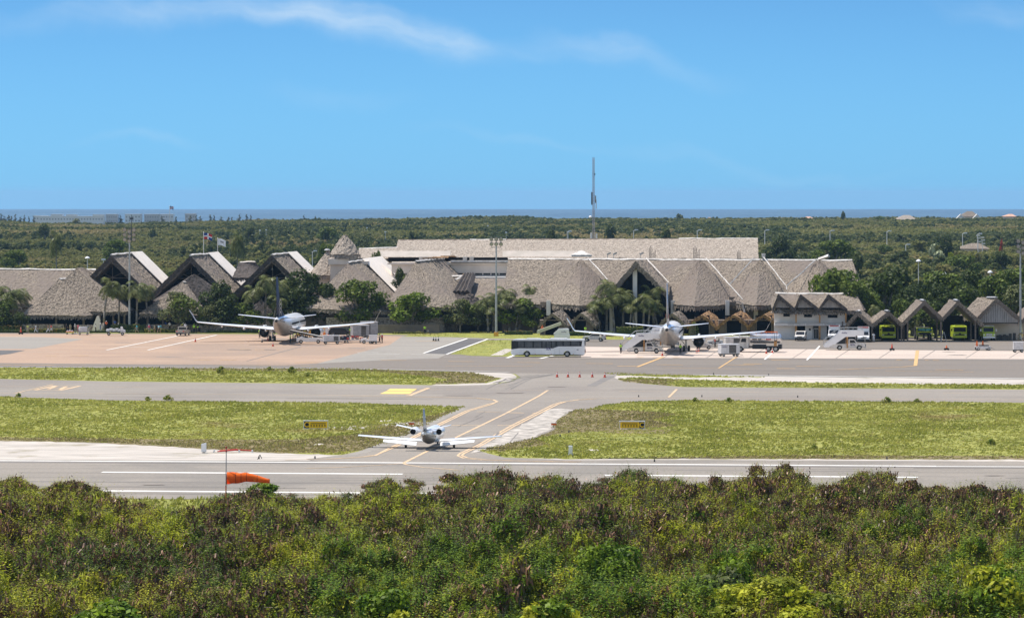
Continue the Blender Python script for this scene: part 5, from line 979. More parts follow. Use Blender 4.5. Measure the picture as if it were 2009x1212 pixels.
# --- foreground scrub
def bush_parts(seed, lm, pods=16, leaves=1500, twigs=26, lm2=None, H_=4.0, Rr=1.75):
    lb = lobes_for(seed, Rr, 1.0, H_, 10, (.3, .46), .8); p, d = lobepts(lb, leaves, seed, .9, .45); v = leafsoup(p, d, .30, .26, seed, .35, .5); mi = np.zeros(leaves, int)
    r = np.random.RandomState(seed+5)
    if lm2: mi = (vnoise(p[:, 0]*3, p[:, 2]*3+9, 1.3, seed) > .55).astype(int)
    tops = sorted(lb, key=lambda q: -q[2])[:8]; pv = []; spr = []
    for i in range(pods):
        x, y, z, q = tops[r.randint(len(tops))]; a = r.uniform(0, 6.28); e = r.uniform(-.1, 1.3); c = np.array([x+math.cos(a)*q*math.cos(e), y+math.sin(a)*q*math.cos(e), z+q*math.sin(e)*1.05])
        for j in range(15):
            o = c+r.normal(0, .19, 3); l = r.uniform(.16, .32); w_ = .07; t_ = r.uniform(0, 6.28); u = np.array([math.cos(t_), math.sin(t_), 0])*w_; dn = np.array([r.normal(0, .08), r.normal(0, .08), -l]); pv += [o-u*.6, o+u*.6, o+u+dn*.7, o+dn]
    for i in range(24):                                        # upright sprays that break the outline
        x, y, z, q = tops[r.randint(len(tops))]; b0 = np.array([x+r.normal(0, .3), y+r.normal(0, .3), z+q*.6]); L = r.uniform(.5, 1.5); dr = np.array([r.normal(0, .35), r.normal(0, .35), 1]); 
        for j in range(9): o = b0+dr*L*j/9; a = r.uniform(0, 6.28); u = np.array([math.cos(a), math.sin(a), .25])*.2*(1.1-j/12); s_ = np.array([-math.sin(a), math.cos(a), 0])*.035; spr += [o-s_, o+s_, o+u+s_, o+u-s_]
    V = np.concatenate([v, np.array(pv).reshape(-1, 3), np.array(spr).reshape(-1, 3)]); M_ = np.concatenate([mi, np.full(len(pv)//4, 2), np.zeros(len(spr)//4, int)])
    return fastmesh('crown', V, 4, [lm, lm2 or lm, 'pod'], M_), woody(seed, lb, .9, .05, 'twig', 5, .5, twigs, .018, 4)
SV = [bush_parts(71, 'leaf_s', 18, 1300, 40), bush_parts(72, 'leaf_s', 38, 1000, 50), bush_parts(73, 'leaf_s', 10, 1300, 34, lm2='leaf_y'), bush_parts(74, 'leaf_g', 4, 1500, 20, lm2='leaf_s'), bush_parts(75, 'leaf_s', 12, 480, 120), bush_parts(76, 'leaf_s', 26, 1200, 40, lm2='leaf_g'), bush_parts(77, 'leaf_y', 8, 1200, 34, lm2='leaf_s'), bush_parts(78, 'leaf_s', 52, 850, 60)]
SL = ['feathery green scrub bush with scattered brown pods', 'scrub bush topped with many brown seed pods', 'two-tone yellow and green scrub bush', 'deep green leafy bush', 'half bare scrub bush showing pale twigs', 'mixed green bush with brown pod clusters', 'yellow-green scrub bush', 'scrub bush almost covered in dry brown pods']
TX = [-200, 0, 60, 130, 200, 245, 300, 400, 440, 470, 515, 545, 580, 640, 700, 760, 830, 850, 880, 950, 1010, 1045, 1100, 1145, 1200, 1250, 1290, 1350, 1370, 1425, 1480, 1545, 1590, 1650, 1700, 1760, 1800, 1850, 1900, 1950, 1980, 2009, 2200]
TY = [925, 928, 938, 938, 952, 978, 984, 984, 962, 956, 948, 956, 968, 966, 950, 938, 938, 950, 925, 918, 926, 936, 920, 944, 924, 908, 928, 920, 938, 930, 912, 908, 922, 924, 922, 926, 950, 946, 948, 958, 956, 948, 950]
pts = []; d = 212.0
while d < 384:
    x = -d*.139
    while x < d*.139:
        X_ = x+rnd.uniform(-1, 1); Y_ = d+rnd.uniform(-1, 1); px = CX+X_/Y_*F; T = float(np.interp(px, TX, TY))+(rnd.uniform(-4, 4) if rnd.random() < .3 else rnd.uniform(4, 34))+10*(float(vnoise(X_, 0, 3.5, 41))-.4)
        cap = H-(T-YE)*Y_/F; h = 2.6+2.7*float(vnoise(X_, Y_, 8, 5))+rnd.uniform(-.9, 1.0)+(1.4 if rnd.random() < .08 else 0)
        if vnoise(X_, Y_*.8, 7, 9) < .13: h *= .55
        h = min(h, cap)
        if d > 338 and rnd.random() < .35: h = 0
        if h > 1.1: pts.append((X_, Y_, h))
        x += 2.15+.002*d
    d += 2.15
zone = lambda x, y: float(vnoise(x, y, 13, 21)); zone2 = lambda x, y: float(vnoise(x, y*.7, 10, 33))
def kindof(x, y):
    a, b, q = zone(x, y), zone2(x, y), rnd.random(); px = CX+x/y*F; py = YE+(H-3.5)/y*F
    if py > 1090 and (600 < px < 1500 or px > 1850) and q < .6: return 3
    if px > 1480 and 930 < py < 1000 and q < .5: return 7
    if y > 330 and q < .36: return 1 if q < .26 else 7
    if (1600 < px < 1860 and py > 1060 and q < .55) or (850 < px < 1000 and 1060 < py < 1130 and q < .6): return 4
    if b > .86: return 1 if q < .7 else 7
    if a > .72: return 2 if q < .5 else 6
    if a < .2: return 3 if q < .5 else 5
    return [0, 5, 1, 0, 4, 2][int(q*6)]
pts.sort(key=lambda p: p[1]); pts = [p+(kindof(p[0], p[1]),) for p in pts]
infr = [p for p in pts if abs(p[0])/p[1] < .119 and YE+(H-p[2])/p[1]*F < 1206]; ind = infr[:270]; have = {p[3] for p in ind}
for v in range(8):
    if v not in have: ind.append(next(p for p in infr if p[3] == v))
ids = set(map(id, ind)); sb, stc = bpy.data.collections.new('scrub_crowns'), bpy.data.collections.new('scrub_stems'); first = {}
GRP = 'scrub bushes along the bottom of the picture'
for p in ind:
    X_, Y_, h, v = p; s = (rnd.uniform(.85, 1.2)*(.7+.3*h/4),)*2+(h/4.35,)
    px_ = CX+X_/Y_*F; zn = ['at the far left', 'left of the middle', 'in the middle', 'right of the middle', 'at the far right'][min(4, max(0, int(px_/402)))]+(' of the bottom row' if Y_ < 224 else ' of the second row' if Y_ < 234 else ' of the third row' if Y_ < 244 else ' farther back')
    if v not in first:
        first[v], c, k = tree('scrub_bush', SL[v]+' '+zn, 'bush', (X_, Y_, 0), SV[v], rnd.uniform(0, 6), s, GRP); c.name = 'crown_%d' % v; k.name = 'trunk_%d' % v; sb.objects.link(c); stc.objects.link(k); first[v] = (first[v], c, k)
    else:
        t0, c0, k0 = first[v]; t = t0.copy(); col.objects.link(t); t.location = (X_, Y_, 0); t.rotation_euler.z = rnd.uniform(0, 6); t.scale = s; t['label'] = SL[v]+' '+zn
        for q in (c0, k0): e = q.copy(); e.name = 'crown' if q is c0 else 'trunk'; col.objects.link(e); e.parent = t
rest = [p for p in pts if id(p) not in ids]; o_c = sorted(range(8), key=lambda v: 'crown_%d' % v); n = len(rest)
P = np.array([(p[0], p[1], 0) for p in rest]); rr = np.random.RandomState(8); s = rr.uniform(.85, 1.2, n)*(.7+.3*P[:, 0]*0+.3*np.array([p[2] for p in rest])/4); hz = np.array([p[2] for p in rest])/4.35
scatter('scrub_thicket', P, rr.uniform(0, 6.28, n), np.stack([s, s, hz], 1), np.array([p[3] for p in rest]), [sb, stc])
# undergrowth leaves on the ground of the thicket
# special trees in the scrub
FT_ = [(tree_parts(91, 3.5, 7.0, 9000, .26, 'leaf_y', .14, 1.6, 14, .6, .55, .8, mix=('leaf_s', .4), barkm='twig'), 1520, 1122, 124, 236, 'big yellow-green dome tree near the bottom right'),
       (tree_parts(92, 3.0, 5.4, 5200, .28, 'leaf_g', .14, 1.2, 12, .8, .6), 1195, 1060, 62, 262, 'deep green tree in the scrub right of centre'), (tree_parts(93, 3.0, 5.4, 5200, .28, 'leaf_g', .14, 1.2, 12, .8, .6, mix=('leaf_y', .3)), 1950, 1100, 75, 240, 'bright deep green tree in the bottom right corner'),
       (tree_parts(94, 2.2, 4.6, 3600, .26, 'leaf_g', .1, 1.0, 9), 514, 946, 40, 352, 'dark green shrub tree under the tip of the windsock'), (tree_parts(95, 2.6, 5, 4200, .28, 'leaf_y', .12, 1.1, 11, mix=('leaf_g', .35)), 1080, 1165, 80, 228, 'bright leafy bush at the bottom middle'), (tree_parts(96, 2.6, 5, 4200, .28, 'leaf_g', .12, 1.1, 11, mix=('leaf_y', .2)), 760, 1150, 60, 232, 'green leafy bush at the bottom left of centre'), (tree_parts(97, 2.6, 5, 4200, .28, 'leaf_g', .12, 1.1, 11), 220, 1170, 70, 230, 'green bush at the bottom left'), (tree_parts(98, 2.6, 5, 4000, .3, 'leaf_g', .12, 1.1, 11, mix=('leaf_grey', .4)), 1440, 1085, 52, 250, 'glossy dark bush left of the yellow-green dome tree')]
for parts, px, py, hw, d, lab in FT_:
    lb_h = max(v.co.z for v in parts[0].vertices); lb_w = float(np.percentile([abs(v.co.x) for v in parts[0].vertices], 94)); tree('scrub_tree', lab, 'tree', (PX(px, d), d, 0), parts, 0, (hw*d/F/lb_w,)*2+(PZ(py, d)/lb_h,))
# --- grass standing on the airfield
def inpoly(x, y, poly):
    c = np.zeros(len(x), bool); n = len(poly)
    for i in range(n):
        x0, y0 = poly[i]; x1, y1 = poly[(i+1) % n]
        if y0 != y1: c ^= ((y0 > y) != (y1 > y)) & (x < (x1-x0)*(y-y0)/(y1-y0)+x0)
    return c
def grass(name, polys, dens, h, seed, wid=.05, cap=None):
    r = np.random.RandomState(seed); Ps = []
    for poly in polys:
        g = [G(a, b) for a, b in poly]; gx = [p.x for p in g]; gy = [p.y for p in g]; A = (max(gx)-min(gx))*(max(gy)-min(gy)); n = int(A*dens); x = r.uniform(min(gx), max(gx), n); y = r.uniform(min(gy), max(gy), n)
        k = inpoly(x, y, [(p.x, p.y) for p in g]) & (np.abs(x)/y < .14); k &= r.rand(n) < .35+.9*vnoise(x, y*.6, 5, 3)
        Ps.append(np.stack([x[k], y[k]], 1))
    P = np.concatenate(Ps); n = len(P); rep = 3; B = np.repeat(P, rep, 0)+r.normal(0, .12, (n*rep, 2)); m = len(B); hh = h*r.uniform(.5, 1.3, m)*(.55+.9*vnoise(B[:, 0], B[:, 1]*.5, 8, 6)); a = r.uniform(0, 3.14, m); w_ = wid*r.uniform(.7, 1.6, m)
    u = np.stack([np.cos(a)*w_, np.sin(a)*w_, np.zeros(m)], 1); b0 = np.concatenate([B, np.full((m, 1), .02)], 1); tip = b0+np.stack([r.normal(.06, .1, m), r.normal(0, .1, m), hh], 1)
    dry = np.zeros(m, bool)
    for dp in DRY: dry |= inpoly(B[:, 0], B[:, 1], [(q.x, q.y) for q in (G(a_, c_) for a_, c_ in dp)])
    dry &= r.rand(m) < .8; dry |= r.rand(m) < .06
    v = np.stack([b0-u, b0+u, tip], 1).reshape(-1, 3); o = link(name, fastmesh(name, v, 3, ['blade', 'dry_blade'], dry.astype(int))); o['kind'] = 'stuff'; return o
grass('grass', [NL, NR], 4.2, .15, 1, .11); grass('grass', [FL, FR, FT], 2.6, .16, 2, .13); grass('grass', [LP, LAWN2], 1.0, .12, 3, .1); grass('grass', [NS], 2.4, .3, 4, .08)
# taller weeds along the grass edges
wp = tree_parts(120, .9, .8, 300, .22, 'leaf_bright', .02, .15, 7, mix=('blade', .6), barkm='twig')
for px, py, s, lab in [(435, 735, 2.0, 'dark weedy bush in the far left grass strip'), (573, 733, 1.7, 'leafy weed bush in the far left grass strip right of the first'), (530, 727, 1.0, 'small weed tuft on the far left strip'), (1739, 791, 1.3, 'leafy weed sticking up at the edge of the right field'), (1365, 789, 1.0, 'tuft of weeds at the left top corner of the right field'), (1430, 790, 1.1, 'wide tuft of weeds on the top edge of the right field'), (330, 787, 1.3, 'tall grassy weed on the top edge of the left field'), (290, 787, 1.0, 'weed at the top edge of the left field'), (36, 779, .9, 'weed at the far left field corner'), (1595, 883, .9, 'low dark weed near the runway in the right field'), (1800, 790, .9, 'low weed on the right field edge'), (605, 740, 1.1, 'low weed bush near the middle of the far strip'), (1945, 873, 1.1, 'dark weed patch at the right of the right field')]:
    c = G(px, py); tree('weed_clump', lab, 'weed', c, wp, px, s*.75)
# ------------------------------------------------------------ aircraft
def ring(y, zc, rx, rz, n=20): return [(math.cos(2*math.pi*i/n)*rx, y, zc+math.sin(2*math.pi*i/n)*rz) for i in range(n)]
def split_mat(me, fn):
    for p in me.polygons: p.material_index = fn(p)
def fuselage(prof, name, parent, mats, fn, n=22):
    b = MB(); b.loft([ring(*q, n=n) for q in prof]); me = b.mesh(name, mats, smooth=True); split_mat(me, fn); return link(name, me, parent)
def foil(sec, n=12):                                            # sections: (x, y leading edge, chord, z, thickness[, vertical])
    out = []
    for s in sec:
        x, yl, c, z, th = s[:5]; r_ = []
        for i in range(n):
            a = 2*math.pi*i/n; u = (1-math.cos(a))/2; h = math.sin(a)*th/2*(1-u*.75)*(1.25 if u < .5 else 1)
            r_.append((x+h, yl-c*u, z) if len(s) > 5 else (x, yl-c*u, z+h))
        out.append(r_)
    return out
def wheelpart(parent, x, y, z, r, w_, axis='x', name='wheel', n=16):
    b = MB(); d = Vector((w_/2, 0, 0)) if axis == 'x' else Vector((0, w_/2, 0)); c = Vector((x, y, z)); k = d.normalized()
    b.loft([[tuple(c+k*o+(Vector((0, math.cos(t)*q, math.sin(t)*q)) if axis == 'x' else Vector((math.cos(t)*q, 0, math.sin(t)*q)))) for t in [2*math.pi*i/n for i in range(n)]] for o, q in ((-w_/2, r*.8), (-w_/2*.8, r*.97), (w_/2*.8, r*.97), (w_/2, r*.8))])
    wh = b.build(name, 'tyre', parent); b = MB()
    b.cyl(c-k*(w_/2+.012), c+k*(w_/2+.012), r*.55, r*.55, 12); b.cyl(c-k*(w_/2+.03), c+k*(w_/2+.03), r*.16, r*.16, 8); b.build('rim', 'rim', wh); return wh
def airliner(px, py, heading, label, fin_m, crown_m, decor):
    g = G(px, py); t = thing('airliner', label, 'airliner', (g.x, g.y, 0), heading)
    prof = [(20.6, 2.75, .12, .12), (20.3, 2.78, .55, .5), (19.4, 2.85, 1.05, 1.05), (18.0, 3.0, 1.5, 1.5), (16.2, 3.12, 1.8, 1.82), (14, 3.15, 1.88, 1.92), (4, 3.15, 1.88, 1.95), (-5.5, 3.15, 1.88, 1.95), (-8, 3.25, 1.8, 1.85), (-11, 3.55, 1.5, 1.58), (-14, 3.95, 1.08, 1.18), (-16.5, 4.25, .68, .78), (-18.3, 4.42, .38, .42), (-18.9, 4.45, .26, .28)]
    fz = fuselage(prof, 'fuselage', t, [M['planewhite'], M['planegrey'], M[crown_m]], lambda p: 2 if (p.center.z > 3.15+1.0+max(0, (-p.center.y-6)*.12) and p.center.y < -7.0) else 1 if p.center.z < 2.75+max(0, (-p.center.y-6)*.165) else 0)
    b = MB(); b.cyl((0, -18.85, 4.45), (0, -19.15, 4.47), .27, .22, 12); b.build('exhaust_cone', 'black', t)
    for s in (-1, 1):
        b = MB(); sec = [(1.2, 6.8, 8.2, 2.25, .9), (3.4, 5.4, 6.7, 2.35, .8), (5.8, 3.9, 4.7, 2.6, .6), (11.5, .8, 3.1, 3.15, .42), (16.6, -1.95, 1.75, 3.72, .24)]
        b.loft(foil([(s*q[0],)+q[1:] for q in sec], 14)); w_ = b.build('wing', 'planewhite', t, smooth=True)
        b = MB(); b.loft([[(s*(16.6+.35*u+.55*u*u)+h*(.06), yl, z_+ (h*.08)) for yl, h in ((-1.95-u*1.5, 0), (-2.5-u*1.4, 1), (-3.7-u*.9, 0), (-2.5-u*1.4, -1))] for u, z_ in ((0, 3.72), (.3, 3.86), (.6, 4.25), (.95, 5.1), (1.3, 6.0))]); b.build('winglet', 'planewhite' if decor != 'navy' else 'tailgrey', w_)
        for fx, fy, L in ((4.0, -.2, 3.2), (8.0, -1.6, 2.6), (12.2, -1.6, 1.8)):
            b = MB(); zz = 2.1+(fx-4)*.1; b.loft([[(s*fx+math.cos(a)*r_*.7, y_, zz+math.sin(a)*r_) for a in [k*math.pi/3 for k in range(6)]] for y_, r_ in ((fy+L*.5, .08), (fy+L*.2, .26), (fy-L*.25, .26), (fy-L*.55, .06))]); b.build('flap_fairing', 'planewhite', w_)
        b = MB(); sec = [(.5, -13.0, 4.0, 4.75, .32), (7.15, -16.6, 1.5, 5.55, .14)]; b.loft(foil([(s*q[0],)+q[1:] for q in sec])); b.build('tailplane', 'planewhite', t, smooth=True)
        e = s*4.9; n = 20
        def rg(y, r_, z=1.62): return [(e+math.cos(2*math.pi*i/n)*r_, y, z+math.sin(2*math.pi*i/n)*r_*(.94 if y > 6 else 1)) for i in range(n)]
        b = MB(); b.loft([rg(9.0, .86), rg(9.15, .97), rg(8.3, 1.1), rg(6.5, 1.14), rg(5.0, 1.05), rg(4.2, .93)], cap=False); en = b.build('engine', 'planewhite' if decor == 'navy' else 'offwhite', t, smooth=True)
        b = MB(); b.loft([rg(4.22, .9), rg(4.9, .82)], cap=False); b.add(rg(4.9, .83), [tuple(range(n))]); b.loft([rg(4.9, .55), rg(4.2, .52), rg(3.5, .42)]); b.loft([rg(3.5, .3), rg(2.9, .08)]); b.add(rg(8.8, .86), [tuple(range(n))]); b.build('exhaust', 'black', en)
        b = MB(); b.b2((e-.16, 3.6, 2.35), (e+.16, 7.6, 2.95)); b.build('pylon', 'planewhite', en)
        b = MB(); b.cyl((s*2.85, .1, .5), (s*2.75, .1, 2.2), .14, .16); b.cyl((s*2.85, -.1, .9), (s*2.0, -.1, 2.0), .07); gr = b.build('landing_gear', 'metal', t)
        for dx in (-.42, .42):
            b = MB(); x = s*2.85+dx; b.cyl((x-.2, 0, .56), (x+.2, 0, .56), .56, .56, 16); b.cyl((x-.215, 0, .56), (x+.215, 0, .56), .25, .25, 12, 0); b.build('wheel', 'tyre', gr)
    b = MB(); b.loft(foil([(0, -9.6, 7.6, 4.9, .5, 1), (0, -13.5, 5.0, 7.2, .42, 1), (0, -16.6, 2.9, 12.45, .2, 1)])); fin = b.build('fin', fin_m, t, smooth=True)
    b = MB(); b.add([(0.0, -4.5, 5.0), (.14, -9.6, 4.9), (.14, -11.0, 6.3), (0, -10.6, 6.3), (-.14, -9.6, 4.9), (-.14, -11.0, 6.3)], [(0, 1, 2, 3), (0, 3, 5, 4), (1, 4, 5, 2), (0, 4, 1), (3, 2, 5)]); b.build('dorsal_fillet', 'planewhite' if decor != 'navy' else fin_m, t)
    if decor == 'navy':                                          # pale arcs on the foot of the dark fin
        for k in range(4):
            for s in (-1, 1):
                b = MB(); z0 = 5.25+k*.75; n = 9
                P_ = [(s*(.29-.012*k), -16.9+.75*k*.0+i*.62, z0+.9*math.sin(math.pi*i/(n-1))) for i in range(n)]
                b.add([p for p in P_]+[(x, y, z-.3) for x, y, z in P_], [(i, i+1, n+i+1, n+i) for i in range(n-1)]); b.build('fin_stripe', 'tailgrey', fin)
        text('copa', 1.0, 'navy', t, (1.89, 3.2, 4.05), (R(90-22), 0, R(90)), ext=.01) if 0 else None
    else:
        for s in (-1, 1): b = MB(); b.b2((s*.24, -17.2, 6.3), (s*.25, -15.8, 7.1)); b.build('fin_stripe', 'red', fin)
    for i in range(34):                                          # cabin windows down both sides
        y = 15-i*.72
        if abs(y-4.5) < .3: continue
        for s in ((1,) if y < 6 else (1, -1)):
            b = MB(); x = s*1.855; z = 3.62; b.box((x, y, z), (.06, .24, .34)); b.build('window', 'glass', fz)
    b = MB(); b.b2((-.09, 15.2, .5), (.09, 15.4, 1.6)); ng = b.build('nose_gear', 'metal', t)
    for dx in (-.22, .22): b = MB(); b.cyl((dx-.09, 15.3, .35), (dx+.09, 15.3, .35), .35); b.build('wheel', 'tyre', ng)
    for y, z in ((9, 5.1), (1.5, 5.1)): b = MB(); b.add([(-.02, y, z), (.02, y, z), (.02, y-.6, z), (-.02, y-.6, z), (0, y-.45, z+.45), (0, y-.6, z+.45)], [(0, 1, 4), (1, 2, 5, 4), (2, 3, 5), (3, 0, 4, 5)]); b.build('antenna', 'planewhite', t)
    return t
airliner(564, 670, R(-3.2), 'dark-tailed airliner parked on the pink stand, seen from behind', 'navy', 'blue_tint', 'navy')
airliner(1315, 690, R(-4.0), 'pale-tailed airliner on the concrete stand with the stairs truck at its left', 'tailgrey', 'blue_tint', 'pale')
def bizjet(px, py, heading):
    g = G(px, py); t = thing('business_jet', 'small white twin-engine jet taxiing away between the two fields', 'jet', (g.x, g.y, 0), heading)
    prof = [(9.4, 1.0, .06, .06), (9.1, 1.02, .26, .24), (8.4, 1.08, .5, .48), (7.2, 1.18, .72, .72), (6.2, 1.32, .8, .86), (5, 1.4, .82, .9), (-1, 1.4, .82, .9), (-2.5, 1.5, .7, .78), (-4.2, 1.68, .46, .52), (-5.4, 1.82, .26, .3), (-5.8, 1.88, .14, .15)]
    fz = fuselage(prof, 'fuselage', t, [M['planewhite'], M['jetgrey']], lambda p: 1 if (p.center.y < 1 and p.center.z < 1.3+max(0, -p.center.y*.09)) else 0, 18)
    for s in (-1, 1):
        b = MB(); b.loft(foil([(s*.5, 1.6, 2.5, .75, .42), (s*2.7, 1.15, 2.0, .9, .36), (s*7.85, .35, 1.05, 1.34, .2)])); w_ = b.build('wing', 'planewhite', t, smooth=True)
        b = MB(); c_ = [(s*1.3, -.95, .74), (s*5.0, -.75, 1.0), (s*5.0, -1.25, .74), (s*1.3, -1.55, .36)]; b.add(c_+[(x, y+.03, z-.07) for x, y, z in c_], [(0, 1, 2, 3), (7, 6, 5, 4), (0, 4, 5, 1), (1, 5, 6, 2), (2, 6, 7, 3), (3, 7, 4, 0)]); b.build('flap', 'planewhite', w_)
        b = MB(); b.loft(foil([(s*.1, -4.3, 1.4, 2.15, .2), (s*2.95, -5.0, .9, 2.8, .15)])); b.build('tailplane', 'planewhite', t, smooth=True)
        b = MB(); n = 16; e = s*1.42
        rg = lambda y, r_: [(e+math.cos(2*math.pi*i/n)*r_, y, 1.98+math.sin(2*math.pi*i/n)*r_) for i in range(n)]
        b.loft([rg(-.9, .36), rg(-1.05, .42), rg(-2.2, .45), rg(-3.3, .36), rg(-3.5, .32)], cap=False); en = b.build('engine', 'planewhite', t, smooth=True)
        b = MB(); b.loft([rg(-3.48, .3), rg(-3.0, .28)], cap=False); b.add(rg(-3.0, .29), [tuple(range(n))]); b.add(rg(-1.1, .38), [tuple(range(n))]); b.build('exhaust', 'black', en)
        b = MB(); b.b2((min(s*.6, s*1.1), -2.9, 1.88), (max(s*.6, s*1.1), -1.5, 2.04)); b.build('pylon', 'planewhite', en)
        b = MB(); b.cyl((s*2.65, 0, .3), (s*2.65, 0, .85), .06); b.add([(s*2.65, .3, .45), (s*2.65, -.3, .45), (s*2.7, -.3, .9), (s*2.7, .3, .9)], [(0, 1, 2, 3)]); gr = b.build('landing_gear', 'planewhite', t); wheelpart(gr, s*2.65, 0, .29, .29, .22)
        for i in range(5): b = MB(); b.box((s*.80, 4.6-i*.95, 1.7), (.05, .36, .3)); b.build('window', 'glass', fz)
    b = MB(); b.loft(foil([(0, -2.6, 3.2, 2.0, .3, 1), (0, -3.9, 2.0, 2.9, .24, 1), (0, -5.0, 1.1, 4.55, .16, 1)])); fin = b.build('fin', 'tailgrey', t, smooth=True)
    b = MB(); b.cyl((0, -5.4, 4.45), (0, -5.4, 4.62), .08); b.build('beacon', 'tailgrey', fin); b = MB(); b.b2((-.16, -5.2, 3.62), (.16, -4.9, 3.72)); b.build('fin_fairing', 'planewhite', fin)
    b = MB(); b.cyl((0, 6.9, .2), (0, 6.9, .9), .05); gr = b.build('nose_gear', 'metal', t); wheelpart(gr, 0, 6.9, .22, .22, .14)
    b = MB(); b.prism([(5.6, 2.1), (6.7, 1.72), (6.3, 1.65), (5.3, 2.0)], -.62, .62, axis='x'); b.build('windscreen', 'glass', fz)
bizjet(843.5, 878.5, R(-6))
# ------------------------------------------------------------ road vehicles (front along +X, the sides along Y)
def glazing(parent, poly, hw, name='side_window', m='glass'):
    for s in (-1, 1): b = MB(); b.prism(poly, s*(hw-.02), s*(hw+.015)); b.build(name, m, parent)
def wheels(t, xs, r, hw, w_=.24):
    for x in xs:
        for s in (-1, 1): wheelpart(t, x, s*(hw-w_/2+.01), r, r, w_, 'y')
def lampset(t, x, hw, z, m='white', name='headlight', sx=1, size=(.08, .28, .18)):
    for s in (-1, 1): b = MB(); b.box((x, s*(hw-.28), z), size); b.build(name, m, t)
def vehicle(name, label, cat, g, rz, group=None): return thing(name, label, cat, (g.x, g.y, .08), rz, group)
def arch(x, r, z0=.0, n=6): return [(x+math.cos(math.pi-math.pi*i/n)*r, z0+math.sin(math.pi*i/n)*r) for i in range(n+1)]
def bus():
    g = G(1075.5, 700.2); t = vehicle('airport_bus', 'long white airport bus with dark window band crossing the apron', 'bus', g, R(176)); L, hw, hh = 12.6, 1.35, 3.05; x0, x1 = -L/2, L/2
    fa, ra_ = 3.55, -3.3
    prof = [(x0+.15, .34)]+arch(ra_, .62, .42)+arch(fa, .62, .42)+[(x1-.25, .3), (x1-.05, .6), (x1-.12, 1.25), (x1-1.4, 1.45), (-.9, 1.45), (-1.8, 1.78), (x0+.02, 1.8), (x0, .6)]
    b = MB(); b.prism(prof, -hw, hw); body = b.build('body', 'white', t)
    b = MB(); b.prism([(x0+.05, 1.8), (-1.8, 1.78), (-.9, 1.45), (x1-1.4, 1.45), (x1-.12, 1.25), (x1-.3, 2.72), (x0+.1, 2.72)], -hw+.02, hw-.02); b.build('window_band', 'glass', t)
    b = MB(); b.prism([(x0+.06, 2.72), (x1-.28, 2.72), (x1-.42, 2.92), (x1-1, 3.0), (x0+.7, 3.0), (x0+.08, 2.92)], -hw+.01, hw-.01); b.prism([(-3.4, 3.0), (-3.1, 3.14), (-.4, 3.14), (-.1, 3.0)], -.85, .85); b.prism([(1.2, 3.0), (1.4, 3.12), (3.6, 3.12), (3.8, 3.0)], -.85, .85); b.build('roof', 'white', t, bevel=.03)
    b = MB(); b.prism([(x0+.03, 1.82), (x0+.55, 1.82), (x0+.42, 2.72), (x0+.06, 2.72)], -hw-.002, hw+.002); b.build('rear_pillar', 'white', t)
    for a, c in ((5.0, 4.1), (3.9, 2.6), (2.35, 1.1), (.9, .35), (.2, -.55), (-.75, -1.3), (-1.6, -2.5), (-2.75, -3.8), (-4.0, -5.4)):
        z = 1.9 if a < -1.5 else 1.6
        for s in (-1, 1): b = MB(); b.b2((c, s*(hw-.03), z), (a, s*(hw-.008), 2.6)); b.build('window', mat('tinted_glass', (.05, .052, .058), (.10, .10, .105), 1.2, .4, spec=.25), t)
    b = MB(); b.b2((x1-.35, -hw+.1, 1.3), (x1-.09, hw-.1, 2.7)); b.build('windscreen', 'glass', t)
    b = MB(); b.b2((x0-.03, -hw+.15, 1.9), (x0+.02, hw-.15, 2.7)); b.b2((x0-.04, -.6, .6), (x0+.02, .6, 1.3)); b.build('rear_grille', 'black', t)
    b = MB(); b.b2((x0+.3, -hw+.1, .25), (x1-.4, hw-.1, .5)); b.build('chassis', 'black', t)
    wheels(t, (fa, ra_), .5, hw-.04, .3); lampset(t, x1-.04, hw, .75); lampset(t, x0-.02, hw, .9, 'red', 'tail_light')
    text('SDS', .48, 'purple', t, (-.15, hw+.02, 1.32), (R(90), 0, R(180)), ext=.004, bold=.012); text('888', .22, 'black', t, (-5.1, hw+.02, 1.22), (R(90), 0, R(180)), ext=.004)
    for x in (5.2, 2.1, -.6, -4.4): b = MB(); b.box((x, hw+.01, .5), (.1, .03, .08)); b.build('marker_lamp', 'orange', t)
    for x in (1.0, -1.2, -2.0): b = MB(); b.box((x, hw+.004, .85), (.02, .012, 1.0)); b.build('panel_seam', 'grey', t)
bus()
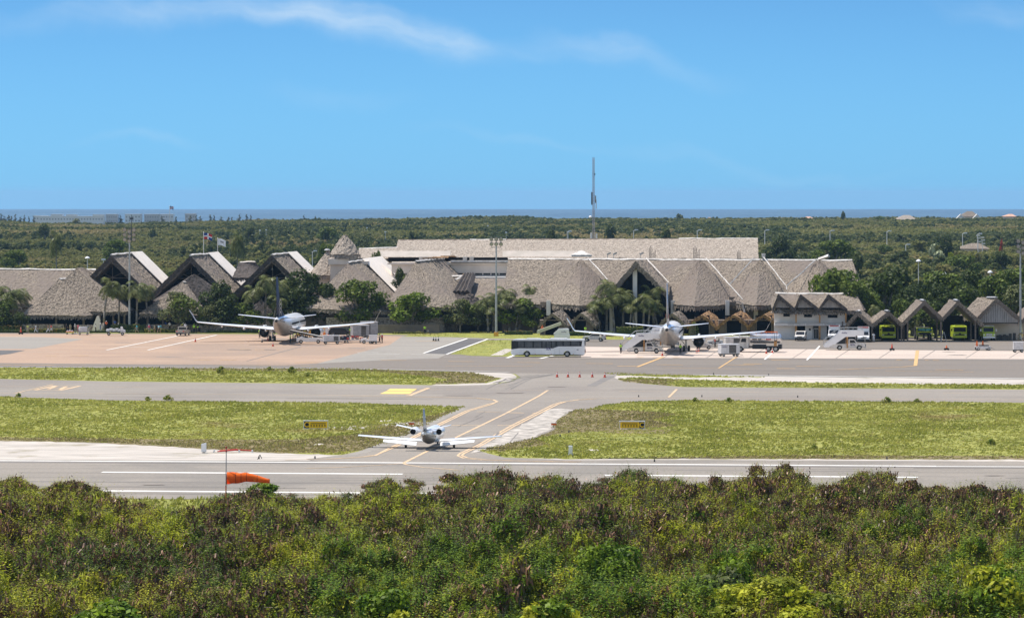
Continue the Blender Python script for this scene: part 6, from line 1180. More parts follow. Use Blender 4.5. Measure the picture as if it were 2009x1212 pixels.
def stairs_truck(px, py, rz, label, group='stairs trucks', txt='AirPar'):
    g = G(px, py); t = vehicle('stairs_truck', label, 'stairs truck', g, rz, group); hw = 1.05
    prof = [(-2.6, .45)]+arch(-.95, .48, .42)+arch(2.55, .5, .42)+[(3.55, .5), (3.6, .95), (3.35, 1.12), (2.2, 1.22), (1.75, 1.85), (1.5, 1.95), (.75, 1.95), (.62, 1.85), (.6, 1.1), (-2.6, 1.1)]
    b = MB(); b.prism(prof, -hw, hw); b.build('body', 'offwhite', t, bevel=.03)
    glazing(t, [(.85, 1.25), (1.95, 1.25), (1.62, 1.78), (.85, 1.78)], hw); b = MB(); b.add([(2.16, -.9, 1.28), (2.16, .9, 1.28), (1.76, .82, 1.86), (1.76, -.82, 1.86), (2.2, -.9, 1.3), (2.2, .9, 1.3), (1.8, .82, 1.88), (1.8, -.82, 1.88)], [(0, 1, 2, 3), (7, 6, 5, 4), (0, 4, 5, 1), (1, 5, 6, 2), (2, 6, 7, 3), (3, 7, 4, 0)]); b.build('windscreen', 'glass', t)
    wheels(t, (-.95, 2.55), .42, hw, .26); lampset(t, 3.56, hw, .82); b = MB(); b.b2((3.55, -hw+.05, .35), (3.75, hw-.05, .6)); b.b2((3.7, -.7, .5), (3.74, .7, 1.0)); b.build('bumper', 'metal', t)
    # the stair flight with its side screens and landing
    sc_ = [(-3.75, .55), (-2.9, .5), (-2.2, .95), (-1.9, .95), (.1, 2.35), (1.9, 2.35), (1.9, 2.55), (3.35, 2.55), (3.35, 3.5), (-.9, 3.5), (-1.2, 2.95), (-3.6, 1.0)]
    for s in (-1, 1):
        b = MB(); b.prism(sc_, s*(hw+.06), s*(hw+.12)); b.build('side_screen', 'white', t)
        b = MB(); b.tube([(-3.7, s*hw, .8), (-3.7, s*hw, 1.75), (-1.1, s*hw, 3.85), (.4, s*hw, 3.95), (3.2, s*hw, 3.95)], .035, 5)
        for u in range(9): x = -3.3+u*.8; zz = min(3.5, 1.25+(x+3.3)*.84); b.cyl((x, s*hw, zz), (x, s*hw, zz+.45+.1), .022, .022, 4)
        b.build('handrail', 'metal', t)
    n = 13
    for i in range(n): x = -3.5+i*.27; b = MB(); b.b2((x, -hw, .45+i*.2), (x+.3, hw, .5+i*.2)); b.build('step', 'grey', t)
    b = MB(); b.b2((0, -hw, 2.5), (3.3, hw, 2.62)); b.build('landing', 'grey', t)
    b = MB(); b.add([(-1.8, -.85, 1.05), (.1, -.85, 1.05), (.1, -.85, 2.35), (-1.8, .85, 1.05), (.1, .85, 1.05), (.1, .85, 2.35)], [(0, 1, 2), (5, 4, 3), (0, 3, 4, 1), (1, 4, 5, 2), (2, 5, 3, 0)]); b.build('under_stair', 'black', t)
    for s in (-1, 1): b = MB(); b.b2((.28, s*(hw+.02), .35), (.5, s*(hw+.1), 2.4)); b.build('prop', 'orange_wood', t); b = MB(); b.tube([(2.0, s*.8, 2.45), (1.95, s*.8, 1.95)], .05, 5); b.build('strut', 'metal', t)
    b = MB(); b.b2((3.3, -.95, 2.2), (3.9, .95, 2.35)); b.cyl((3.6, .7, 1.1), (3.6, .7, 2.25), .03); b.cyl((3.6, -.7, 1.1), (3.6, -.7, 2.25), .03); b.build('bridge_lip', 'metal', t)
    for x, z, sz in ((-.1, 3.05, .38), (1.35, .95, .33), (-1.1, 1.0, .001)):
        if sz > .01: text(txt, sz, 'purple', t, (x, -hw-(.135 if z > 2 else .03), z), (R(90), 0, 0), ext=.004, bold=.008)
    return t
stairs_truck(1259, 693.5, R(-1), 'white stairs truck standing under the pale-tailed airliner, a worker climbing it')
stairs_truck(1657, 687, R(0), 'white stairs truck alone before the two-storey building')
t2 = G(1290, 684); stairs_truck(1291, 681.5, R(2), 'second stairs truck mostly hidden behind the first under the pale-tailed airliner')
def car(px, py, rz, label, kind, m, L=4.5, Wd=1.8, Hh=1.55, d=None, name='car', cat='car', group=None):
    g = G(px, py); t = vehicle(name, label, cat, g, rz, group); hw = Wd/2; a, c = L/2, -L/2; wb = L*.31; r = .34 if Hh < 2 else .42; z1 = Hh
    if kind == 'suv': prof = [(c+.05, .35)]+arch(-wb, .42, .35)+arch(wb, .42, .35)+[(a-.05, .4), (a, .85), (a-.25, 1.0), (a-1.2, 1.08), (a-1.75, z1-.05), (a-2.1, z1), (c+.35, z1), (c+.1, 1.1), (c, .9)]; gl = [(a-1.3, 1.08), (a-1.85, z1-.12), (c+.45, z1-.12), (c+.3, 1.08)]; ws = ((a-1.18, 1.1), (a-1.75, z1-.06))
    if kind == 'pickup': prof = [(c, .5)]+arch(-wb, .42, .38)+arch(wb, .42, .38)+[(a-.05, .45), (a, .85), (a-.25, 1.02), (a-1.2, 1.1), (a-1.65, z1-.04), (a-1.9, z1), (a-3.0, z1), (a-3.15, 1.1), (c, 1.1)]; gl = [(a-1.3, 1.12), (a-1.75, z1-.1), (a-2.95, z1-.1), (a-3.02, 1.12)]; ws = ((a-1.18, 1.12), (a-1.65, z1-.05))
    if kind == 'van': prof = [(c+.02, .4)]+arch(-wb, .46, .4)+arch(wb, .46, .4)+[(a-.05, .42), (a, .95), (a-.3, 1.15), (a-.9, 1.25), (a-1.35, 1.9), (a-1.5, 1.95), (a-1.55, z1), (c+.05, z1), (c, .9)]; gl = [(a-1.0, 1.3), (a-1.45, 1.85), (a-2.0, 1.85), (a-2.0, 1.3)]; ws = ((a-.88, 1.27), (a-1.34, 1.9))
    b = MB(); b.prism(prof, -hw, hw); b.build('body', m, t, bevel=.05); glazing(t, gl, hw)
    (xa, za), (xb, zb) = ws; b = MB(); b.add([(xa+.03, -hw+.12, za), (xa+.03, hw-.12, za), (xb+.03, hw-.16, zb), (xb+.03, -hw+.16, zb), (xa-.05, -hw+.12, za), (xa-.05, hw-.12, za), (xb-.05, hw-.16, zb), (xb-.05, -hw+.16, zb)], [(0, 1, 2, 3), (7, 6, 5, 4), (0, 4, 5, 1), (1, 5, 6, 2), (2, 6, 7, 3), (3, 7, 4, 0)]); b.build('windscreen', 'glass', t)
    wheels(t, (-wb, wb), r, hw, .22); lampset(t, a-.02, hw, .72); lampset(t, c+.0, hw, .9, 'red', 'tail_light')
    b = MB(); b.b2((a-.04, -hw+.05, .35), (a+.08, hw-.05, .58)); b.b2((c-.08, -hw+.05, .38), (c+.04, hw-.05, .6)); b.build('bumper', 'black', t); b = MB(); b.b2((a-.06, -.45, .68), (a+.015, .45, .88)); b.build('grille', 'dark_metal', t)
    if kind == 'pickup': b = MB(); b.b2((c+.1, -hw+.12, 1.02), (a-3.25, hw-.12, 1.105)); b.build('cargo_bed', 'black', t)
    return t
car(1571, 668.5, R(-100), 'white and dark four-wheel drive parked nose-out at the two-storey building', 'suv', 'offwhite', 4.6, 1.85, 1.75)
t = car(359, 658.8, R(82), 'beige pickup seen from behind with people at its roof near the yellow hedge', 'pickup', 'beige', 5.1, 1.85, 1.75); b = MB(); b.b2((-2.0, -.8, 1.12), (-.55, .8, 1.16)); b.build('bed_cover', 'beige', t); b = MB(); b.b2((-.62, -.72, 1.2), (-.56, .72, 1.62)); b.build('rear_window', 'glass', t)
t = car(1638, 667.5, R(-100), 'white ambulance parked under the two-storey building, front half visible', 'van', 'white', 5.8, 2.1, 2.75, name='ambulance', cat='ambulance'); b = MB(); b.b2((1.3, -.85, 2.62), (1.42, .85, 2.8)); b.build('light_bar', 'red', t)
t = car(1694, 671, R(-95), 'white box ambulance inside the leftmost thatched bay behind the stairs truck', 'van', 'white', 5.8, 2.2, 2.85, name='ambulance', cat='ambulance'); b = MB(); b.b2((1.3, -.95, 2.6), (1.42, .95, 2.82)); b.build('light_bar', 'red', t)
car(646, 660.5, R(12), 'white van behind the right engine of the dark-tailed airliner', 'van', 'white', 4.6, 1.8, 1.95, name='van', cat='van')
car(668, 660.5, R(4), 'dark four-wheel drive under the right wing of the dark-tailed airliner', 'suv', 'black', 4.7, 1.85, 1.7)
car(1166, 670.5, R(170), 'small white car roof just showing over the rear of the white bus', 'suv', 'offwhite', 4.2, 1.7, 1.5)
# generic airport trolleys
def flatbed(px, py, rz, label, L=3.0, Wd=1.4, m='grey', name='baggage_cart', cat='cart', load=None, rails=True, group=None, hz=.55, wh=.2):
    g = G(px, py); t = vehicle(name, label, cat, g, rz, group); hw = Wd/2
    b = MB(); b.b2((-L/2, -hw, hz-.1), (L/2, hw, hz)); b.build('deck', m, t); wheels(t, (-L*.36, L*.36), wh, hw, .12)
    b = MB(); b.cyl((L/2, 0, hz-.2), (L/2+.8, 0, .2), .03, .03, 5); b.build('tow_bar', 'dark_metal', t)
    if rails:
        for x in (-L/2, L/2): b = MB(); b.b2((x-.03, -hw, hz), (x+.03, hw, hz+.7)); b.build('end_panel', m, t)
    if load == 'bags':
        rr = random.Random(px)
        for i in range(9): b = MB(); b.box((0, 0, 0), (rr.uniform(.4, .7), rr.uniform(.3, .5), rr.uniform(.25, .4)), bevel if 0 else 0); o = b.build('suitcase', rr.choice(['black', 'dark_metal', 'navy', 'red', 'grey', 'black']), None, bevel=.03); c_, s_ = math.cos(rz), math.sin(rz); lx, ly = -L/2+.35+(i % 5)*(L-.7)/4, rr.uniform(-.3, .3); o.location = (g.x+lx*c_-ly*s_, g.y+lx*s_+ly*c_, .08+hz+.22+(i//5)*.36); o.rotation_euler.z = rz+rr.uniform(-.3, .3); tag(o, 'dark suitcase piled on the '+label.split(' ', 0)[0][:70].strip(), 'suitcase', 'suitcases on the '+label[:40])
    return t
def gpu(px, py, rz, label, L=2.6, Wd=1.7, Hh=1.9, m='lavender', name='ground_power_cart', dark=((.15, .95),), group=None, txt=None):
    g = G(px, py); t = vehicle(name, label, 'power cart', g, rz, group); hw = Wd/2
    b = MB(); b.b2((-L/2, -hw, .5), (L/2, hw, Hh)); b.build('cabinet', m, t, bevel=.03); b = MB(); b.b2((-L/2-.05, -hw-.05, Hh+.002), (L/2+.05, hw+.05, Hh+.07)); b.build('lid', 'white', t); b = MB(); b.b2((-L/2, -hw+.1, .36), (L/2, hw-.1, .5)); b.build('chassis', 'dark_metal', t)
    for u0, u1 in dark:
        for s in (-1, 1): b = MB(); b.b2((-L/2+L*u0, s*(hw-.01), .6), (-L/2+L*u1, s*(hw+.015), Hh-.15)); pn = b.build('louvre_panel', 'dark_metal', t); [MB().box((-L/2+L*(u0+u1)/2, s*(hw+.02), .75+k*.22), (L*(u1-u0)*.95, .02, .03)).build('slat', 'grey', pn) for k in range(5)]
    wheels(t, (-L*.36, L*.36), .25, hw, .14); b = MB(); b.cyl((L/2, 0, .4), (L/2+.9, .1, .2), .03, .03, 5); b.build('tow_bar', 'dark_metal', t)
    if txt: text(txt, .3, 'purple', t, (-L*.3, -hw-.03, Hh-.4), (R(90), 0, 0), ext=.004)
    return t
gpu(1430, 700, R(14), 'pale grey power cart with louvred side in front of the fuel tanker', 3.3, 2.0, 2.1, dark=((.42, .8),), txt='JetAire'); gpu(1437, 687, R(10), 'white power cart standing behind the louvred grey cart', 2.8, 1.8, 2.2, 'offwhite', dark=((.5, .9),)); gpu(1455, 684, R(10), 'further white power cart touching the tanker cab', 2.6, 1.8, 2.1, 'offwhite', dark=((.2, .7),))
t = gpu(706, 664, R(16), 'grey cargo unit with dark door right of the dark-tailed airliner engine', 3.2, 2.2, 2.5, 'grey', 'cargo_container', dark=((.5, .8),)); t['category'] = 'container'
t = gpu(724, 661.5, R(16), 'tall grey cargo unit with raised white roof beside the first', 3.0, 2.2, 2.9, 'grey', 'cargo_container', dark=((.1, .5),)); t['category'] = 'container'
gpu(650, 675.5, R(8), 'low pale cart with dark opening at the end of the belt loader', 3.0, 1.6, 1.55, 'lavender', 'ground_power_cart', dark=((.62, .92),))
flatbed(672, 673.5, R(4), 'baggage cart heaped with dark bags under the right wing', 2.6, 1.5, load='bags'); flatbed(692, 673, R(2), 'second baggage cart with a low side rail and bags', 4.0, 1.5, load='bags'); flatbed(615, 671, R(4), 'empty white cart under the right engine of the dark-tailed airliner', 3.4, 1.6, 'offwhite')
flatbed(164, 657.5, R(3), 'white covered luggage trolley left of the tall mast on the pink stand', 2.1, 1.3, 'lavender'); t_ = bpy.data.objects[-1] if 0 else None
def cabin_on(px, py, rz, label, L=1.5, Wd=1.3, z0=.63, Hh=1.25, m='lavender', name='covered_trolley', cat='trolley'):
    g = G(px, py); t = vehicle(name, label, cat, g, rz); b = MB(); b.b2((-L/2, -Wd/2, z0), (L/2, Wd/2, z0+Hh)); b.build('cover', m, t, bevel=.08); b = MB(); b.b2((L/2-.02, -Wd/2+.15, z0+.15), (L/2+.03, Wd/2-.15, z0+Hh-.15)); b.build('opening', 'black', t); return t
cabin_on(163, 657.5, R(20), 'pale boxed luggage cover on the trolley left of the tall mast', 1.5, 1.25, .64, .95)
t = flatbed(137, 656.6, R(0), 'small orange-wheeled trolley with white bags by the pavilion gap', 1.5, .9, 'orange', wh=.16, rails=False)
for i, (dx, dz) in enumerate(((-.45, .7), (0, .78), (.45, .7), (.95, .55), (1.3, .4), (1.9, .35))):
    g = G(137, 656.6); b = MB(); b.box((0, 0, 0), (.42, .4, .45)); tag(b.build('white_bag', 'white', loc=(g.x+dx, g.y, .0+(dz if i < 3 else .24)), bevel=.12), 'small white bag on or beside the orange-wheeled trolley', 'bag', 'white bags by the orange-wheeled trolley')
def tug(px, py, rz, label, m='white', L=2.6, Wd=1.5, cab=True, name='baggage_tug'):
    g = G(px, py); t = vehicle(name, label, 'tug', g, rz); hw = Wd/2
    b = MB(); b.prism([(-L/2, .3)]+arch(-L*.3, .33, .3)+arch(L*.3, .33, .3)+[(L/2, .35), (L/2, .9), (L*.1, 1.0), (0, .7), (-L*.25, .7), (-L*.28, 1.05), (-L/2, 1.05)], -hw, hw); b.build('body', m, t, bevel=.04); wheels(t, (-L*.3, L*.3), .32, hw, .22)
    b = MB(); b.b2((-L*.22, -.5, .72), (-L*.05, .5, .95)); b.b2((-L*.27, -.5, .72), (-L*.22, .5, 1.4)); b.build('seat', 'black', t)
    if cab:
        b = MB()
        for x in (-L*.3, L*.08):
            for s in (-1, 1): b.cyl((x, s*(hw-.1), .95), (x, s*(hw-.1), 1.95), .03, .03, 5)
        b.build('cab_frame', 'dark_metal', t); b = MB(); b.b2((-L*.36, -hw, 1.95), (L*.14, hw, 2.0)); b.build('canopy', m, t)
    b = MB(); b.cyl((L*.12, 0, .95), (L*.02, 0, 1.2), .02); b.cyl((L*.02, 0, 1.18), (L*.0, 0, 1.22), .17, .17, 12); b.build('steering_wheel', 'black', t); lampset(t, L/2, hw, .7, size=(.06, .16, .14)); return t
tug(722, 674.5, R(185), 'white baggage tug at the right end of the cart train', cab=False); gpu(732, 675, R(4), 'white boxed cart behind the baggage tug beside two workers', 1.5, 1.2, 1.55, 'white', dark=())
tug(1380, 685.5, R(4), 'white tug in front of the right engine of the pale-tailed airliner', 'offwhite', 3.0); tug(1403, 679, R(180), 'low white tractor behind the workers at the pale-tailed airliner right wing', 'offwhite', 2.8, cab=False)
t = flatbed(227, 658.6, R(4), 'grey flatbed truck loaded with white sacks right of the covered trolley', 3.7, 1.7, 'grey', 'flatbed_truck', 'truck', rails=False, hz=.85, wh=.33)
b = MB(); b.prism([(.95, .5), (1.9, .5), (1.9, 1.0), (1.5, 1.15), (1.35, 1.7), (.95, 1.7)], -.8, .8); b.build('cab', 'white', t, bevel=.05)
g = G(227, 658.6)
for i, (dx, s_) in enumerate(((-1.5, .75), (-.9, .8), (-.3, .7), (.25, .75), (.6, .6))): b = MB(); b.box((0, 0, 0), (s_, 1.1, .42)); tag(b.build('white_sack', 'white', loc=(g.x+dx, g.y, 1.15+.12*(i % 2)), bevel=.12), 'white sack lying on the grey flatbed truck', 'sack', 'white sacks on the flatbed truck')
# belt loader under the dark-tailed airliner
def belt_loader(px, py, rz, label):
    g = G(px, py); t = vehicle('belt_loader', label, 'belt loader', g, rz); hw = .95
    b = MB(); b.prism([(-2.4, .35)]+arch(-1.55, .38, .32)+arch(1.65, .38, .32)+[(2.5, .4), (2.5, .8), (1.9, 1.0), (-.1, 1.0), (-.9, 1.02), (-1.4, 1.3), (-1.9, 1.1), (-2.4, .95)], -hw, hw); b.build('body', 'white', t, bevel=.05); wheels(t, (-1.55, 1.65), .34, hw, .22)
    b = MB(); b.tube([(-1.1, -.7, 1.0), (-1.35, -.7, 1.75), (-.4, -.7, 1.8), (-.2, -.7, 1.0)], .04, 5); b.b2((-.9, -.8, 1.0), (-.3, -.2, 1.35)); b.build('cab_frame', 'black', t)
    b = MB(); b.add([(x, y, z) for x, z in ((-3.6, 2.4), (3.4, .95), (3.4, .8), (-3.6, 2.2)) for y in (-.1, .75)], [(0, 1, 3, 2), (2, 3, 5, 4), (4, 5, 7, 6), (6, 7, 1, 0), (0, 2, 4, 6), (1, 7, 5, 3)]); b.build('belt', 'black', t); b = MB()
    for y in (-.15, .8): b.tube([(-3.6, y, 2.5), (3.4, y, 1.05)], .06, 4)
    b.build('belt_rail', 'offwhite', t); return t
belt_loader(607, 674.2, R(2), 'white belt loader alongside the dark-tailed airliner tail')
def yellow_stand(px, py, label, L=4.2, rz=0):
    g = G(px, py); t = vehicle('maintenance_stand', label, 'stand', g, rz); b = MB()
    for x in (-L/2, -L/6, L/6, L/2):
        for y in (-.7, .7): b.cyl((x, y, .1), (x, y, 1.9), .04, .04, 5)
    for z in (.8, 1.35, 1.9):
        for y in (-.7, .7): b.cyl((-L/2, y, z), (L/2, y, z), .035, .035, 5)
        for x in (-L/2, L/2): b.cyl((x, -.7, z), (x, .7, z), .035, .035, 5)
    b.build('frame', 'yellow', t); b = MB(); b.b2((-L/2, -.7, .55), (L/2, .7, .8)); b.build('platform', 'yellow', t); wheels(t, (-L/2+.3, L/2-.3), .2, .75, .1)
    for i in range(4): b = MB(); b.box((-L/2+.6+i*L*.25, 0, 1.0), (.6, .5, .35)); b.build('engine_cover', 'orange' if i % 2 else 'yellow', t)
    return t
yellow_stand(601, 664.5, 'yellow frame stand behind the white belt loader', 3.6); yellow_stand(622, 665.5, 'second yellow frame stand against the right engine of the dark-tailed airliner', 3.0)
# belt ramp truck behind the bus
g = G(1085, 676); t = vehicle('ramp_loader', 'beige raised belt ramp on a white truck behind the bus', 'belt loader', g, 0); b = MB()
b.add([(x, y, z) for x, z in ((-3.0, 1.9), (-2.9, 2.55), (1.4, 4.1), (1.6, 3.6)) for y in (-.6, .6)], [(0, 1, 3, 2), (2, 3, 5, 4), (4, 5, 7, 6), (6, 7, 1, 0), (0, 2, 4, 6), (1, 7, 5, 3)]); b.build('belt_ramp', mat('beige_ramp_side', (.50, .49, .36), (.44, .43, .32), 1, .6), t)
b = MB(); b.b2((.2, -1, .6), (3.1, 1, 1.9)); b.prism([(.0, 1.9), (1.1, 2.9), (2.9, 2.9), (3.0, 1.9)], -.95, .95); b.build('cab', 'white', t, bevel=.06); b = MB(); b.b2((-2.4, -.9, .6), (.2, .9, 1.0)); b.build('chassis', 'dark_metal', t); wheels(t, (-1.8, 2.2), .42, 1.0, .25); text('AirPar', .38, 'purple', t, (2.0, -1.0, 2.3), (R(90), 0, 0), ext=.004)
# fuel tanker
def tanker():
    g = G(1487, 690.5); t = vehicle('fuel_tanker', 'polished fuel tanker truck with orange walkway rail at the right wingtip', 'tanker', g, R(172)); hw = 1.2
    b = MB(); n = 20; b.loft([[(x, math.cos(2*math.pi*i/n)*ry, 2.35+math.sin(2*math.pi*i/n)*rz_) for i in range(n)] for x, ry, rz_ in ((1.35, .8, .6), (1.3, 1.15, .88), (-3.7, 1.15, .88), (-4.0, 1.0, .75), (-4.15, .6, .45))]); b.build('tank', 'steel_tank', t, smooth=False)
    b = MB(); b.prism([(1.55, .6), (3.75, .6), (3.8, 1.4), (3.2, 1.6), (2.95, 2.5), (2.7, 2.6), (1.6, 2.6), (1.55, 2.2)], -hw+.05, hw-.05); b.build('cab', 'offwhite', t, bevel=.05); glazing(t, [(2.0, 1.7), (2.95, 1.7), (2.75, 2.35), (2.0, 2.35)], hw-.05); b = MB(); b.b2((3.15, -.95, 1.65), (3.2, .95, 2.35)); b.build('windscreen', 'glass', t)
    b = MB(); b.b2((-4.0, -.5, .75), (3.4, .5, 1.0)); b.b2((-1.4, -1.1, .5), (.9, 1.1, 1.25)); b.build('chassis', 'black', t); wheels(t, (3.0, -1.9, -3.2), .5, hw, .32)
    b = MB()
    for s in (-1, 1): b.cyl((1.2, s*.5, 3.45), (-3.4, s*.5, 3.45), .05, .05, 5)
    for i in range(6): b.cyl((1.2-i*.92, -.5, 3.45), (1.2-i*.92, .5, 3.45), .04); b.cyl((1.2-i*.92, .5, 3.2), (1.2-i*.92, .5, 3.45), .03)
    b.build('walkway_rail', 'orange', t); b = MB(); b.b2((-3.4, 1.14, 1.0), (-2.9, 1.26, 1.9)); b.build('warning_board', 'orange_wood', t); b = MB(); b.b2((-4.2, -1.1, .5), (-3.6, 1.1, 1.3)); b.build('hose_reel', 'black', t)
    b = MB(); b.cyl((-3.0, 1.2, 1.9), (-3.0, 1.2, 3.4), .03); b.cyl((-3.4, 1.2, 1.9), (-3.4, 1.2, 3.4), .03); b.build('ladder', 'dark_metal', t)
    for x0, w_, m_ in ((.9, .8, 'dark_metal'), (-.1, .6, 'dark_metal'), (-1.5, .9, 'red')): b = MB(); b.b2((x0-w_, 1.13, 2.1), (x0, 1.19, 2.28)); b.build('lettering', m_, t)
tanker()
# fire trucks
def fire_truck(px, py, label, Hh=2.7, Wd=2.6, kind='cab', L=7.5):
    g = G(px, py); t = thing('fire_truck', label, 'fire truck', (g.x, g.y+1.5, .02), R(-90), 'lime green fire trucks in the thatched bays'); hw = Wd/2
    if kind == 'cab':
        b = MB(); b.prism([(-L, .6), (-.05, .55), (0, 1.2), (-.1, 1.6), (-.35, Hh-.1), (-.6, Hh), (-L, Hh)], -hw, hw); b.build('body', 'lime', t, bevel=.08); b = MB(); b.add([(-.06, -hw+.22, 1.68), (-.06, hw-.22, 1.68), (-.28, hw-.26, Hh-.3), (-.28, -hw+.26, Hh-.3), (-.2, -hw+.22, 1.68), (-.2, hw-.22, 1.68), (-.4, hw-.26, Hh-.3), (-.4, -hw+.26, Hh-.3)], [(0, 1, 2, 3), (7, 6, 5, 4), (0, 4, 5, 1), (1, 5, 6, 2), (2, 6, 7, 3), (3, 7, 4, 0)]); b.build('windscreen', 'glass', t)
        b = MB(); b.prism([(-.95, .95), (.95, .95), (.75, 1.2), (.3, 1.2), (0, 1.5), (-.3, 1.2), (-.75, 1.2)], .002, .03, axis='x'); b.build('grille', 'black', t); b = MB(); b.b2((-.02, -hw+.05, .5), (.14, hw-.05, .78)); b.build('bumper', 'lime', t); b = MB(); b.b2((-1.2, -.9, Hh+.002), (-.6, .9, Hh+.2)); b.build('light_bar', 'lime', t); lampset(t, .03, hw, 1.08, size=(.06, .35, .16))
    elif kind == 'armour':
        b = MB(); b.prism([(-L, .9), (.1, 1.0), (.2, 1.5), (-.1, 1.7), (-.5, Hh-.25), (-L, Hh-.25)], -hw+.15, hw-.15); b.build('body', 'black', t); b = MB(); b.prism([(-.4, 1.55), (.28, 1.5), (.3, 1.72), (-.3, 1.78)], -hw, hw); b.b2((-.75, -hw+.1, Hh-.3), (-.35, hw-.1, Hh-.2))
        for s in (-1, 1): b.tube([(.1, s*(hw-.05), .9), (.2, s*(hw+.08), 1.6), (-.4, s*(hw-.05), Hh-.2)], .1, 6)
        b.build('trim', 'lime', t); b = MB(); b.add([(.06, -hw+.3, 1.78), (.06, hw-.3, 1.78), (-.35, hw-.3, Hh-.35), (-.35, -hw+.3, Hh-.35), (-.1, -hw+.3, 1.78), (-.1, hw-.3, 1.78), (-.5, hw-.3, Hh-.35), (-.5, -hw+.3, Hh-.35)], [(0, 1, 2, 3), (7, 6, 5, 4), (0, 4, 5, 1), (1, 5, 6, 2), (2, 6, 7, 3), (3, 7, 4, 0)]); b.build('windscreen', mat('teal_glass', (.02, .07, .08), (.03, .1, .11), 1, .1, spec=.6), t)
        b = MB(); b.cyl((-.9, 0, Hh-.3), (-.9, 0, Hh+.4), .09); b.cyl((-.9, 0, Hh+.4), (0, -.4, Hh+.65), .1, .07); b.build('water_cannon', 'white', t); lampset(t, .26, hw, 1.35, size=(.06, .3, .14))
    else:
        b = MB(); b.prism([(-L, .7), (-.1, .65), (0, 1.35), (-.2, 1.5), (-1.3, 1.65), (-1.55, Hh-.1), (-1.8, Hh), (-L, Hh)], -hw+.1, hw-.1); b.build('body', 'lime', t, bevel=.06); b = MB(); b.add([(-1.24, -hw+.3, 1.72), (-1.24, hw-.3, 1.72), (-1.5, hw-.3, Hh-.2), (-1.5, -hw+.3, Hh-.2), (-1.4, -hw+.3, 1.72), (-1.4, hw-.3, 1.72), (-1.65, hw-.3, Hh-.2), (-1.65, -hw+.3, Hh-.2)], [(0, 1, 2, 3), (7, 6, 5, 4), (0, 4, 5, 1), (1, 5, 6, 2), (2, 6, 7, 3), (3, 7, 4, 0)]); b.build('windscreen', 'glass', t)
        b = MB(); b.b2((-.1, -.6, .9), (.04, .6, 1.42)); b.build('grille', 'rim', t); b = MB(); b.b2((-.1, -hw+.1, .55), (.16, hw-.1, .85)); b.build('bumper', 'white', t); b = MB(); b.b2((-2.4, -hw+.15, Hh+.002), (-1.7, hw-.15, Hh+.25)); b.build('roof_rack', 'metal', t); lampset(t, .03, hw, 1.15, size=(.06, .3, .25))
    for s in (-1, 1): b = MB(); b.box((-.1-(1.1 if kind == 'nose' else 0), s*(hw+.22), 2.0), (.08, .2, .45)); b.cyl((-.1-(1.1 if kind == 'nose' else 0), s*(hw-.1), 2.2), (-.1-(1.1 if kind == 'nose' else 0), s*(hw+.2), 2.15), .02, .02, 4); b.build('mirror', 'black' if kind != 'nose' else 'white', t)
    wheels(t, (-1.4, -L+1.8), .55, hw-.02, .35); return t
fire_truck(1745, 668.5, 'lime fire truck in the small thatched bay left of the tall bays', 2.75, 2.7); fire_truck(1815.5, 668.5, 'armoured lime fire truck with a roof water cannon in the tall open bay', 2.6, 2.9, 'armour'); fire_truck(1885, 668.5, 'lime fire truck in the dark tall bay beside the folding ladder', 2.75, 2.7)
fire_truck(1942.5, 669.5, 'bonneted lime and white fire truck in front of the boarded gable shed', 2.65, 2.5, 'nose')
# trailer, carts and beacons on the service road
t = flatbed(1928, 688, R(5), 'grey flatbed trailer with orange uprights on the service road at right', 2.6, 1.7, 'lavender', 'flatbed_trailer', 'trailer', rails=False, hz=.75, wh=.3)
b = MB(); b.b2((-1.3, -.86, .3), (1.3, -.8, .78)); b.build('side_panel', 'lavender', t)
for x, y in ((-1.15, -.5), (.1, .4)): b = MB(); b.add([(x-.22, y-.05, .76), (x+.22, y-.05, .76), (x+.1, y, 1.65), (x-.1, y, 1.65), (x-.22, y+.05, .76), (x+.22, y+.05, .76)], [(0, 1, 2, 3), (4, 3, 2, 5), (0, 3, 4), (1, 5, 2), (0, 4, 5, 1)]); b.build('upright', 'orange', t)
b = MB(); b.b2((-.6, -.6, .76), (1.0, .6, .95)); b.build('load', 'black', t)
gpu(1997.5, 692, R(0), 'white boxed cart at the right edge of the service road', 1.7, 1.4, 1.8, 'lavender', dark=())
def beacon(px, py, m, label, h=.8, tilt=0):
    g = G(px, py); t = thing('warning_beacon', label, 'beacon', (g.x, g.y, .07)); b = MB(); b.b2((-.32, -.3, .1), (.32, .3, .38)); b.build('base', 'black', t)
    for x in (-.28, .28):
        b = MB(); b.cyl((x, -.34, .18), (x, .34, .18), .18, .18, 10); b.build('wheel', 'tyre', t)
    b = MB(); b.cyl((0, 0, .38), (0, 0, .38+h), .2, .06, 12); b.build('cone', m, t); 
    if h > .9: b = MB(); b.cyl((0, 0, .38+h*.55), (0, 0, .38+h*.8), .12, .09, 12); b.build('band', 'white', t)
beacon(41, 656.3, 'coneRed', 'red and white cone on a dark wheeled base at the left of the pink stand', 1.1); beacon(1750, 688, 'coneRed', 'red-topped cone on a dark wheeled base left of the orange taxi line', .8); beacon(1857, 687.5, 'orange', 'small orange beacon cart right of the orange taxi line', .5)
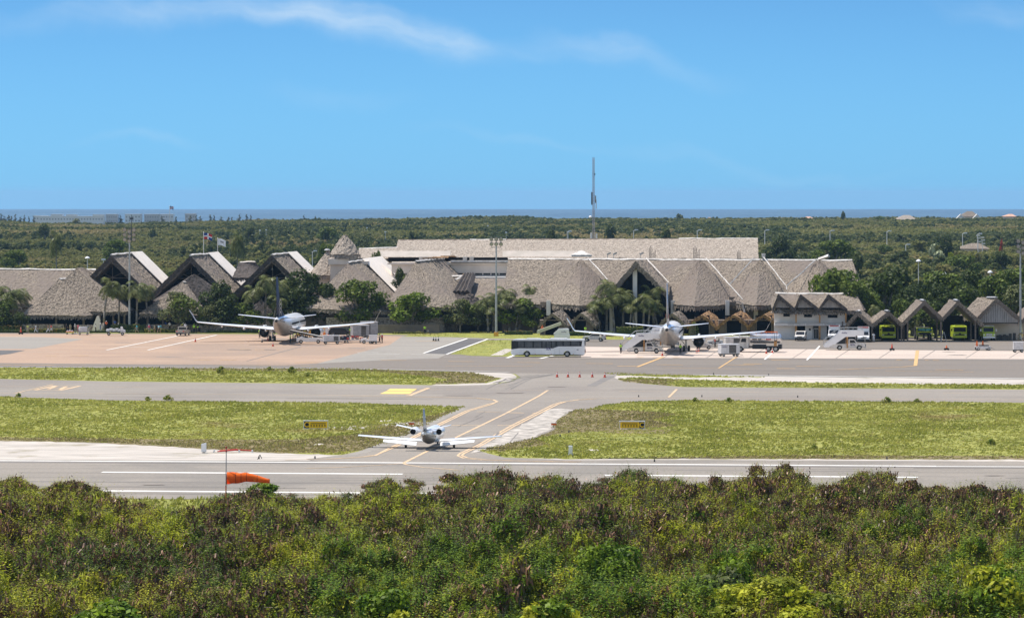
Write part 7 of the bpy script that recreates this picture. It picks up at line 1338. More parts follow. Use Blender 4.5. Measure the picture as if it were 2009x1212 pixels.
# ladder
g = G(1851.5, 671); t = thing('step_ladder', 'grey folding step ladder standing open between two tall bays', 'ladder', (g.x, g.y, .02)); 
for s, nm in ((-1, 'frame'), (1, 'frame')):
    b = MB(); b.tube([(s*.55-.0, -.3, 0), (s*.06, -.1, 1.9)], .045, 5); b.tube([(s*.55, .3, 0), (s*.06, .1, 1.9)], .045, 5)
    for k in range(6): z = .25+k*.28; x = s*(.55-.49*z/1.9); b.cyl((x, -.3+z*.1, z), (x, .3-z*.1, z), .03, .03, 4)
    b.build(nm, 'metal', t)
# cones
def cone_mesh():
    return None
CONES = [(91.5, 0, 0)]
CN = [(383.3, 670.5, 'red cone left of the wing shadow on the pink stand'), (514, 671.5, 'red cone under the left engine of the dark-tailed airliner'), (525.5, 668, 'red cone just behind the left engine'), (535.5, 679.3, 'red cone nearest the camera on the pink stand'),
      (850.5, 668.5, 'leftmost of three dark cones near the round tree'), (855, 668.8, 'middle of three dark cones near the round tree'), (860, 668.6, 'rightmost of three dark cones near the round tree'),
      (1093, 739.5, 'first red cone from the left of the row across the taxiway'), (1114.3, 739.5, 'second red cone from the left of the row across the taxiway'), (1137.3, 739.5, 'middle red cone of the row across the taxiway'), (1162, 739.5, 'fourth red cone from the left of the row across the taxiway'), (1186.5, 740, 'rightmost red cone of the row across the taxiway'),
      (1299.5, 698, 'red cone at the front wheel of the stairs truck'), (1367, 692, 'left red cone under the right engine of the pale-tailed airliner'), (1371, 691, 'right red cone under the right engine of the pale-tailed airliner'), (1503.5, 693.5, 'left red cone behind the fuel tanker'), (1515.5, 692.5, 'right red cone behind the fuel tanker'), (1453.5, 690, 'red cone beside the front wheel of the tanker')]
ct = None
for i, (px, py, lab) in enumerate(CN):
    g = G(px, py, .06); s = .95
    if ct is None:
        t = thing('traffic_cone', lab, 'cone', (g.x, g.y, .06), 0, 'traffic cones', s); b = MB(); b.loft([[(math.cos(a)*r_, math.sin(a)*r_, z) for a in [k*math.pi/6 for k in range(12)]] for z, r_ in ((.04, .19), (.45, .12), (.8, .045))]); b.build('cone', 'coneRed', t); b = MB(); b.b2((-.24, -.24, 0), (.24, .24, .05)); b.build('base', 'coneRed', t); b = MB(); b.cyl((0, 0, .48), (0, 0, .64), .125, .092, 12); b.build('band', 'white', t); ct = tree_of(t)
    else: dup(ct, (g.x, g.y, .06), 0, lab, scale=s)
    if 'dark' in lab:
        for o in kids([o for o in bpy.data.objects if o.get('label') == lab][0]):
            if o.name.startswith(('cone', 'base')): o.data = o.data.copy(); o.data.materials[0] = M['dark_metal']
# chocks / tow bars and hoses on the ground near the right airliner
g = G(1345, 693); t = thing('tow_bar', 'pale tow bar lying on the concrete under the right engine', 'tow bar', (g.x, g.y, .08)); b = MB(); b.tube([(0, 0, .15), (4.2, .4, .15), (8.2, .9, .15)], .07, 5); b.build('bar', 'offwhite', t); b = MB(); b.box((8.3, .9, .2), (.5, .4, .3)); b.build('hitch', 'dark_metal', t)
# ------------------------------------------------------------ masts, tower, flags, lamps
def mast(px, top, d, rows, cols, label, basecol=None, cage=False, r=.17):
    x = PX(px, d); t = thing('floodlight_mast', label, 'floodlight mast', (x, d, 0), 0, 'floodlight masts along the apron'); zt = PZ(top, d)
    b = MB(); b.cyl((0, 0, 0), (0, 0, zt-1.2), r*1.5, r*.75, 12); b.build('pole', 'metal', t); b = MB(); b.cyl((0, 0, zt-2.6), (0, 0, zt), .06, .06, 6)
    for k in range(rows): b.cyl((-1.05, 0, zt-.35-k*.95), (1.05, 0, zt-.35-k*.95), .05, .05, 6)
    if cage:
        for s in (-1, 1): b.cyl((s*.85, 0, zt-2.1), (s*.85, 0, zt-.9), .035, .035, 4)
        b.cyl((-1.0, 0, zt-2.1), (1.0, 0, zt-2.1), .05, .05, 5); b.cyl((-.85, .5, zt-2.1), (.85, .5, zt-2.1), .04, .04, 5)
    b.build('crossarm', 'dark_metal', t)
    for k in range(rows):
        for c in range(cols):
            cx = (c-(cols-1)/2)*.92; z = zt-.2-k*.95-(.3 if c == 1 and rows > 2 else 0); b = MB(); b.cyl((cx, -.05, z-.1), (cx, -.55, z-.35), .22, .4, 12); h = b.build('lamp_head', 'dark_metal', t); b = MB(); b.cyl((cx, -.54, z-.345), (cx, -.58, z-.365), .35, .35, 12); b.build('lens', 'metal', h)
    if basecol: b = MB(); b.b2((-.45, -.45, 0), (.45, .45, .85)); b.build('plinth', basecol, t, bevel=.05)
    return t
mast(254, 446, 849, 3, 3, 'tall left floodlight mast with nine lamps between the palms'); mast(973.5, 464, 823, 2, 3, 'middle floodlight mast with six lamps and a square cage, yellow plinth', 'yellow', True); mast(2002, 468, 800, 3, 2, 'right floodlight mast at the edge of the picture with six lamps')
t = thing_at('radio_mast', 'thin far radio mast rising just above the left floodlight mast', 258, 2000, cat='mast'); b = MB(); b.cyl((0, 0, 0), (0, 0, PZ(421, 2000)), .3, .12, 6); b.build('pole', 'dark_metal', t); b = MB(); b.b2((-.9, -.2, PZ(431, 2000)), (.9, .2, PZ(427, 2000))); b.build('antenna', 'dark_metal', t)
t = thing_at('lamp_mast', 'cluster of stacked white lamps over the thatched house in the right woods', 1924, 1480, cat='lamp mast')
b = MB(); [b.cyl((x, 0, 0), (x, 0, z), .12, .1, 6) for x, z in ((-.9, PZ(467, 1480)), (.6, PZ(470, 1480)))]; b.build('pole', 'white_wall', t)
for k, (x, y) in enumerate(((-.9, 462), (-.6, 467), (.5, 466), (.8, 471), (-.4, 474), (.9, 478))): b = MB(); b.box((x, -.2, PZ(y, 1480)), (1.3, .5, .4)); b.build('lamp_head', 'white_wall', t)
# lattice tower
d = 985; x = PX(1164.5, d); t = thing('lattice_tower', 'tall slender lattice communications tower behind the long back hall', 'tower', (x, d, 0)); zt = PZ(309, d); b = MB()
cr = [(math.cos(a), math.sin(a)) for a in (R(90), R(210), R(330))]; rad = lambda z: .26 if z > 22 else .26+.45*(22-z)/22
for c in cr:
    b.cyl((c[0]*rad(22), c[1]*rad(22), 22), (c[0]*.24, c[1]*.24, zt), .05, .05, 5); b.cyl((c[0]*rad(0), c[1]*rad(0), 0), (c[0]*rad(22), c[1]*rad(22), 22), .06, .05, 5)
b.build('leg', 'tower', t); b = MB(); z = 6.0; k = 0
while z < zt-.6:
    z2 = z+.62
    for i in range(3): p, q = cr[i], cr[(i+1) % 3]; b.cyl((p[0]*rad(z), p[1]*rad(z), z), (q[0]*rad(z2), q[1]*rad(z2), z2), .025, .025, 3)
    z = z2
b.build('lattice', 'tower', t)
for (px, y0, y1, w_), m_ in (((1161, 377, 402, .28), 'dark_metal'), ((1168.3, 384, 398, .3), 'grey'), ((1169.5, 392, 410, .2), 'lavender'), ((1167, 340, 344, .2), 'black')):
    b = MB(); xx = PX(px, d)-x; b.b2((xx-w_/2, -.5, PZ(y1, d)), (xx+w_/2, -.25, PZ(y0, d))); b.build('antenna_panel', m_, t)
b = MB(); b.cyl((-.75, -.3, PZ(426, d)), (-.75, -.75, PZ(426, d)), .35, .12, 14); b.build('dish', 'white', t)
for px, y0 in ((1159, 456), (1169.5, 458)): b = MB(); b.cyl((PX(px, d)-x, -6, 0), (PX(px, d)-x, -6, PZ(y0, d)), .22, .2, 8); b.build('support_post', 'white_wall', t)
# flags
def flagpole(px, top, bot, d, fw, fh, kind, label, rp=.07):
    x = PX(px, d); t = thing('flagpole', label, 'flagpole', (x, d, 0)); zt = PZ(top, d); b = MB(); b.cyl((0, 0, 0), (0, 0, zt), rp*1.3, rp, 8); b.cyl((0, 0, zt), (0, 0, zt+.15), rp*1.6, rp*.4, 8); b.build('pole', 'white_wall', t)
    def cell(name, m, u0, u1, v0, v1, off=0, par=t):
        b = MB(); n = 8; V = []
        for i in range(n+1):
            u = u0+(u1-u0)*i/n; y = math.sin(u*6.5)*fw*.10-off; dz = -fh*.22*u*u+math.sin(u*5)*fh*.05
            for v in (v0, v1): V.append((rp+u*fw, y, zt-.15-v*fh+dz))
        for i in range(n+1):
            u = u0+(u1-u0)*i/n; y = math.sin(u*6.5)*fw*.10+.02+off; dz = -fh*.22*u*u+math.sin(u*5)*fh*.05
            for v in (v0, v1): V.append((rp+u*fw, y, zt-.15-v*fh+dz))
        m2 = 2*(n+1); b.add(V, [(2*i, 2*i+1, 2*i+3, 2*i+2) for i in range(n)]+[(m2+2*i, m2+2*i+2, m2+2*i+3, m2+2*i+1) for i in range(n)]); return b.build(name, m, par, fix=False)
    if kind == 'cross':
        f = cell('flag', 'white', 0, 1, 0, 1); bl = mat('flag_blue', (.02, .06, .25), (.02, .05, .2), 3, .7); rd = mat('flag_red', (.55, .03, .03), (.45, .03, .03), 3, .7)
        for m_, u0, u1, v0, v1 in ((bl, 0, .42, 0, .4), (rd, .58, 1, 0, .4), (rd, 0, .42, .6, 1), (bl, .58, 1, .6, 1)): cell('quarter', m_, u0, u1, v0, v1, .03, f)
        cell('crest', 'leaf_mid', .46, .54, .42, .58, .03, f)
    else: f = cell('flag', 'white', 0, 1, 0, 1); cell('emblem', 'grey', .3, .75, .3, .62, .03, f)
    return t
flagpole(399.5, 456, 500, 905, 1.75, 1.3, 'cross', 'flagpole with a blue, red and white quartered flag above the middle gabled hall'); flagpole(427, 467, 500, 903, 1.65, 1.4, 'white', 'flagpole with a white flag with a grey emblem right of the quartered flag'); flagpole(333, 404, 430, 3300, 2.8, 2.4, 'cross', 'far flagpole with a large quartered flag standing against the sea', .2)
# street lamps in the woods
LM = [(171.5, 506, 1150, 'mush', 'mushroom lamp in the woods left of the leftmost gable'), (203, 510, 1130, 'box', 'pale lamp box left of the leftmost gable'), (613, 493, 1100, 'arm', 'pale street lamp left of the thatched cone'), (1500.5, 452, 1900, 'arm', 'street lamp above the very dark tree'), (1628.5, 453, 1800, 'arm', 'street lamp standing over the broad olive tree'), (1740, 454, 1900, 'arm', 'street lamp in the middle of the right woods'), (1888.5, 458, 1700, 'arm', 'street lamp left of the stacked lamps'), (1777, 480, 1500, 'arm', 'short street lamp over the woods behind the bays'),
      (1802, 512, 1010, 'mush', 'tall mushroom lamp above the tall open bay'), (1852.5, 537, 940, 'mush', 'short mushroom lamp in the trees behind the dark bay'), (1942.5, 534, 950, 'mush', 'mushroom lamp left of the right mast'), (1643, 482, 1500, 'box', 'pale lamp head in the woods right of the terminal end'), (1368, 452, 1700, 'arm', 'street lamp behind the long back hall ridge'), (1243, 452, 1800, 'arm', 'lamp behind the ridge right of the lattice tower'), (1113, 454, 1800, 'arm', 'lamp left of the lattice tower'), (1918, 459, 1500, 'arm', 'street lamp touching the stacked lamps')]
for px, py, d, k, lab in LM:
    x = PX(px, d); t = thing('street_lamp', lab, 'street lamp', (x, d, 0), 0, 'street lamps in the woods'); zt = PZ(py, d); s = d/1500; b = MB(); b.cyl((0, 0, 0), (0, 0, zt), .17*s, .13*s, 8); b.build('pole', 'white_wall', t)
    b = MB()
    if k == 'mush': b.cyl((0, 0, zt-.1), (0, 0, zt+.15), .95*s, .75*s, 14); b.cyl((0, 0, zt+.15), (0, 0, zt+.4), .75*s, .2*s, 14)
    elif k == 'arm': b.cyl((0, 0, zt-.1), (1.0*s, 0, zt+.1), .1*s, .08*s, 6); b.b2((.4*s, -.3*s, zt-.05), (1.6*s, .3*s, zt+.35*s))
    else: b.b2((-.7*s, -.4, zt-.1), (.7*s, .4, zt+.5*s))
    b.build('lamp_head', 'white', t)
# pale specks: distant white roofs and lamps in the woods
for px, py, d in ((522, 451, 2100), (510, 452, 2100), (628, 449, 2300), (647, 454, 2100), (676, 449, 2300), (720, 447, 2300), (730, 448, 2400), (756, 455, 2000), (775, 446, 2400), (825, 446, 2400), (957, 443, 2400), (993, 456, 1900), (1003, 443, 2500), (1115, 455, 1900)):
    b = MB(); b.box((0, 0, 0), (.9, .9, .6)); b.cyl((0, 0, -.3), (0, 0, -PZ(py, d)), .1, .12, 5); tag(b.build('lamp_globe', 'white', loc=(PX(px, d), d, PZ(py, d)), bevel=.2), 'tiny white lamp head showing over the woods behind the terminal', 'lamp', 'tiny white lamps in the woods')
# flowering pale bush and red flowering tree in the right woods
for px, py, hw, d, m_, lab in ((1833, 478, 26, 1440, 'pod', 'pale grey-white flowering bush in the right woods'), (1865, 494, 10, 1380, 'leaf_y', 'bright yellow-green bush in the right woods'), (1965, 470, 6, 1500, 'red', 'red flowering tree in the far right woods')):
    if m_ == 'pod': m_ = 'leaf_pale'; M[m_] = leafm('pale_flowering_leaf', (.34, .36, .22), (.22, .25, .13), .4, .4, .2)
    pr = tree_parts(px, 2, 3.4, 700, .5, m_, .1, .6, 7, mix=('leaf_forest', .35)); w_ = hw*d/F; tree('flowering_bush', lab, 'bush', (PX(px, d), d, 0), pr, 0, (w_/2, w_/2, PZ(py, d)/3.4))
# ------------------------------------------------------------ airfield furniture
def taxi_sign(px0, px1, py0, py1, left_c, label):
    base = G((px0+px1)/2, py1+1.2); d = base.y; W_ = (px1-px0)*d/F; Hh = (py1-py0)*d/F; t = thing('taxiway_sign', label, 'sign', (base.x, d, .02)); z0 = .12
    b = MB(); b.b2((-W_/2, -.12, z0), (W_/2, .12, z0+Hh)); b.build('cabinet', 'white', t, bevel=.02); b = MB(); b.b2((-W_/2-.05, -.2, z0+Hh-.002), (W_/2+.05, .2, z0+Hh+.07)); b.build('cap', 'white', t)
    for x in (-W_*.4, -W_*.15, W_*.15, W_*.4): b = MB(); b.b2((x-.05, -.06, 0), (x+.05, .06, z0)); b.build('foot', 'grey', t)
    b = MB(); b.b2((-W_/2-.15, -.35, -.03), (W_/2+.15, .35, .03)); b.build('slab', 'kerb', t); cb = W_*.22; s = -1 if left_c else 1
    xb0, xb1 = (-W_/2+.07, -W_/2+cb) if left_c else (W_/2-cb, W_/2-.07); xy0, xy1 = (-W_/2+cb, W_/2-.07) if left_c else (-W_/2+.07, W_/2-cb)
    b = MB(); b.b2((xb0, -.135, z0+.06), (xb1, -.118, z0+Hh-.06)); bk = b.build('black_panel', 'signblk', t); b = MB(); b.b2((xy0+.003, -.135, z0+.06), (xy1, -.118, z0+Hh-.06)); yl = b.build('yellow_panel', 'signyel', t)
    text('C', Hh*.95, 'signyel', t, ((xb0+xb1)/2, -.145, z0+Hh*.5), (R(90), 0, 0), ext=.003, bold=.015)
    w_ = xy1-xy0; b = MB()
    for z, h_ in ((.72, .05), (.60, .05)): b.b2((xy0+w_*.09, -.15, z0+Hh*z), (xy1-w_*.09, -.136, z0+Hh*(z+h_)))
    for z in (.42, .25):
        for i in range(6): xx = xy0+w_*.09+(w_*.82-w_*.085)*i/5; b.b2((xx, -.15, z0+Hh*z), (xx+w_*.085, -.136, z0+Hh*(z+.09)))
    b.build('runway_exit_marking', 'signblk', t); return t
taxi_sign(595.5, 643.5, 826.5, 841.5, True, 'black and yellow taxiway sign with letter C at its left, in the left field'); taxi_sign(1215.5, 1265, 827.5, 841.5, False, 'black and yellow taxiway sign with letter C at its right, in the right field')
g = G(400, 888.5); t = thing('marker_cabinet', 'white upright marker cabinet with slanted top on the sand beside the runway', 'marker', g); b = MB(); b.prism([(-.27, .12), (.27, .12), (.27, 1.05), (.2, 1.1), (-.25, 1.0), (-.27, .95)], -.2, .2); b.build('body', 'white', t, bevel=.03); b = MB(); b.b2((-.15, -.1, 0), (.15, .1, .12)); b.b2((-.4, -.2, -.02), (.4, .2, .03)); b.build('foot', 'kerb', t)
g = G(1119.5, 892.5); t = thing('marker_cabinet', 'white edge marker with yellow face near the runway in the right field', 'marker', g); b = MB(); b.b2((-.22, -.3, .08), (.2, .3, 1.0)); b.build('body', 'white', t, bevel=.03); b = MB(); b.b2((.203, -.26, .2), (.22, .26, .85)); b.build('face', 'signyel', t); b = MB(); b.b2((-.35, -.3, 0), (.35, .3, .08)); b.build('foot', 'white', t)
for px, py, lab in ((807.5, 837, 'small orange runway guard light beside the left yellow line'), (1086.5, 838, 'small orange runway guard light beside the gravel strip')):
    g = G(px, py); t = thing('guard_light', lab, 'light', g); b = MB(); b.cyl((0, 0, 0), (0, 0, .28), .04); b.build('stalk', 'dark_metal', t); b = MB(); b.b2((-.32, -.12, .26), (.32, .12, .5)); b.build('housing', 'orange', t, bevel=.03); b = MB(); b.b2((-.36, -.16, .5), (.36, .16, .55)); b.build('hood', 'offwhite', t)
for px, py in ((1099, 857), (1116, 849), (618, 900), (1284, 906), (1740, 901), (1253, 779), (508, 900), (1377, 779), (1565, 780), (313, 722), (90, 722), (1400, 735), (1508, 737)):
    g = G(px, py); b = MB(); b.cyl((0, 0, 0), (0, 0, .22), .09, .07, 8); b.cyl((0, 0, .22), (0, 0, .34), .09, .03, 8); tag(b.build('edge_light', 'dark_metal', loc=g), 'small dark edge light beside the pavement', 'edge light', 'edge lights along the pavements')
g = G(452, 887.5); t = thing('fallen_barrier', 'rusty red bar barrier on white feet lying on the sand near the windsock pole', 'barrier', g); b = MB(); b.tube([(-1.4, 0, .12), (.9, .3, .28), (2.3, .1, .2)], .07, 5); b.tube([(-1.2, .3, .2), (.7, .6, .35)], .05, 5); b.build('bar', 'red', t)
for x in (-1.75, .95, 2.35): b = MB(); b.box((x, 0, .15), (.16, .3, .3), ry=.5 if x < 0 else 0); b.build('foot', 'white', t)
g = G(508, 901); t = thing('kneeling_marker', 'small dark metal frame marker at the runway edge right of the windsock pole', 'marker', g); b = MB(); b.tube([(-.15, 0, 0), (.1, 0, .5), (.3, 0, .1)], .04, 5); b.build('frame', 'dark_metal', t)
# windsock
d = 356; x = PX(444, d); t = thing('windsock', 'orange windsock blown to the right on a thin red and grey pole', 'windsock', (x, d, 0)); zt = PZ(878, d)
b = MB(); b.cyl((-.03, 0, 0), (-.03, 0, PZ(952, d)), .055, .05, 10); b.build('lower_pole', 'red', t); b = MB(); b.cyl((-.03, 0, PZ(952, d)), (0, 0, zt), .045, .035, 10); b.build('pole', 'grey', t); b = MB(); b.cyl((0, 0, zt-.1), (0, 0, zt+.12), .08, .05, 10); b.cyl((0, 0, PZ(883, d)), (0, 0, PZ(886, d)), .075, .075, 10); b.build('obstruction_lamp', 'red', t)
n = 20; rings = []; zc = (PZ(925, d)+PZ(949, d))/2; ze = (PZ(937, d)+PZ(949, d))/2
for i in range(25):
    u = i/24; r_ = .52*(1-u)+.19*u; z = zc+(ze-zc)*u**1.6+.10*math.sin(u*3.14)-.04*math.sin(u*9)
    rings.append([(.06+u*3.6, math.cos(2*math.pi*k/n)*r_*.95, z+math.sin(2*math.pi*k/n)*r_*(1+.06*math.sin(u*20+k))-(.10*u*(1-u))*(1 if math.sin(2*math.pi*k/n) < 0 else 0)) for k in range(n)])
b = MB(); b.loft(rings, cap=False); so_ = b.build('sock', 'sock', t, smooth=True); md = so_.modifiers.new('thickness', 'SOLIDIFY'); md.thickness = .01
for u in (.0, 5/24, 8/24, 11/24, 17/24): i = int(u*24+.5); b = MB(); b.loft([[(p[0]-.02+o, p[1]*1.012, zc+(ze-zc)*(i/24)**1.6+.1*math.sin(i/24*3.14)+(p[2]-(zc+(ze-zc)*(i/24)**1.6+.1*math.sin(i/24*3.14)))*1.012) for p in rings[i]] for o in (0, .04)], cap=False); b.build('seam', mat('sock_seam', (.35, .04, .01), (.3, .04, .01), 2, .7), so_)
b = MB(); b.loft([[(.02+o, math.cos(a)*.5, zc+math.sin(a)*.52) for a in [k*math.pi/8 for k in range(16)]] for o in (0, .05)], cap=False); b.build('hoop', 'metal', t)
# ------------------------------------------------------------ people
def skinmesh(V, E, RR, root=0, name='body', sub=1):
    me = bpy.data.meshes.new(name); me.from_pydata(V, E, []); o = bpy.data.objects.new(name, me); col.objects.link(o); o.modifiers.new('s', 'SKIN'); 
    if not me.skin_vertices: return me
    sk = me.skin_vertices[0].data
    for i, r_ in enumerate(RR): sk[i].radius = (r_, r_) if not isinstance(r_, tuple) else r_; sk[i].use_root = (i == root)
    s = o.modifiers.new('u', 'SUBSURF'); s.levels = s.render_levels = sub; bpy.context.view_layer.update(); m2 = bpy.data.meshes.new_from_object(o.evaluated_get(bpy.context.evaluated_depsgraph_get())); bpy.data.objects.remove(o); m2.name = name; m2.shade_smooth(); return m2
def pose(kind):
    hp = {'stand': 0, 'walk': .30, 'sit': 0, 'bend': 0, 'arms': .06, 'talk': .05}[kind]; P = {}
    P['pel'] = (0, 0, .94); P['waist'] = (0, .0, 1.08); P['chest'] = (0, .01, 1.32); P['neck'] = (0, .01, 1.49); P['hb'] = (0, .03, 1.56); P['hm'] = (0, .03, 1.64); P['ht'] = (0, .015, 1.72); P['nose'] = (0, .13, 1.62)
    for s, c in ((-1, 'l'), (1, 'r')):
        f = hp*s; P['sh'+c] = (s*.18, .0, 1.42)
        if kind == 'arms' or (kind == 'talk' and s > 0): P['el'+c] = (s*.30, .06, 1.24); P['wr'+c] = (s*.16, .26, 1.30)
        elif kind == 'arms2': P['el'+c] = (s*.4, 0, 1.4); P['wr'+c] = (s*.62, 0, 1.42)
        else: P['el'+c] = (s*.24, -f*.5, 1.15); P['wr'+c] = (s*.26, -f*.9+.05, .92)
        w_ = Vector(P['wr'+c]); dr = (w_-Vector(P['el'+c])).normalized(); P['pa'+c] = tuple(w_+dr*.085)
        for k in range(4): sd = Vector((0, 1, 0))*(k-1.5)*.022; P['f%d%s' % (k, c)] = tuple(w_+dr*(.12+.0*k)+sd); P['g%d%s' % (k, c)] = tuple(w_+dr*(.165+.01*(1.5-abs(k-1.4)))+sd*1.1+Vector((-s*.012, 0, 0)))
        P['th'+c] = tuple(w_+dr*.06+Vector((-s*.02, .045, 0))); P['ti'+c] = tuple(w_+dr*.10+Vector((-s*.03, .062, 0)))
        P['hi'+c] = (s*.095, 0, .88)
        if kind == 'sit': P['kn'+c] = (s*.12, .42, .92-.02); P['an'+c] = (s*.12, .45, .50); P['to'+c] = (s*.12, .6, .46)
        else: P['kn'+c] = (s*.1, f*.55+.03, .50+abs(f)*.05); P['an'+c] = (s*.1, f-.02*(f > 0)-(.12 if f < 0 else 0), .09+(.07 if f < 0 else 0)); P['to'+c] = (s*.105, f+.13-(.12 if f < 0 else 0), .035+(.03 if f < 0 else 0))
    if kind == 'bend':
        for k in list(P):
            x, y, z = P[k]
            if z > 1.0 and k[:2] not in ('pe',): a = R(50); dz = z-.98; P[k] = (x, y*math.cos(a)+dz*math.sin(a), .98+dz*math.cos(a)-y*math.sin(a))
    return P
RAD = dict(pel=.125, waist=.115, chest=.15, neck=.055, hb=.075, hm=.098, ht=.075, nose=.014, sh=.06, el=.044, wr=.03, pa=.034, f=.0095, g=.008, th=.012, ti=.010, hi=.088, kn=.06, an=.042, to=.04)
def rad_(k): return RAD.get(k) or RAD.get(k[:2]) or RAD[k[0]]
def chain(P, chains, grow=0, skip=()):
    ks = []; E = []
    for c in chains:
        for k in c:
            if k not in ks: ks.append(k)
        E += [(ks.index(a), ks.index(b)) for a, b in zip(c, c[1:])]
    return [P[k] for k in ks], E, [rad_(k)+grow for k in ks]
PM = {}
def person_meshes(kind):
    if kind in PM: return PM[kind]
    P = pose(kind); ch = [['pel', 'waist', 'chest', 'neck', 'hb', 'hm', 'ht'], ['hm', 'nose']]
    for c in 'lr':
        ch += [['chest', 'sh'+c, 'el'+c, 'wr'+c, 'pa'+c], ['wr'+c, 'th'+c, 'ti'+c], ['pel', 'hi'+c, 'kn'+c, 'an'+c, 'to'+c]]+[['pa'+c, 'f%d%s' % (k, c), 'g%d%s' % (k, c)] for k in range(4)]
    body = skinmesh(*chain(P, ch)); sh = [['pel', 'waist', 'chest', 'neck']]; tr = [['waist', 'pel']]
    P2 = dict(P)
    for c in 'lr':
        P2['em'+c] = tuple(Vector(P['sh'+c]).lerp(Vector(P['el'+c]), .8)); sh.append(['chest', 'sh'+c, 'em'+c]); P2['ak'+c] = tuple(Vector(P['kn'+c]).lerp(Vector(P['an'+c]), .85)); tr.append(['pel', 'hi'+c, 'kn'+c, 'ak'+c])
        P2['kh'+c] = tuple(Vector(P['hi'+c]).lerp(Vector(P['kn'+c]), .9))
    RAD['em'] = .05; RAD['ak'] = .05; RAD['kh'] = .07
    shirt = skinmesh(*chain(P2, sh, .022), name='shirt'); trou = skinmesh(*chain(P2, tr, .02), name='trousers'); shorts = skinmesh(*chain(P2, [['waist', 'pel'], ['pel', 'hil', 'khl'], ['pel', 'hir', 'khr']], .028), name='shorts')
    shoes = MB(); [shoes.cyl(P['an'+c], P['to'+c], .055, .05, 8) for c in 'lr']; shoes = shoes.mesh('shoes', 'black'); hm = Vector(P['hm']); hair = MB(); n = 10
    hair.loft([[tuple(hm+Vector((math.cos(2*math.pi*i/n)*r_, -.02+math.sin(2*math.pi*i/n)*r_, z))) for i in range(n)] for z, r_ in ((-.03, .098), (.03, .112), (.09, .098), (.125, .05))]); hair = hair.mesh('hair', 'hair')
    eyes = MB(); [eyes.box(tuple(hm+Vector((s*.035, .096, .01))), (.022, .012, .012)) for s in (-1, 1)]; eyes = eyes.mesh('eyes', 'black')
    PM[kind] = (body, shirt, trou, shorts, shoes, hair, eyes); return PM[kind]
for nm, c in (('cloth_white', (.72, .72, .74)), ('cloth_grey', (.25, .26, .28)), ('cloth_black', (.02, .02, .025)), ('cloth_red', (.5, .05, .04)), ('cloth_orange', (.85, .15, .05)), ('cloth_blue', (.08, .14, .4)), ('cloth_cyan', (.03, .42, .60)), ('cloth_pink', (.7, .12, .2)), ('cloth_yellow', (.62, .62, .18)), ('cloth_khaki', (.36, .31, .2)), ('vest_green', (.42, .75, .06)), ('cloth_skyblue', (.3, .55, .7)), ('cloth_brown', (.2, .11, .07))):
    M[nm] = mat(nm, c, tuple(x*.8 for x in c), 5, .8)
def person(px, py, kind, face, shirt, legs, label, cap=None, skin='skin', vest=False, short=False, z=.07, group=None, d=None, scale=1.0):
    g = G(px, py, 0) if d is None else Vector((PX(px, d), d, 0)); t = thing('person', label, 'person', (g.x, g.y, z), R(face), group, scale); ms = person_meshes(kind)
    def add(name, me, m):
        o = link(name, me, t); 
        if not me.materials: me.materials.append(M[m])
        o.material_slots[0].link = 'OBJECT'; o.material_slots[0].material = M[m]; return o
    add('body', ms[0], skin); add('shirt', ms[1], shirt); add('shorts' if short else 'trousers', ms[3] if short else ms[2], legs); link('shoes', ms[4], t); add('hair', ms[5], cap or 'hair'); link('eyes', ms[6], t); return t
PL = 843.0
WK = 'people walking along the terminal front'
person(54.5, 0, 'walk', 180, 'cloth_yellow', 'cloth_khaki', 'person in a pale yellow shirt walking at the left end of the low hedge', d=841); person(70, 0, 'walk', 90, 'cloth_white', 'cloth_white', 'person in all white walking in front of the leftmost pavilion', d=841.5); person(74.5, 0, 'stand', 100, 'cloth_black', 'cloth_grey', 'person in dark clothes beside the one in all white', d=842)
person(94.5, 0, 'walk', -60, 'cloth_brown', 'cloth_white', 'person in white trousers striding right before the leftmost pavilion', d=841); person(100.5, 0, 'walk', -60, 'cloth_red', 'cloth_white', 'person in a red shirt and white shorts walking beside the strider', d=841, short=True)
person(130, 0, 'stand', 180, 'cloth_black', 'cloth_black', 'person in black standing in the pavilion gap', d=845); person(138, 0, 'stand', 150, 'cloth_khaki', 'cloth_khaki', 'person in khaki standing in the pavilion gap', d=845); person(147, 0, 'talk', 90, 'cloth_white', 'cloth_grey', 'person in a white top with pale cap right of the pavilion gap', cap='cloth_white', d=843); person(153.5, 0, 'stand', 120, 'cloth_pink', 'cloth_red', 'person in pink behind the covered trolley', d=843, skin='skin2')
person(173, 0, 'talk', 150, 'cloth_grey', 'cloth_khaki', 'person in grey with a dark backpack left of the cut slab', d=843); person(187.5, 0, 'talk', -90, 'cloth_white', 'cloth_black', 'person in a white shirt with black trousers under the cut slab', d=843.5); person(197, 0, 'stand', 100, 'cloth_white', 'cloth_blue', 'person in white on the step right of the cut slab', d=846, z=.5); person(208.5, 0, 'arms', 180, 'cloth_orange', 'cloth_black', 'person in a bright orange shirt with raised arms', cap='cloth_white', d=846, z=.6)
person(225.5, 0, 'stand', 180, 'cloth_blue', 'cloth_khaki', 'person in a blue shirt behind the loaded flatbed truck', d=849, z=.7); person(268.5, 0, 'walk', 90, 'cloth_cyan', 'cloth_grey', 'person in a cyan shirt and grey shorts right of the tall mast', d=841.5, short=True, skin='skin2'); person(292.5, 0, 'walk', 60, 'cloth_pink', 'cloth_grey', 'person with a pale hat and bare legs walking before the yellow hedge', cap='cloth_white', short=True, skin='skin2', d=841)
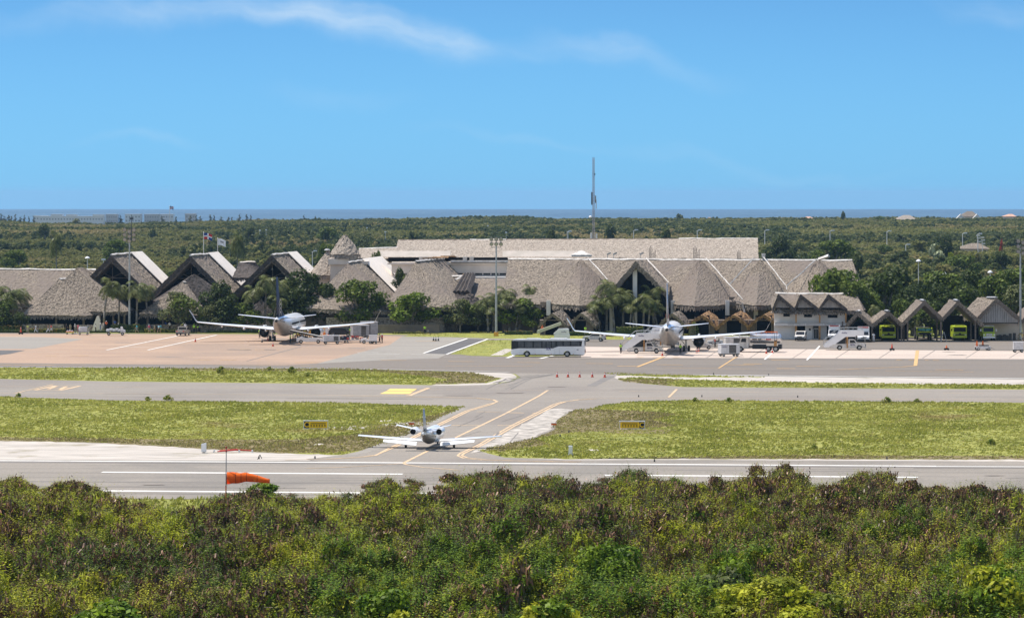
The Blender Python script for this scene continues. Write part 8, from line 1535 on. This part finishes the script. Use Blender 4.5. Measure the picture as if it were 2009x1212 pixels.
person(303, 0, 'stand', 100, 'cloth_khaki', 'cloth_brown', 'leftmost traveller of the group before the yellow hedge', d=841, skin='skin2', short=True); person(307.5, 0, 'stand', 150, 'cloth_black', 'cloth_black', 'traveller in black inside the group before the yellow hedge', d=842); person(311.5, 0, 'walk', 140, 'cloth_skyblue', 'cloth_black', 'traveller in a light blue top carrying a backpack in the group', d=840.5, skin='skin2', short=True); person(315.5, 0, 'stand', 90, 'cloth_cyan', 'cloth_khaki', 'rightmost traveller of the group before the yellow hedge', d=842.5, short=True)
person(325.5, 0, 'stand', 180, 'cloth_blue', 'cloth_black', 'person in blue up on the terrace behind the yellow hedge', d=851.5, z=.4); person(333, 0, 'stand', 180, 'cloth_white', 'cloth_black', 'person in a white shirt up on the terrace behind the yellow hedge', d=849, z=.3)
person(349, 0, 'stand', 180, 'cloth_brown', 'cloth_black', 'person standing just left of the beige pickup', d=846); person(355, 0, 'bend', -90, 'cloth_yellow', 'cloth_khaki', 'person in pale yellow leaning behind the pickup roof', cap='cloth_white', d=843, z=.6); person(363.5, 0, 'stand', 180, 'cloth_white', 'cloth_grey', 'person in white standing at the right side of the pickup bed', d=835.5, z=.5)
person(380.5, 0, 'stand', 180, 'vest_green', 'cloth_black', 'worker in a green vest left of the airliner left wingtip', cap='vest_green', d=842); person(385.5, 0, 'bend', -90, 'vest_green', 'cloth_black', 'stooping worker in a yellow-green vest beside the left wingtip', d=842.5); person(391.5, 0, 'stand', 180, 'cloth_grey', 'cloth_black', 'person in grey leaning at the wall under the left wingtip', d=843.5)
person(509.5, 663.5, 'stand', 150, 'vest_green', 'cloth_black', 'worker in a green vest beside the left engine of the dark-tailed airliner', cap='cloth_white'); person(569.5, 674.5, 'talk', -90, 'vest_green', 'cloth_black', 'worker in a green vest under the dark-tailed airliner belly'); person(575, 673, 'stand', 100, 'vest_green', 'cloth_black', 'second worker in a green vest right of the first under the belly', cap='cloth_grey')
person(640.5, 671, 'bend', -90, 'cloth_orange', 'cloth_black', 'worker in an orange vest bending behind the low pale cart'); person(744.5, 674, 'talk', -60, 'cloth_khaki', 'cloth_black', 'worker in khaki at the right end of the cart train'); person(749.8, 674, 'talk', 60, 'cloth_red', 'cloth_black', 'worker in a red vest facing the one in khaki', cap='cloth_white')
person(833.5, 656.3, 'stand', 180, 'vest_green', 'cloth_black', 'standing worker in a green vest under the bright round tree'); person(840, 657.5, 'sit', -90, 'cloth_grey', 'cloth_black', 'seated worker in dark clothes beside the green vest under the round tree', z=-.35, scale=.9)
person(1064, 0, 'stand', 180, 'cloth_orange', 'cloth_black', 'person in an orange vest left of the first gate hut', cap='cloth_orange', d=826, z=.3); person(1148.5, 0, 'walk', 170, 'vest_green', 'cloth_grey', 'worker in a green vest on the path behind the left wing of the pale airliner', d=824, z=.25)
person(1218, 694, 'talk', 20, 'vest_green', 'cloth_black', 'worker in a green vest standing left of the stairs truck'); person(1335, 694.8, 'stand', 150, 'vest_green', 'cloth_black', 'worker in a green vest under the pale-tailed airliner belly'); g_ = G(1242, 693.5); person(1242.5, 0, 'walk', -60, 'cloth_orange', 'cloth_black', 'worker in an orange and yellow vest climbing the stairs truck', cap='cloth_white', d=g_.y, z=1.15)
person(1403, 682.5, 'talk', 100, 'cloth_red', 'cloth_black', 'worker in a red vest beside the low tractor under the right wing'); person(1150, 0, 'stand', 180, 'cloth_white', 'cloth_black', 'person standing in front of the second gate hut above the bus', d=826, z=.3) if 0 else None
person(1714, 671.5, 'stand', 180, 'cloth_white', 'cloth_white', 'person in white standing between the two leftmost bays')
person(688, 661, 'stand', 180, 'vest_green', 'cloth_black', 'worker in a green vest behind the dark vehicle under the right wing'); person(1207, 503, 'talk', 180, 'cloth_white', 'cloth_white', 'roof worker', d=898) if 0 else None
